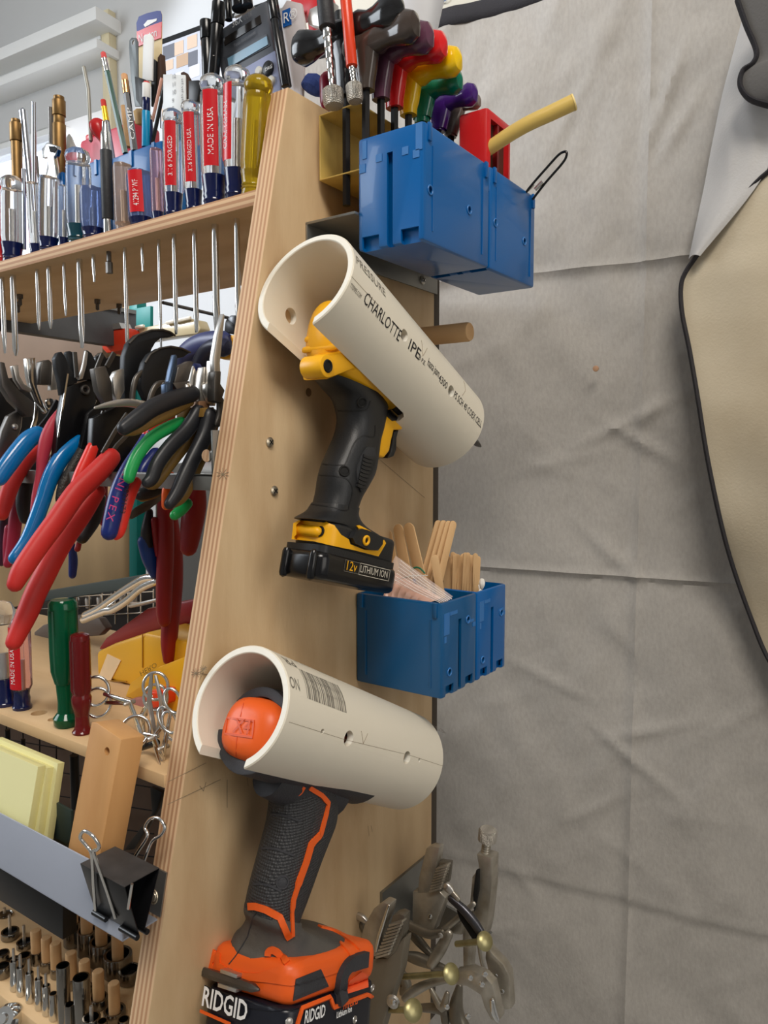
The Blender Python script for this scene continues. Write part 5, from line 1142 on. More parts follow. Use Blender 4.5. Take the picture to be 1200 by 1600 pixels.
pliers('olive and black gripped flat nose pliers, second from the needle nose', X_(312), [(CBB([(830, 560), (880, 560), (888, 640), (865, 780), (860, 890), (800, 880), (795, 760), (812, 640)]), M_steel, .007), (CBB([(790, 880), (885, 880), (890, 960), (780, 980)]), mat('collar_brown', (140, 104, 76), .5, .3), .009, 0, 'collar')],
       [(C3([(930, 130), (880, 210), (800, 290), (740, 370), (712, 440), (690, 462)]), [24, 25, 24, 23, 22, 18], M_vk, .002), (C3([(940, 170), (900, 250), (830, 340), (770, 420), (730, 470), (700, 474)]), [16, 16, 16, 15, 14, 14], M_vo, -.003)])
pliers('green gripped pliers with a short silver pointed jaw', X_(301), [(CBB([(738, 546), (760, 590), (798, 700), (780, 880), (735, 930), (703, 900), (705, 700)]), M_steel, .006), (CBB([(640, 955), (735, 935), (740, 1040), (640, 1040)]), M_vo, .008, 0, 'collar')],
       [(C3([(848, 180), (790, 205), (715, 250), (650, 325), (615, 400), (605, 440)]), [18, 20, 20, 20, 20, 18], M_vg, .002), (C3([(880, 560), (850, 590), (818, 615)]), [16, 18, 16], M_vg, -.004)])
pliers('dark gripped pliers whose olive edged handle lies nearly level', X_(293, y=.375), [(CBB([(570, 440), (585, 470), (580, 600), (545, 700), (545, 860), (480, 860), (475, 720), (510, 700), (530, 600)]), mat('blued_steel', (62, 76, 96), .3, .8), .006), (CBB([(590, 560), (700, 505), (735, 510), (690, 690), (550, 720)]), M_dsteel, .006), (CBB([(540, 710), (700, 690), (700, 830), (620, 830)]), M_dsteel, .008, 0, 'body')],
       [(C3([(900, 45), (800, 75), (710, 115), (640, 165), (580, 208)]), [26, 28, 28, 28, 22], M_vk, .003), (C3([(890, 85), (800, 130), (710, 175), (640, 215), (590, 222)]), [14, 18, 18, 16, 16], M_vo, .001)], pivot=(*CBB([(678, 745)])[0], 6, M_chrome))
o = pliers('red and dark blue gripped pliers reading KNIPEX along the handle', X_(278), [(CBB([(500, 700), (560, 720), (640, 830), (560, 1000), (500, 960)]), M_dsteel, .008, 0, 'body')],
       [(C3([(800, 150), (760, 175), (712, 215), (690, 240)]), [16, 17, 17, 17], M_redp, .003), (C3([(700, 230), (660, 300), (600, 400), (560, 490), (535, 590), (512, 695)]), [18, 20, 24, 26, 28, 26], M_vn, .003), (C3([(640, 460), (605, 520), (580, 600), (560, 690), (545, 715)]), [16, 22, 22, 18, 12], mat('grip_bright_red', (226, 50, 40), .35), .001)], name='pliers')
kx = X_(278)+.003
kp = C3([(580, 395), (560, 435), (542, 480), (528, 520), (517, 560), (508, 598)])
for ch, (u, v) in zip('KNIPEX', kp):
    p = px(u, v, kx+.0075); d2 = (px(508, 800, kx+.0075)-px(580, 650, kx+.0075)); d_ = (px(u-4, v+14, kx+.0075)-p).normalized(); up_ = X.cross(d_)*1; up_ = d_.cross(X)*-1
    lettering(ch, flatmap(p, d_, X.cross(d_)), .0085, mat('pink_print', (214, 70, 130), .5), o)
p = px(*C3([(585, 470)])[0], kx+.0062); lettering('9823173', flatmap(p, (px(*C3([(572, 550)])[0], kx+.0062)-p), X.cross(px(*C3([(572, 550)])[0], kx+.0062)-p)), .006, M_ink, o)
pliers('black gripped pliers tucked under the level handle', X_(262, y=.392), (), [(C3([(770, 470), (710, 500), (655, 520)]), [22, 22, 18], M_vk), (C3([(770, 490), (720, 520), (665, 535)]), [12, 12, 12], M_vo, -.002)], name='pliers')
pliers('hemostat with patterned silver handle end pointing left', X_(240, y=.365), (), [(C3([(445, 112), (520, 95), (600, 88), (680, 100), (720, 108)]), [4, 10, 13, 13, 8], M_steel, 0, .4)], cat='hemostat', name='hemostat')
pliers('dark blade with a pointed tip under the black grips', X_(235, y=.40), [(C3([(592, 622), (640, 580), (700, 545), (760, 515), (765, 540), (700, 590), (620, 635)]), M_dsteel, .003, 0, 'blade')], (), cat='blade', name='knife_blade')
pliers('blue handled pliers behind the red and blue grip', X_(244, y=.42), (), [(C3([(730, 330), (680, 400), (650, 470)]), [22, 24, 20], M_vn), (C3([(700, 600), (690, 700), (700, 790)]), [12, 20, 14], M_vk, 0), (C3([(680, 740), (705, 820), (728, 890)]), [24, 26, 18], mat('grip_deep_blue', (16, 54, 120), .4), -.002)], name='pliers')
pliers('orange and green tipped handle behind the olive grips', X_(302, y=.40), (), [(C3([(800, 430), (780, 500), (778, 570)]), [14, 14, 14], M_ora)], name='pliers')
pliers('pair of long dark red handles hanging by the side panel', X_(285, y=.44), (), [(C3([(770, 500), (775, 650), (775, 800), (770, 950), (768, 1060), (770, 1110)]), [24, 26, 27, 26, 24, 20], M_vd, 0), (C3([(800, 640), (815, 800), (812, 950), (800, 1100), (792, 1210), (790, 1290)]), [24, 28, 30, 28, 26, 18], M_vd, -.008), (C3([(725, 640), (732, 720), (742, 800)]), [12, 12, 10], M_vd, -.004)], name='pliers')
pliers('short wide red handle hanging right of the long dark red pair', X_(318, y=.43), (), [(C3([(922, 505), (915, 570), (900, 660), (885, 765)]), [30, 36, 36, 28], M_vd)], name='pliers')
# snips with big black curved jaws
def cres(P1, P2): return P1+P2
M_jaw = mat('black_forged', (38, 39, 42), .42, .5)
for dx, j1, gl, lab, xx in ((0, [(92, 860), (85, 640), (92, 460), (130, 340), (210, 260), (340, 215), (450, 212), (520, 235), (562, 268), (500, 285), (430, 290), (380, 330), (340, 400), (330, 480), (300, 560), (260, 640), (200, 780), (160, 870)], None, 'black snips with the taller curved jaw', 200), (0, [(300, 880), (245, 760), (248, 640), (280, 520), (330, 440), (420, 385), (520, 368), (620, 385), (705, 425), (640, 470), (570, 480), (540, 540), (520, 640), (480, 760), (440, 860)], None, 'black snips with the second curved jaw behind the level handle', 226)):
    t = pliers(lab, X_(xx, 600, .395), [(CBB(j1), M_jaw, .007)], (), cat='snips', name='snips')
    rim = CBB(j1[3:9]); B().sweep([px(u, v, X_(xx, 600, .395)+.0036) for u, v in rim], .0009, seg=6).build('edge', M_dsteel, t)
for (pts, lab, xx) in (([(160, 880), (170, 760), (200, 660), (255, 600)], 'thin curved spring arm between the snips, left', 212), ([(320, 890), (350, 790), (400, 720), (490, 700)], 'thin curved spring arm between the snips, right', 236)):
    pliers(lab, X_(xx, 600, .385), (), [(CBB(pts), [9, 9, 9, 6], M_dsteel, 0, .8, 'arm')], cat='snips', name='spring_arm')
# wire crimper and left-hand group
pliers('large black crimping tool body with a round pivot', X_(112, 640, .385), [(CA([(620, 390), (740, 352), (860, 312), (905, 350), (890, 470), (905, 520), (830, 720), (760, 880), (700, 980), (620, 1040), (520, 1060), (560, 700)]), mat('black_paint', (18, 18, 20), .3), .008, 0, 'body'), (CA([(518, 120), (545, 70), (578, 55), (612, 100), (660, 210), (735, 330), (720, 350), (620, 390), (580, 470), (560, 330), (530, 220)]), M_jaw, .006), (CA([(622, 65), (650, 48), (685, 60), (700, 180), (720, 270), (700, 300), (650, 180)]), M_jaw, .005, -.006), (CA([(815, 40), (860, 70), (905, 160), (925, 260), (900, 320), (820, 320), (740, 335), (790, 180)]), M_jaw, .005, .004), (CA([(805, 45), (828, 60), (815, 180), (780, 310), (738, 325), (770, 220)]), M_steel, .003, .008, 'blade')],
       [(CA([(740, 900), (690, 950), (590, 1040), (500, 1180), (440, 1330), (400, 1460)])+[(45, 840), (23, 872)], [22, 26, 26, 26, 25, 24, 23, 20], M_vb, .003)], shanks=[(CA([(895, 510), (830, 640), (770, 760), (720, 880)]), 5, M_steel)], name='crimper', cat='crimper')
c_ = px(*CA([(795, 415)])[0], X_(112, 640, .385)+.004); t = [o for o in bpy.data.objects if o.name.startswith('crimper')][0]
B().torus(c_+X*.0005, X, .0034, .0014, seg=18, sg=8).build('pivot_ring', M_dsteel, t); B().obox(px(*CA([(590, 560)])[0], X_(112, 640, .385)+.0045), px(*CA([(520, 1050)])[0], X_(112)) - px(*CA([(620, 395)])[0], X_(112)), X, Y, .028, .0004, .0008).build('bright_edge', M_chrome, t)
pliers('large nippers with the first long red handle', X_(182, 690, .378), [(CA([(1060, 300), (1090, 240), (1165, 215), (1170, 420), (1110, 540), (1070, 440)]), M_steel, .006), (CA([(885, 215), (990, 190), (1050, 340), (1060, 500), (1000, 560), (920, 420)]), M_dsteel, .007)],
       [(CA([(1040, 1050), (960, 1140), (850, 1250)])+[(118, 772), (88, 815), (62, 850), (35, 890), (24, 912)], [30, 33, 34, 34, 34, 33, 32, 26], M_vr)], shanks=[(CA([(1190, 640), (1080, 800), (960, 1010)]), 7, M_dsteel), (CA([(1200, 830), (1100, 930), (1030, 1030)]), 7, M_dsteel)], name='nippers')
pliers('large nippers with the lower long red handle', X_(165, 690, .385), (), [(CD_([(520, 230), (440, 350), (360, 460), (300, 560), (240, 680), (190, 780)])+[(42, 960), (22, 1003)], [26, 32, 34, 34, 34, 34, 33, 26], M_vr)], shanks=[(CA([(1120, 640), (1010, 850), (870, 1100)]), 6, M_steel)], name='nippers')
pliers('short bright red handle with a silver shank', X_(150, 700, .375), (), [(CA([(870, 960), (820, 1080), (760, 1210), (715, 1320)]), [20, 22, 22, 20], mat('grip_bright_red', (226, 50, 40), .35))], shanks=[(CA([(970, 620), (920, 760), (870, 960)]), 7, M_dsteel)], name='pliers')
pliers('black textured handle behind the bright red one', X_(135, 700, .39), (), [(CA([(800, 930), (740, 1060), (660, 1200), (600, 1330), (575, 1440)]), [16, 20, 20, 20, 18], mat('textured_black', (46, 42, 38), .5, bump=1, bscale=500))], name='pliers')
pliers('slim pinkish red handle left of the crimper', X_(96, 650, .38), (), [(CA([(545, 640), (500, 740), (440, 880), (400, 1050), (385, 1200), (345, 1420), (320, 1560)]), [12, 20, 22, 18, 16, 16, 12], mat('grip_dusty_red', (176, 48, 66), .5))], name='pliers')
pliers('blue gripped pliers at the left edge', X_(58, 680, .37), (), [(CA([(350, 830), (270, 880), (180, 980), (80, 1110), (-10, 1240)]), [26, 28, 28, 28, 26], M_vb, .004)], shanks=[(CA([(540, 520), (450, 680), (350, 800)]), 9, M_jaw)], name='pliers')
pliers('dull red gripped pliers under the blue handle', X_(62, 680, .385), (), [(CA([(400, 940), (290, 1030), (190, 1160), (110, 1300), (60, 1440), (20, 1580)]), [14, 22, 24, 25, 24, 20], M_vr)], name='pliers')
pliers('black handle between the dull red and slim red ones', X_(60, 690, .395), (), [(CA([(350, 1090), (280, 1200), (235, 1330), (225, 1500), (235, 1620)]), [16, 22, 24, 24, 18], M_vk)], name='pliers')
pliers('chrome handled pliers beside the black handle', X_(80, 690, .372), (), [(CA([(480, 1060), (440, 1160), (400, 1280)]), [14, 14, 12], M_chrome), (CA([(510, 1050), (495, 1080)]), [8, 8], M_ora)], name='pliers')
pliers('crimson pair of handles hanging at lower left', X_(30, 700, .41), (), [(CD_([(110, 200), (90, 330), (75, 450), (60, 560), (42, 620)]), [14, 20, 20, 18, 14], M_vc), (CD_([(45, 430), (40, 520), (38, 610)]), [12, 14, 12], M_vc, -.004)], name='pliers')
pliers('dark purple handle at the far left edge', X_(5, 700, .41), (), [([(12, 760), (6, 815), (2, 880)], [12, 14, 10], mat('grip_dark_purple', (60, 26, 52), .4))], name='pliers')
pliers('blue tipped handle hanging below the black handle', X_(112, 760, .42), (), [(CD_([(385, 520), (392, 600), (388, 680)]), [10, 14, 12], M_vn)], name='pliers')
pliers('black rounded handle behind the second red handle', X_(140, 760, .40), (), [(CD_([(540, 270), (500, 380), (440, 480)]), [16, 24, 20], M_vk)], name='pliers')
pliers('dark red rounded handle tip behind the black handle', X_(150, 760, .415), (), [(CD_([(560, 200), (548, 300), (550, 400)]), [10, 16, 10], M_vd), (CD_([(430, 480), (415, 540)]), [8, 10], M_vd)], name='pliers')
# jaws at far left
pliers('curved silver nipper jaws at the left', X_(50, 620, .385), [(CA([(245, 120), (335, 112), (345, 260), (355, 400), (400, 520), (448, 620), (430, 640), (360, 540), (300, 420), (265, 300)]), M_chrome, .006), (CA([(120, 190), (175, 180), (185, 280), (230, 360), (300, 400), (290, 440), (210, 410), (150, 320)]), M_steel, .006), (CA([(0, 150), (45, 160), (80, 300), (180, 420), (330, 540), (320, 660), (260, 670), (110, 520), (20, 380)]), M_dsteel, .009, -.004)], name='nippers')
pliers('toothed adjustable jaw behind the curved silver nippers', X_(74, 610, .40), [(CA([(395, 150), (460, 130), (490, 160), (475, 370), (380, 360), (380, 230)]), M_dsteel, .01), (CA([(490, 180), (520, 180), (555, 300), (550, 410), (475, 420)]), M_steel, .006)], [], pivot=(*CA([(470, 545)])[0], 9, M_chrome), name='wrench', cat='wrench')
pliers('dark steel body with an oval rivet at the left', X_(22, 660, .375), [(CA([(190, 600), (215, 620), (190, 800), (110, 990), (60, 1080), (-20, 1100), (-20, 960), (20, 800), (80, 660)]), M_dsteel, .007, 0, 'body')], shanks=[(CA([(345, 520), (330, 700), (290, 820)]), 7, M_chrome), (CA([(200, 610), (190, 760), (115, 970)]), 4, M_steel)], pivot=(*CA([(138, 760)])[0], 5, M_steel), name='pliers')
for k, (a_, c_, w, y) in enumerate([((700, 60), (720, 300), 5, .40), ((960, 80), (880, 280), 5, .40), ((1070, 70), (1000, 200), 6, .40), ((1100, 620), (960, 900), 5, .39), ((1160, 700), (990, 1000), 4, .39), ((1010, 620), (880, 860), 5, .385), ((1195, 980), (1080, 1160), 7, .385)]):
    a2, b2_ = CA([a_, c_]); pliers('slender steel shank among the jaws, %s from the left' % ['first', 'fourth', 'sixth', 'fifth', 'seventh', 'second', 'last'][k], X_(a2[0], 600, y), (), (), shanks=[([a2, b2_], w, M_dsteel)], name='pliers_shank') if 0 else None
o = thing('pliers', px(*CA([(1000, 200)])[0], X_(168, 600, .40)), 'black tangle of shanks and jaws behind the nippers', 'pliers')
for (a_, c_, w) in (((700, 60), (720, 300), 7), ((960, 80), (880, 280), 7), ((1070, 70), (1000, 200), 8), ((1100, 620), (960, 900), 6), ((1010, 620), (880, 860), 7), ((1195, 980), (1080, 1160), 9), ((1140, 560), (1090, 640), 14)):
    P_ = [px(u, v, X_(168, 600, .40)) for u, v in CA([a_, c_])]; B().sweep(P_, [(w/2*mpp(P_[0])*.6, w/2*mpp(P_[0]))]*2, seg=8, e=4, up=X).build('shank', M_dsteel, o)
B().prism([px(u, v, X_(168, 600, .41)) for u, v in CA([(830, 640), (900, 560), (1060, 600), (1190, 620), (1190, 780), (1090, 980), (900, 1060), (760, 960)])], (-.006, 0, 0)).build('body', mat('black_paint', (18, 18, 20), .3), o, bevel=.001)

pliers('broad black steel tool body behind the hemostat and red handles', X_(205, 680, .41), [(C3([(440, 160), (560, 100), (700, 125), (770, 190), (700, 290), (620, 350), (540, 430), (470, 400), (430, 350)]), mat('black_paint', (18, 18, 20), .3), .008, 0, 'body')], (), shanks=[(C3([(500, 130), (440, 270)]), 6, M_dsteel), (C3([(590, 140), (500, 300)]), 5, M_steel), (C3([(640, 160), (540, 310)]), 6, M_dsteel)], cat='pliers', name='pliers')
pliers('black tool body at the left behind the silver shanks', X_(40, 660, .42), [(CA([(-60, 350), (120, 300), (300, 420), (420, 560), (480, 620), (420, 820), (300, 900), (100, 900), (-60, 1000)]), mat('black_paint', (18, 18, 20), .3), .008, 0, 'body')], (), cat='pliers', name='pliers')
pliers('black jaws rising behind the crimper and nippers', X_(150, 620, .42), [(CA([(900, 110), (960, 60), (1000, 120), (1080, 90), (1180, 110), (1180, 620), (900, 700), (860, 400)]), mat('black_paint', (18, 18, 20), .3), .006, 0, 'body')], (), cat='pliers', name='pliers')
# ------------------------------------------------------------------ lower shelf
C4 = crop(0, 900, 3.636); C5 = crop(0, 1120, 3.333)
def stand(name, lab, cat, base, top_v, w, profs, group=None):
    """lathe tool standing on shelf 2; profs = (part, [(r, h)...] as fractions of width and height, material, flutes)"""
    b0 = pz(*base, Z2); tz = py(base[0], top_v, b0.y).z-Z2; r = w/2*mpp(b0); t = thing(name, b0, lab, cat, group)
    for (nm, pf, m, fl) in profs: B().lathe(b0, Z, [(a_*r, h_*tz) for a_, h_ in pf], seg=36 if fl else 24, flute=fl, nf=4).build(nm, m, t)
    return t
M_grn = mat('green_acetate', (0, 92, 58), .12, trans=.35, ior=1.4)
M_mar = mat('maroon_acetate', (112, 26, 28), .15, trans=.25, ior=1.4)
stand('screwdriver', 'large dark green translucent handled driver standing on the lower shelf', 'screwdriver', (104, 1134), 937, 43, [('foot', [(.7, 0), (.86, .02), (.9, .07), (.62, .11)], M_grn, 0), ('neck', [(.6, .1), (.55, .2), (.62, .3), (.66, .36)], M_grn, 0), ('grip', [(.7, .34), (.95, .44), (1, .6), (1, .93)], M_grn, .14), ('end_cap', [(.98, .92), (.96, .97), (.8, .995), (.2, 1)], M_grn, 0)])
stand('screwdriver', 'slim maroon handled driver right of the large green one', 'screwdriver', (129, 1145), 990, 31, [('foot', [(.95, 0), (1, .02), (.75, .05), (.7, .1), (.68, .18)], M_mar, 0), ('neck', [(.68, .18), (.95, .30), (.98, .36), (.8, .40)], M_mar, 0), ('grip', [(.85, .39), (1, .44), (1, .93)], M_mar, .14), ('end_cap', [(.96, .93), (.9, .98), (.5, 1)], M_mar, 0)])
stand('screwdriver', 'clear capped screwdriver with navy collar on the lower shelf at the left edge', 'screwdriver', (8, 1100), 940, 40, [('collar', [(1, 0), (1.02, .03), (.9, .05), (.92, .1), (.8, .16), (.85, .26)], M_navy, 0), ('grip', [(.8, .26), (1, .32), (1, .72), (.75, .78)], M_clear, .12), ('end_cap', [(.75, .78), (.95, .84), (.98, .91), (.7, .98), (.2, 1)], M_clear, 0), ('shank', [(.25, .2), (.25, .5)], M_steel, 0)])
sdr = stand('screwdriver', 'red and clear screwdriver reading MADE IN USA on the lower shelf', 'screwdriver', (35, 1107), 968, 32, [('collar', [(.88, 0), (.92, .03), (.75, .06), (.78, .12), (.7, .16), (.8, .22)], M_navy, 0), ('grip', [(.85, .22), (1, .26), (1, .92), (.6, 1)], M_pink, .12), ('shank', [(.25, .2), (.25, .55)], M_steel, 0)])
b0 = pz(35, 1107, Z2); r = 16*mpp(b0); tz = py(35, 968, b0.y).z-Z2; d = (Vector((math.cos(math.radians(-75)), math.sin(math.radians(-75)), 0))); s_ = Z.cross(d)
B().grid(lambda a_, c_: b0+Z*(tz*(.24+.68*c_))+(d*math.cos((a_-.5)*1.6)+s_*math.sin((a_-.5)*1.6))*(r*1.02), 6, 1).build('label_strip', M_red, sdr, fix=False)
lettering('MADE IN USA', lambda x, y: b0+Z*(tz*.30+x)+(d*math.cos(-(y-.002)/r)+s_*math.sin(-(y-.002)/r))*(r*1.04), .0062, M_wprint, sdr, sx=.8)
for (u, v, w, o_) in ((61, 1114, 12, 1), (84, 1124, 9, 1)):
    p = pz(u, v, Z2); k = B().lathe(p-Z*.02, Z, [(w*mpp(p), 0), (w*mpp(p), .04)], seg=20)
    cut(shelf2, [k])
# scissors and forceps standing in the holes
def scissors(lab, rings, cross, tips, y, w=5, name='scissors', m=M_chrome):
    t = thing(name, py(*cross, y), lab, 'scissors')
    for i, (u, v, R1, R2, tilt) in enumerate(rings):
        c = py(u, v, y+.004*i); k = mpp(c); hf = B(); xd = (X*math.cos(tilt)+Z*math.sin(tilt)); vd = (CAM-c).normalized(); hf.torus(c, vd*.8-Y*.3, R1*k, w/2*k, sx=R2/R1, seg=30, sg=10, xd=xd)
        q = py(*cross, y+.002*i); d = (q-c); st = c+d.normalized()*(R1*k*.95); tp = py(*tips[i], y+.004*(1-i)); hf.sweep([st, st.lerp(q, .5), q, q.lerp(tp, .5), tp], [(w*.42*k, w*.6*k), (w*.42*k, w*.75*k), (w*.42*k, w*1.0*k), (w*.35*k, w*.8*k), (w*.1*k, w*.2*k)], seg=10, up=Y, e=3)
        hf.build('blade_half', m, t)
    c = py(*cross, y); B().lathe(c, -Y, [(w*.7*mpp(c), -.004), (w*.7*mpp(c), .0045), (w*.4*mpp(c), .0055), (.0001, .0055)], seg=12).build('pivot_screw', M_steel, t)
    return t
scissors('chrome scissors with ring handles leaning left beside the maroon driver', [(150, 1080, 22, 20, .2), (153, 1098, 22, 20, .2)], (203, 1098), [(246, 1210), (232, 1185)], .345, 5)
scissors('chrome forceps standing upright with rings behind the others', [(243, 1072, 21, 19, .3), (243, 1090, 20, 18, .3)], (222, 1118), [(214, 1180), (228, 1185)], .350, 5, 'forceps')
scissors('chrome scissors with one large ring in front of the wood block', [(211, 1143, 24, 22, -.2), (262, 1125, 22, 12, .6)], (240, 1152), [(256, 1190), (250, 1195)], .330, 5.5)
t = thing('forceps', py(240, 1100, .34), 'slim upright tweezers between the ring handles', 'tweezers')
for (a_, c_, e_) in (((237, 1052), (233, 1095), (243, 1150)), ((243, 1055), (253, 1100), (246, 1150))): B().sweep([py(*a_, .338), py(*c_, .338), py(*e_, .34)], [(.0012, .001), (.0014, .0026), (.0012, .002)], seg=8, up=Y).build('arm', M_steel, t)
scissors('chrome ring handles half hidden by the side panel', [(270, 1095, 20, 12, .5), (268, 1135, 24, 12, .5)], (256, 1168), [(250, 1205), (254, 1205)], .335, 5)
rod('black_grip', 'short black handle lying between the scissors', 'handle', [(222, 1168), (246, 1160)], 10, .335, M_gloss)
# cases and tools lying on the shelf behind
def slab(name, lab, cat, poly, y0, th, m, bev=.002, nm='body'):
    P_ = [py(u, v, y0) for u, v in poly]
    if y0 < .66: P_ = [Vector((min(p.x, -.4125), p.y, p.z)) for p in P_]
    t = thing(name, sum(P_, Vector())/len(P_), lab, cat); B().prism(P_, (0, th, 0)).build(nm, m, t, bevel=bev); return t
M_case = mat('yellow_case', (232, 172, 28), .35, var=.08, vscale=12)
yc_ = .43; zb_ = Z2+.0005
def shelfpoly(pts, y): return [py(u, v, y) if v < 2000 else None for u, v in pts]
t = thing('yellow_case', py(200, 1040, yc_), 'yellow plastic tool case lying on the lower shelf behind the scissors', 'case')
P_ = [py(*q, yc_) for q in C4([(545, 430), (640, 385), (830, 322), (1060, 370), (1060, 600)])]; P_ = [Vector((min(p.x, -.4125), p.y, max(p.z, zb_+.001))) for p in P_]; lo = [Vector((P_[-1].x, yc_, zb_)), Vector((P_[0].x, yc_, zb_))]
B().prism(P_+lo, (0, .05, 0)).build('body', M_case, t, bevel=.004)
P_ = [py(*q, yc_-.022) for q in C4([(715, 720), (740, 610), (830, 545), (1060, 455)])]; P_ = [Vector((min(p.x, -.4125), p.y, max(p.z, zb_+.001))) for p in P_]; B().prism(P_+[Vector((P_[-1].x, yc_-.022, zb_)), Vector((P_[0].x, yc_-.022, zb_))], (0, .03, 0)).build('front_lobe', M_case, t, bevel=.004)
B().prism([py(*q, yc_-.0006) for q in C4([(610, 443), (686, 480), (625, 600), (560, 570)])], (0, .0008, 0)).build('pale_patch', mat('pale_patch', (244, 214, 170), .35), t)  # one flat pale patch laid on the case face
for a_, c_ in (((548, 590), (720, 600)), ((810, 330), (810, 520))):
    p, q = [py(*x, yc_-.0004) for x in C4([a_, c_])]; B().obox((p+q)/2, q-p, Y, (q-p).cross(Y), (q-p).length/2, .0005, .0004).build('seam', mat('case_seam', (170, 120, 20), .5), t)
p, q = py(*C4([(790, 545)])[0], yc_-.0228), py(*C4([(885, 490)])[0], yc_-.0228); w1 = max(v.x for v in textmesh('HERO', .006)[0]); lettering('HERO', flatmap(p, q-p, (q-p).cross(Y)*-1), .006, mat('olive_print', (120, 96, 30), .6), t, sx=(q-p).length/w1)
slab('red_clamp', 'dark red long tool body lying above the yellow case', 'tool', C4([(552, 420), (600, 350), (830, 185), (1000, 150), (1110, 128), (1110, 270), (920, 300), (840, 322), (700, 375), (600, 420)]), .485, .03, mat('dark_red_enamel', (148, 22, 26), .35), .003)
slab('black_wedge', 'black wedge between the red tool and the side panel', 'wedge', C4([(1000, 285), (1060, 280), (1060, 370), (1010, 340)]), .47, .02, M_black)
slab('rubber_disc', 'orange red cap among the scissor rings', 'cap', C4([(810, 700), (830, 655), (900, 660), (900, 745), (830, 760)]), .39, .02, mat('orange_red', (226, 66, 30), .3))
slab('mauve_box', 'pinkish brown box corner behind the scissors', 'box', C4([(680, 740), (740, 700), (830, 690), (900, 740), (880, 800), (690, 790)]), .40, .03, mat('mauve', (170, 110, 104), .5))
slab('grey_cloth_roll', 'grey rolled item at the right of the lower shelf', 'roll', C4([(920, 620), (960, 590), (1020, 590), (1020, 700), (940, 700)]), .42, .03, mat('grey_roll', (120, 112, 104), .6), .004)
t = slab('orange_case', 'orange framed box with a navy face behind the green driver', 'box', C4([(178, 385), (190, 370), (320, 358), (335, 370), (335, 640), (178, 640)]), .50, .03, M_ora)
B().prism([py(*q, .4985) for q in C4([(212, 640), (212, 470), (235, 415), (270, 395), (335, 390), (335, 640)])], (0, .002, 0)).build('navy_face', mat('navy_face', (24, 28, 90), .3), t, bevel=.0004)
B().sweep([Vector(p) for p in spl([tuple(py(*q, .497)) for q in C4([(262, 425), (290, 440), (305, 480), (308, 600)])], 4)], .0018, seg=8).build('chrome_arc', M_chrome, t)
t = thing('slip_pliers', py(190, 930, .47), 'chrome slip joint pliers handles lying behind the green driver', 'pliers')
for pts in ([(480, 225), (560, 185), (650, 120), (740, 60), (820, 15), (880, 12)], [(470, 250), (590, 200), (640, 190), (720, 140), (800, 70), (885, 30)]):
    q = spl([tuple(py(*c, .47)) for c in C4(pts)], 5); B().sweep([Vector(k) for k in q], [(.003, .0042)]*len(q), seg=12, round_cap=2, up=Y).build('handle', M_chrome, t)
slab('grey_folding_tool', 'dull grey flat tool under the chrome pliers', 'tool', C4([(190, 320), (240, 280), (420, 225), (560, 240), (600, 300), (560, 340), (200, 370)]), .49, .01, mat('dull_grey', (96, 84, 76), .6))
slab('metal_tray_lid', 'flat metal lid edge above the red tool', 'lid', C4([(720, 165), (890, 125), (890, 145), (730, 185)]), .50, .02, M_steel)
# wire basket
bk = thing('wire_basket', py(190, 940, .60), 'dark rimmed wire basket behind the chrome pliers', 'basket')
b = B()
for i in range(10):
    u = 60+i*20; p, q = py(u, 928-(i*.8), .60), py(u, 975, .60); B().sweep([p, q], .0009, seg=6).build('wire', M_chrome, bk)
for v in (932, 948, 964): B().sweep([py(60, v+4, .60), py(240, v-8, .60)], .0009, seg=6).build('wire', M_chrome, bk)
B().sweep([py(50, 935, .60), py(240, 905, .60)], [(.004, .008)]*2, seg=8, e=4, up=Y).build('rim', mat('grey_green_rim', (62, 74, 74), .5), bk)
for i in range(6): 
    p = py(120+i*18, 938-i*1.5, .61); B().lathe(p, Z, [(.004, -.012), (.005, 0), (.003, .004), (.0005, .006)], seg=12).build('bottle_cap', M_steel, bk)
slab('basket_back', 'dark box interior behind the wire basket', 'box', [(-20, 955), (-20, 1075), (200, 1070), (245, 990), (245, 912)], .63, .02, mat('dark_box', (44, 38, 34), .7))
# ------------------------------------------------------------------ things seen through the rack, farther back
M_tan = mat('tan_board', (168, 138, 96), .7, col2=(150, 122, 84), vscale=14, stretch=(1, 1, .3))
slab('plywood_board', 'tan plywood board standing behind the pliers', 'board', [(-80, 410), (202, 470), (202, 926), (-80, 990)], .86, .018, M_tan, .0005)
slab('shaded_board_part', 'shaded upper part of the tan board, painted darker, under the grey beam behind the jaws', 'board', [(-80, 440), (160, 500), (160, 640), (-80, 690)], .80, .012, mat('shaded_board_part', (112, 88, 66), .7, var=.12, vscale=12), .0005)  # darker slab stands in for the board's shade under the upper shelf
slab('teal_post', 'narrow teal painted strip beside the tan board', 'strip', [(202, 470), (214, 470), (214, 906), (202, 908)], .855, .02, mat('teal_paint', (0, 128, 122), .5), .0005)
slab('teal_sign', 'small teal rectangle behind the screwdriver blades', 'panel', [(200, 484), (235, 478), (235, 512), (200, 518)], .84, .006, mat('teal_paint', (0, 128, 122), .5), .0003)
slab('grey_cabinet', 'grey cabinet side between the hanging red handles and the side panel', 'cabinet', [(243, 730), (420, 700), (420, 1010), (243, 990)], .90, .02, mat('grey_cabinet', (140, 140, 138), .6), .0005)
t = thing('grey_beam', px(100, 480, -1.04), 'long grey steel beam running back under the upper shelf', 'beam')
B().prism([px(u, v, -1.04) for u, v in ((-40, 440), (213, 488), (213, 545), (-40, 508))], (-.02, 0, 0)).build('web', mat('weathered_grey', (104, 106, 108), .6, .3, col2=(76, 76, 78), vscale=10), t, bevel=.0006)
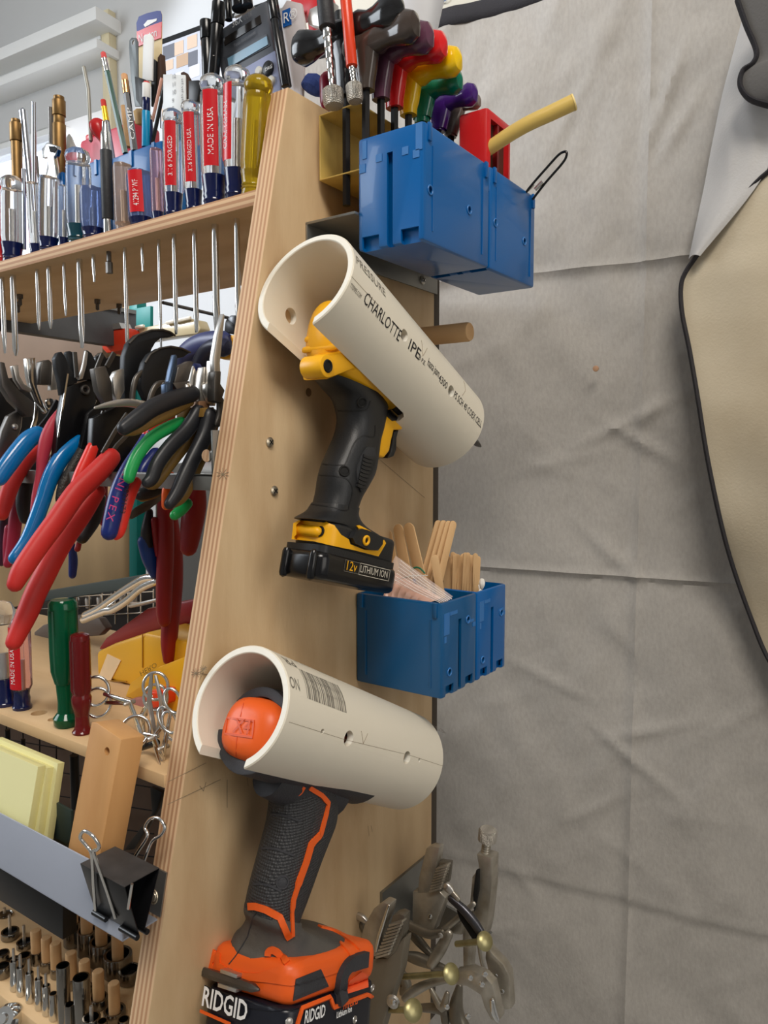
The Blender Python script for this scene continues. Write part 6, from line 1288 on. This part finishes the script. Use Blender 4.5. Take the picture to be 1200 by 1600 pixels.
B().prism([px(u, v, -1.036) for u, v in ((-40, 436), (213, 485), (213, 491), (-40, 446))], (-.05, 0, 0)).build('flange', M_zinc, t)
t = slab('tape_measure', 'orange red tape measure hanging behind the pliers', 'tape measure', [(157, 520), (160, 516), (198, 512), (203, 520), (203, 545), (166, 552), (159, 545)], .74, .03, mat('tape_red', (192, 52, 24), .4), .003)
B().prism([py(u, v, .7385) for u, v in ((172, 507), (186, 504), (190, 513), (170, 516))], (0, .02, 0)).build('hook', M_steel, t)
t = slab('organizer_box', 'cream translucent organizer lid behind the screwdriver tips', 'box', CBB([(112, 262), (230, 195), (700, 105), (770, 120), (800, 200), (770, 248), (560, 275), (140, 342)]), .76, .02, mat('cream_clear', (216, 200, 160), .25, trans=.15), .002)
for (u, v) in ((232, 184), (520, 140), (600, 124), (668, 108)): B().sweep([py(*c, .757) for c in CBB([(u-30, v+6), (u+30, v-6)])], .003, seg=8, round_cap=2).build('latch', mat('warm_white_plastic', (240, 232, 214), .3), t)
B().lathe(py(*CBB([(138, 285)])[0], .759), -Y, [(.004, 0), (.004, .0006), (.0001, .0006)], seg=14).build('hole', M_dark, t)
t = thing('bar_clamp', py(330, 560, .70), 'navy and yellow spring clamp hanging behind the needle nose pliers', 'clamp')
q = [py(*c, .70) for c in CBB([(615, 560), (640, 470), (720, 390), (830, 340), (950, 325), (1020, 330)])]; B().sweep([Vector(k) for k in spl([tuple(x) for x in q], 5)], [(.010, .015)]*26, seg=16, up=Y, round_cap=2).build('jaw', mat('clamp_navy', (46, 52, 96), .45), t)
q = [py(*c, .69) for c in CBB([(770, 640), (790, 540), (850, 430), (930, 380), (1020, 380)])]; B().sweep([Vector(k) for k in spl([tuple(x) for x in q], 5)], [(.010, .012)]*21, seg=16, up=Y, round_cap=2).build('jaw', mat('clamp_dark_navy', (24, 26, 52), .45), t)
B().prism([py(*c, .70) for c in CBB([(930, 290), (1000, 265), (1120, 260), (1120, 470), (1010, 490), (935, 470)])], (0, .02, 0)).build('slide', M_yel, t, bevel=.002)
B().sweep([py(*CBB([(1060, 100)])[0], .712), Vector((py(*CBB([(1060, 100)])[0], .712).x, .605, 1.684))], .0022, seg=8).build('hook_rod', M_dsteel, t)
B().prism([py(*c, .70) for c in CBB([(1010, 240), (1020, 120), (1070, 72), (1130, 70), (1130, 255)])], (0, .02, 0)).build('handle', M_black, t, bevel=.004)
slab('blue_wedge', 'bright blue plastic wedge behind the pliers near the side panel', 'wedge', CBB([(620, 670), (740, 520), (760, 560), (700, 660), (650, 700)]), .62, .01, mat('bright_blue_plastic', (36, 58, 150), .4), .001)
# below the lower shelf
slab('brown_cabinet', 'brown cabinet face seen under the lower shelf', 'cabinet', [(-120, 1080), (262, 1222), (262, 1500), (-120, 1500)], .47, .02, mat('brown_cabinet', (104, 84, 70), .7, var=.25, vscale=20), .0005)
gt = thing('wire_grid', py(80, 1200, .452), 'thin dark wire grid hanging under the lower shelf', 'grid')
for i in range(8): B().sweep([py(10+i*26, 1120, .452), py(10+i*26, 1420, .452)], .0007, seg=6).build('wire', M_dark, gt)
for i in range(6): B().sweep([py(-20, 1150+i*38, .450), py(240, 1195+i*36, .450)], .0007, seg=6).build('wire', M_dark, gt)
for k, (u0, v0, v1, w, lab) in enumerate([(12, 1140, 1262, 8, 'dark tool shank under the lower shelf, leftmost'), (36, 1155, 1270, 7, 'dark tool shank under the lower shelf, second from left'), (116, 1180, 1262, 14, 'black handled tool hanging beside the wood block')]):
    rod('tool_shank', lab, 'tool', [(u0, v0), (u0+2, v1)], w, .36, M_black)
slab('dark_blade', 'black tapered blade under the lower shelf right of the wood block', 'blade', C5([(780, 365), (845, 395), (820, 480), (700, 690), (640, 700), (790, 500)]), .345, .004, M_black, .0006)
slab('green_card', 'dark green card standing in the tray behind the wood block', 'card', C5([(280, 440), (370, 490), (370, 640), (345, 660), (250, 615)]), .300, .002, mat('dark_green_card', (44, 58, 54), .5), .0003)
# ------------------------------------------------------------------ tray
tr_ = thing('note_tray', (-.75, .285, 1.2), 'pale grey bent metal tray screwed across the front of the rack', 'tray')
M_tray = mat('pale_grey_paint', (164, 170, 184), .45, var=.05, vscale=10)
xe = -.3925; yl_ = .2735; zb = 1.1950; zl = py(138, 1343, yl_).z; th_ = .0011
B().box(-1.32, xe, yl_, yl_+th_, zb, zl).box(-1.32, xe, yl_, .3005, zb-th_, zb).build('channel', M_tray, tr_, bevel=.0003)
y0_, y1_ = yfront(zb)-.0012, yfront(1.2225)-.0012
B().add([(-1.32, y0_, zb), (xe, y0_, zb), (xe, y1_, 1.2225), (-1.32, y1_, 1.2225), (-1.32, y0_+th_, zb), (xe, y0_+th_, zb), (xe, y1_+th_, 1.2225), (-1.32, y1_+th_, 1.2225)], [(0, 1, 2, 3), (7, 6, 5, 4), (0, 4, 5, 1), (1, 5, 6, 2), (2, 6, 7, 3), (3, 7, 4, 0)]).build('back_plate', M_zinc, tr_)
sp = py(240, 1401, (y0_+y1_)/2-.0006); sn = Vector((0, -.9757, .2189)); B().torus(sp+sn*.0004, sn, .0042, .0007, seg=20, sg=6).lathe(sp, sn, [(.0038, 0), (.003, .0012), (.0001, .0014)], seg=16).build('screw', M_screw, tr_)
slab('magnet_bar', 'black magnetic bar under the tray', 'bar', [(-60, 1300), (98, 1412), (98, 1469), (-60, 1370)], .305, .012, mat('black_bar', (16, 16, 18), .4), .0006)
# note pads leaning in the tray
def tray_foot(a_, c_, y):
    du = (c_[0]-a_[0])/(c_[1]-a_[1]); v = c_[1]
    while v < 1600 and py(c_[0]+(v-c_[1])*du, v, y).z > zb+.0008: v += 1
    return py(c_[0]+(v-c_[1])*du, v, y)
M_note = mat('pale_yellow_paper', (236, 230, 172), .7); M_note2 = mat('page_edges', (222, 214, 150), .8)
for k, (tr1, br1, yk, w_) in enumerate([((60, 1198), (43, 1300), .2790, .09), ((74, 1200), (58, 1310), .2865, .088), ((91, 1193), (73, 1316), .2935, .088)]):
    # each pad is a thin block leaning back, bottom resting in the tray
    yk = .2762+.0059*k; top = py(*tr1, yk+.014); bot = tray_foot(tr1, br1, yk); up_ = (top-bot).normalized(); H_ = (top-bot).length; nn = up_.cross(X).normalized(); nn = nn if nn.y > 0 else -nn
    pd = thing('sticky_note_pad', bot, ['pale yellow note pad at the front of the stack of three', 'pale yellow note pad in the middle of the stack', 'pale yellow note pad at the back of the stack nearest the wood block'][k], 'note pad', 'pale yellow note pads in the tray')
    thk = .0058 if k == 0 else .0052
    x1 = bot.x; c = bot+up_*(H_/2)+nn*(thk/2)-X*(w_/2); B().obox(c, X, nn, up_, w_/2, thk/2, H_/2, bev=.0002).build('pages', M_note2, pd)
    B().obox(c-nn*(thk/2+.0001), X, nn, up_, w_/2, .0002, H_/2).build('front_sheet', M_note, pd)
# wood block
xb1 = -.4125; cb = py(155, 1343, .2795); ct_ = py(190, 1153, .297); cb = tray_foot((190, 1153), (155, 1343), .2765); up_ = (ct_-cb).normalized()
M_blk2 = mat('light_wood_block', (206, 156, 100), .55, col2=(186, 134, 80), vscale=12, stretch=(3, 3, .4))
wlen = (ct_-cb).length; lf = py(141, 1124, .297); wx = (ct_.x-lf.x); wb = thing('wood_block', cb, 'light brown wooden block with a drilled hole leaning in the tray', 'block')
nn = up_.cross(X).normalized(); nn = nn if nn.y > 0 else -nn; xs_ = (X-up_*X.dot(up_)).normalized()
poly = [cb, cb-xs_*wx, cb-xs_*wx+up_*wlen, cb-xs_*(wx*.85)+up_*(wlen+.0015), cb+up_*(wlen-.001)]
o = B().prism(poly, nn*.019).build('block', M_blk2, wb, bevel=.0008)
hp_ = pp(*C5([(557, 180)])[0], cb, nn); cut(o, [B().lathe(hp_-nn*.003, nn, [(.0028, 0), (.0028, .014)], seg=16)])
B().obox(cb+xs_*.0002+nn*.006+up_*.022, up_, nn, xs_, .013, .0004, .0002).build('dark_crack', M_ink, wb)
# binder clip over the tray lip
bc = thing('binder_clip', py(170, 1390, .272), 'large black binder clip clamped on the lip of the tray', 'clip')
FT0, FT1, BT0, BT1, BB0, BB1 = [py(u, v, y) for u, v, y in ((123, 1349, .262), (192, 1391, .262), (168, 1339, .292), (241, 1377, .292), (129, 1412, .2725), (203, 1454, .2725))]
M_clip = mat('clip_black', (20, 20, 22), .28, var=.3, vscale=60); xL, xR = FT0.x, FT1.x
ztp = (FT0.z+FT1.z)/2; zbt = (BB0.z+BB1.z)/2; yf0, yb0 = .2630, .2885
def wall(a_, c_, t_, nm, m=M_clip):
    a_ = Vector(a_); c_ = Vector(c_); d = (c_-a_); n_ = Vector((0, -d.z, d.y)).normalized()*t_
    return B().prism([Vector((xL, a_.y, a_.z)), Vector((xR, a_.y, a_.z)), Vector((xR, c_.y, c_.z)), Vector((xL, c_.y, c_.z))], n_).build(nm, m, bc, bevel=.0002)
wall((0, yf0, ztp), (0, yb0, ztp), .0006, 'spine', mat('dusty_black', (62, 58, 56), .6, var=.4, vscale=80))
wall((0, yf0, ztp), (0, yl_-.001, zbt), .0006, 'front_leaf'); wall((0, yb0, ztp), (0, yl_+.0028, zbt+.002), .0006, 'rear_leaf')
for sx_0, sx_1 in ((0, .3), (.63, 1)): B().sweep([Vector((xL+(xR-xL)*sx_0, yl_-.0022, zbt-.0004)), Vector((xL+(xR-xL)*sx_1, yl_-.0022, zbt-.0004))], .0018, seg=12).build('rolled_edge', M_clip, bc)
B().sweep([Vector((xL, yl_+.0045, zbt)), Vector((xR+.001, yl_+.0045, zbt))], .0017, seg=12).build('rolled_edge', M_clip, bc)
def wire(pts, y, lab=None): 
    P_ = [py(u, v, yy) for (u, v), yy in zip(C5(pts), y)]; B().sweep([Vector(k) for k in spl([tuple(p) for p in P_], 6)], .0011, seg=10).build('wire_handle', M_chrome, bc)
wire([(498, 1005), (488, 880), (478, 720), (450, 670), (418, 628), (440, 595), (485, 622), (516, 672), (505, 692), (488, 705), (520, 800), (565, 930), (602, 1048)], [.2695, .264, .256, .254, .252, .251, .252, .254, .255, .256, .260, .266, .2695])
wire([(668, 782), (720, 700), (768, 620), (755, 575), (785, 530), (830, 530), (858, 575), (840, 615), (795, 645), (765, 710), (730, 812)], [.292, .297, .300, .301, .302, .302, .302, .301, .300, .297, .292])
B().sweep([py(*c, .264) for c in C5([(688, 870), (668, 1000)])], .0009, seg=8).build('inner_wire', M_chrome, bc)
# ------------------------------------------------------------------ socket shelf
y_s = .302; z3 = py(50, 1567, y_s).z; yf3 = pz(40, 1583, z3).y
CS = crop(0, 1380, 5)
o = B().box(-1.32, XP-.018, min(yf3, .292), .46, z3-.012, z3, bev=.0004).build('shelf', [M_shelf, M_eH], rk)
slab('peg_strip', 'plywood strip behind the socket rows', 'board', [(-80, 1380), (228, 1560), (228, 1720), (-80, 1640)], .42, .012, M_tan, .0004)
M_sock = mat('socket_chrome', (150, 146, 140), .16, 1); M_sockd = mat('socket_dark', (140, 136, 130), .2, 1, var=.3, vscale=60)
cnt = [0]
def sock(u, v, r, y, lab, grp, peg=None, pegr=0, m=M_sock, zb2=None, metal=False, neck=None):
    tp = py(u, v, y); k = mpp(tp); R_ = r*k; zb_ = z3+.0003 if zb2 is None else zb2; h_ = tp.z-zb_; b0 = Vector((tp.x, y, zb_)); t = thing('socket', b0, lab, 'socket', grp)
    ri = R_*.78
    prof = [(R_*.9, 0), (R_, .0008)] + ([(R_, h_*.35), (R_*neck, h_*.5)] if neck else []) + [(R_*(neck or 1), h_-.0006), (R_*(neck or 1)*.96, h_), (ri*(neck or 1), h_), (ri*(neck or 1)*.96, h_-.0012), (ri*(neck or 1)*.95, h_*.45)]
    B().lathe(b0, Z, prof, seg=22).build('shell', m, t)
    B().lathe(b0+Z*(h_*.45), Z, [(ri*(neck or 1)*.95, 0), (.0001, .0001)], seg=12).build('bore', M_dark, t)
    if peg is not None:
        pt = py(u+1, peg, y); hp2 = pt.z-zb_; rp = pegr*mpp(pt)
        pg = thing('dowel_pin' if metal else 'wooden_peg', b0, ('metal pin poking out of the ' if metal else 'wooden peg poking out of the ')+lab.replace(' in the', ',').replace(' row', ''), 'peg', (grp or '').replace('sockets', 'pegs') or None)
        B().lathe(b0+Z*.002, Z, [(rp, 0), (rp, hp2-.003), (rp*.85, hp2-.002), (.0001, hp2-.002)], seg=16).build('peg', M_steel if metal else M_dowel, pg)
s5 = lambda u, v: CS([(u, v)])[0]
nth = ['leftmost', 'second', 'third', 'fourth', 'fifth', 'sixth', 'seventh', 'eighth']
for i, (u, v, pv) in enumerate([(108, 605, 518), (160, 655, 565), (230, 698, 600), (302, 745, 655), (360, 798, 712), (415, 860, None)]):
    a_, c_ = s5(u, v); sock(a_, c_, 7.2, y_s, 'small bright socket in the front row, %s from the left' % nth[i], 'small chrome sockets in the front row', None if pv is None else s5(0, pv)[1], 2.2, mat('socket_bright', (206, 206, 204), .14, 1), metal=True, neck=.85)
a_, c_ = s5(490, 640); sock(a_, c_, 10, .300, 'tall deep chrome socket, left of the two tallest', 'deep sockets')
a_, c_ = s5(635, 732); sock(a_, c_, 13, .302, 'tall deep chrome socket, right of the two tallest', 'deep sockets')
for i, (u, v, r, pv, pr_) in enumerate([(285, 530, 9.5, 375, 8), (368, 598, 10.5, 430, 8), (440, 655, 9, 475, 8.4), (560, 735, 10, 548, 8.4), (665, 800, 11, 612, 8.6), (772, 888, 14, 692, 9), (895, 985, 17, 785, 9)]):
    a_, c_ = s5(u, v); sock(a_, c_, r, .330, 'dark chrome socket in the middle row, %s from the left' % nth[i], 'sockets in the middle row', s5(0, pv)[1], pr_, M_sockd if i > 3 else M_sock)
for i, (u, v, r, pv) in enumerate([(565, 295, 14, 150), (678, 365, 15, 215), (792, 450, 18.5, 285), (920, 550, 22, 390), (1010, 670, 17, None)]):
    a_, c_ = s5(u, v); sock(a_, c_, r, .362, 'large dark socket in the back row, %s from the left' % nth[i], 'large sockets in the back row', None if pv is None else s5(0, pv)[1], 9, M_sockd)
for i, (u, v, r, y) in enumerate([(40, 320, 11, .350), (78, 372, 13.5, .335), (190, 455, 12, .335), (190, 560, 10, .318), (20, 540, 10, .315), (25, 640, 11, .305), (112, 590, 9, .320)]):
    a_, c_ = s5(u, v); sock(a_, c_, r, y, ['dark socket at the far left of the back row', 'wide dark socket beside the far left one', 'dark socket above the bright row', 'socket ring half hidden behind the small bright row', 'dark socket at the left frame edge, upper', 'dark socket at the left frame edge, lower', 'socket hidden behind the leftmost small bright one'][i], None, s5(0, v-120)[1] if i in (0, 1, 2) else None, 2.4, M_sockd, metal=True)
for i, (u, v, r, y) in enumerate([(542, 945, 7.5, .296), (715, 1045, 14, .296), (965, 1060, 9, .310), (800, 1075, 8, .296)]):
    a_, c_ = s5(u, v); sock(a_, c_, r, y, ['small chrome socket between the two tall deep ones', 'chrome socket at the bottom frame edge', 'dark socket by the panel foot at the bottom edge', 'chrome socket end at the bottom frame edge near the panel'][i], None, s5(0, 965)[1] if i == 1 else None, 3, M_sock, metal=True)
# ratchet head at the bottom left
t = thing('ratchet', py(12, 1585, .285), 'chrome ratchet head at the bottom left corner', 'ratchet')
c = py(10, 1590, .283); k = mpp(c); B().lathe(c, Vector((.35, -.8, .5)), [(17*k, -.012), (19*k, -.008), (19*k, 0), (16*k, .003), (8*k, .0035), (7*k, .006), (.0001, .006)], seg=26).build('head', M_chrome, t)
B().lathe(py(24, 1597, .280), Vector((.8, -.5, -.1)), [(6*k, 0), (6*k, .010), (4*k, .011), (.0001, .011)], seg=8).build('drive', M_sockd, t, smooth=20)
# ------------------------------------------------------------------ locking pliers hung beside the panel
CL = crop(520, 1250, 3.636)
M_lock = mat('worn_nickel', (190, 184, 172), .33, .7, col2=(146, 138, 124), vscale=50)
M_lockd = mat('dark_nickel', (140, 133, 120), .36, .7, var=.35, vscale=50)
M_brz = mat('yellow_zinc', (186, 178, 132), .38, .75, col2=(150, 140, 96), vscale=60)
hb2 = thing('hanging_bracket', (XP, .6, 1.05), 'grey flat metal hanger holding the locking pliers beside the panel', 'bracket')
B().prism([py(*c_, .612) for c_ in CL([(360, 650), (450, 570), (560, 560), (820, 700), (900, 760), (700, 760), (420, 720)])], (0, .003, 0)).box(XP+.0002, XP+.003, .55, .64, 1.02, 1.09).build('plate', M_zinc, hb2)
def lk(lab, y, parts, cat='locking pliers', name='locking_pliers'):
    t = None
    for pt in parts:
        kind = pt[0]; dy = 0
        pts = CL(pt[1])
        if t is None: t = thing(name, py(*pts[0], y), lab, cat, None)
        if kind == 'plate':
            nm, m, th, dy = pt[2:6]; B().prism([py(u, v, y+dy-th/2) for u, v in pts], (0, th, 0)).build(nm, m, t, bevel=min(.0012, th*.2))
        elif kind == 'bar':
            nm, m, ws, dy = pt[2:6]; P_ = [py(u, v, y+dy) for u, v in pts]; ws = ws if isinstance(ws, list) else [ws]*len(P_); q = spl([tuple(p)+(w/3.636/2*mpp(p),) for p, w in zip(P_, ws)], 4)
            B().sweep([Vector(k[:3]) for k in q], [(k[3]*.75, k[3]) for k in q], seg=14, up=Y, round_cap=2, e=2.6).build(nm, m, t)
        elif kind == 'pin':
            for (u, v) in pts: p = py(u, v, y+pt[5]); r = pt[4]/3.636*mpp(p); B().lathe(p, -Y+X*.2, [(r, 0), (r*.85, r*.3), (r*.3, r*.5), (.0001, r*.5)], seg=14).build(pt[2], pt[3], t)
        elif kind == 'teeth':
            (p0, p1, w0), nm, m, n = pt[2], pt[3], pt[4], pt[5]
            for i in range(n):
                f_ = i/(n-1); a_ = Vector(p0).lerp(Vector(p1), f_); q0 = py(*CL([(a_.x-w0, a_.y+w0*.42)])[0], y-.0045); q1 = py(*CL([(a_.x+w0, a_.y-w0*.2)])[0], y-.0045)
                B().obox((q0+q1)/2, q1-q0, Y, (q1-q0).cross(Y), (q1-q0).length/2, .0035, .0009, bev=.0003).build(nm, m, t)
    return t
lk('locking pliers with the tall upright handle and knurled adjusting screw', .60, [
    ('plate', [(815, 305), (905, 330), (902, 500), (880, 700), (862, 780), (800, 760), (800, 560), (830, 420), (828, 380)], 'handle_tube', M_lock, .014, 0),
    ('plate', [(790, 440), (825, 395), (828, 440), (800, 560), (800, 620), (775, 620)], 'channel_side', M_lock, .010, -.003),
    ('plate', [(812, 400), (828, 398), (826, 520), (800, 640), (795, 540)], 'channel_gap', M_dark, .004, -.008),
    ('plate', [(735, 680), (775, 650), (800, 760), (780, 970), (740, 970)], 'lower_channel', M_lock, .010, -.004),
    ('plate', [(640, 760), (735, 690), (730, 770), (680, 760), (650, 800), (600, 900), (560, 940), (570, 880), (620, 800)], 'jaw_plate', M_lock, .006, -.010)])
t = [o for o in bpy.data.objects if o.name.startswith('locking_pliers')][0]
c = py(*CL([(866, 315)])[0], .60); c2 = py(*CL([(880, 195)])[0], .60); a_ = (c2-c).normalized(); k = mpp(c); L_ = (c2-c).length
B().lathe(c, a_, [(27/3.636*k*(1 if i % 2 else .88), L_*.75*i/13) for i in range(14)], seg=18).build('screw_thread', M_lock, t)
B().lathe(c, a_, [(40/3.636*k, L_*.66), (52/3.636*k, L_*.72), (53/3.636*k, L_*1.15), (46/3.636*k, L_*1.24), (.0001, L_*1.24)], seg=30).build('knurled_knob', M_knurl, t)
lk('locking pliers with a curved upper jaw behind, nearest the panel edge', .575, [
    ('plate', [(480, 530), (488, 440), (505, 370), (530, 275), (560, 262), (606, 270), (600, 330), (575, 440), (555, 530)], 'curved_jaw', M_lock, .009, 0),
    ('plate', [(600, 350), (662, 360), (650, 470), (620, 520), (565, 525), (570, 480)], 'toothed_jaw', M_lockd, .008, .002),
    ('teeth', [(620, 370)], ((628, 372), (590, 500), 32), 'tooth', M_lock, 9),
    ('plate', [(452, 520), (600, 512), (640, 560), (610, 640), (570, 750), (510, 740), (450, 690)], 'body', M_lock, .012, .002),
    ('bar', [(420, 700), (500, 740), (560, 760), (620, 750)], 'lever', M_lockd, [50, 60, 56, 40], -.004),
    ('bar', [(600, 760), (700, 680), (800, 590)], 'upper_lever', M_lock, [36, 34, 30], 0),
    ('pin', [(553, 662)], 'rivet', M_chrome, 15, -.007), ('pin', [(612, 770)], 'rivet', M_steel, 16, -.010)])
lk('large locking pliers with coarse jaw teeth beside the orange drill', .512, [
    ('plate', [(152, 800), (178, 710), (230, 620), (285, 580), (325, 595), (318, 640), (285, 720), (262, 800), (255, 890), (190, 895)], 'curved_jaw', M_lock, .011, 0),
    ('bar', [(318, 600), (290, 690), (262, 780), (245, 860)], 'bright_jaw_face', M_chrome, [16, 22, 24, 16], -.006),
    ('plate', [(340, 655), (375, 645), (408, 660), (400, 760), (360, 860), (310, 905), (252, 885), (300, 780)], 'toothed_jaw', M_lockd, .010, .001),
    ('teeth', [(340, 700)], ((368, 690), (292, 870), 38), 'tooth', M_lock, 10),
    ('plate', [(200, 905), (300, 900), (395, 790), (408, 790), (380, 980), (330, 1130), (270, 1330), (200, 1330), (120, 1330), (140, 1000)], 'body', mat('flat_nickel', (128, 120, 106), .5, .5), .012, .003),
    ('bar', [(125, 650), (165, 668), (190, 690)], 'screw_head', M_steel, [40, 44, 30], .004),
    ('bar', [(150, 700), (170, 720), (200, 800)], 'lever', M_lockd, [36, 40, 30], .008),
    ('pin', [(343, 1145)], 'rivet', M_steel, 42, -.006), ('pin', [(345, 1150)], 'rivet_cap', M_chrome, 18, -.012)])
lk('locking pliers with a dark straight handle and hexagonal tip', .56, [
    ('bar', [(670, 560), (740, 620), (800, 690), (840, 750)], 'handle', mat('gunmetal', (92, 92, 98), .35, .9), [40, 52, 56, 50], 0),
    ('bar', [(680, 525), (710, 560)], 'thread', M_lock, 34, 0), ('bar', [(655, 495), (668, 510)], 'adjusting_knob', M_steel, [58, 50], 0),
    ('plate', [(700, 625), (740, 640), (830, 770), (830, 800), (790, 790), (720, 680)], 'channel_gap', M_dark, .004, .004),
    ('plate', [(870, 830), (910, 880), (970, 940), (1000, 1000), (1012, 1190), (975, 1195), (930, 1080), (890, 1000), (865, 900)], 'toothed_jaw', M_lock, .010, 0),
    ('pin', [(925, 1000), (962, 1088)], 'rivet', M_chrome, 14, -.007)])
lk('locking pliers with a long curved chrome lever at the bottom', .54, [
    ('bar', [(410, 1125), (470, 1080), (560, 1040), (680, 1020), (790, 1040), (860, 1090)], 'curved_lever', M_lock, [46, 56, 44, 34, 40, 50], 0),
    ('plate', [(690, 980), (780, 965), (860, 1000), (905, 1050), (925, 1130), (950, 1250), (900, 1255), (860, 1180), (840, 1110), (760, 1060), (690, 1050)], 'jaw_plate', M_lock, .010, .002),
    ('bar', [(905, 1140), (915, 1200), (935, 1250)], 'jaw_tip', M_chrome, [30, 40, 30], -.006),
    ('pin', [(782, 1010), (848, 1048), (865, 990), (648, 1175), (768, 1230)], 'rivet', M_chrome, 17, -.008)])
lk('tangled steel levers in the middle of the locking pliers', .578, [
    ('bar', [(400, 880), (480, 900), (560, 930), (640, 960)], 'lever', M_lockd, [40, 70, 60, 40], 0), ('bar', [(560, 930), (610, 850), (660, 760)], 'lever', M_lock, [56, 66, 50], -.006),
    ('bar', [(410, 700), (470, 780), (560, 880)], 'lever', M_lockd, [44, 60, 40], .006), ('bar', [(560, 1080), (620, 1180), (650, 1100)], 'lever', M_lock, [30, 50, 30], -.004),
    ('bar', [(480, 1180), (620, 1190), (640, 1260)], 'lever', M_lockd, [40, 60, 50], .004), ('bar', [(720, 1060), (700, 1200), (740, 1320)], 'lever', M_lockd, [40, 90, 110], .006),
    ('bar', [(830, 830), (850, 930), (870, 980)], 'spring', M_lock, [20, 24, 18], 0), ('bar', [(400, 1000), (420, 1060), (390, 1090)], 'lever', M_lockd, [60, 60, 40], .008)])
for i, (hd, sh_, rr, y, lab) in enumerate([((862, 802), (705, 818), (30, 52), .545, 'brass coloured round headed bolt, upper of three'), ((672, 987), (380, 1005), (32, 56), .520, 'brass coloured round headed bolt, middle of three, longest'), ((455, 1195), (280, 1190), (33, 60), .500, 'brass coloured round headed bolt, lowest of three')]):
    h_, s_ = py(*CL([hd])[0], y), py(*CL([sh_])[0], y+.02); t = thing('carriage_bolt', h_, lab, 'bolt'); a_ = (h_-s_).normalized(); k = mpp(h_)/3.636; L_ = (h_-s_).length
    B().lathe(s_, a_, [(18*k, 0), (18*k, L_*.98)], seg=16).build('shank', M_brz, t)
    B().lathe(h_, a_, [(20*k, -.003), (rr[1]*.95*k, -.001), (rr[1]*k, .0004), (rr[1]*.85*k, .002), (rr[1]*.45*k, .0032), (.0001, .0036)], seg=24).build('head', M_brz, t)
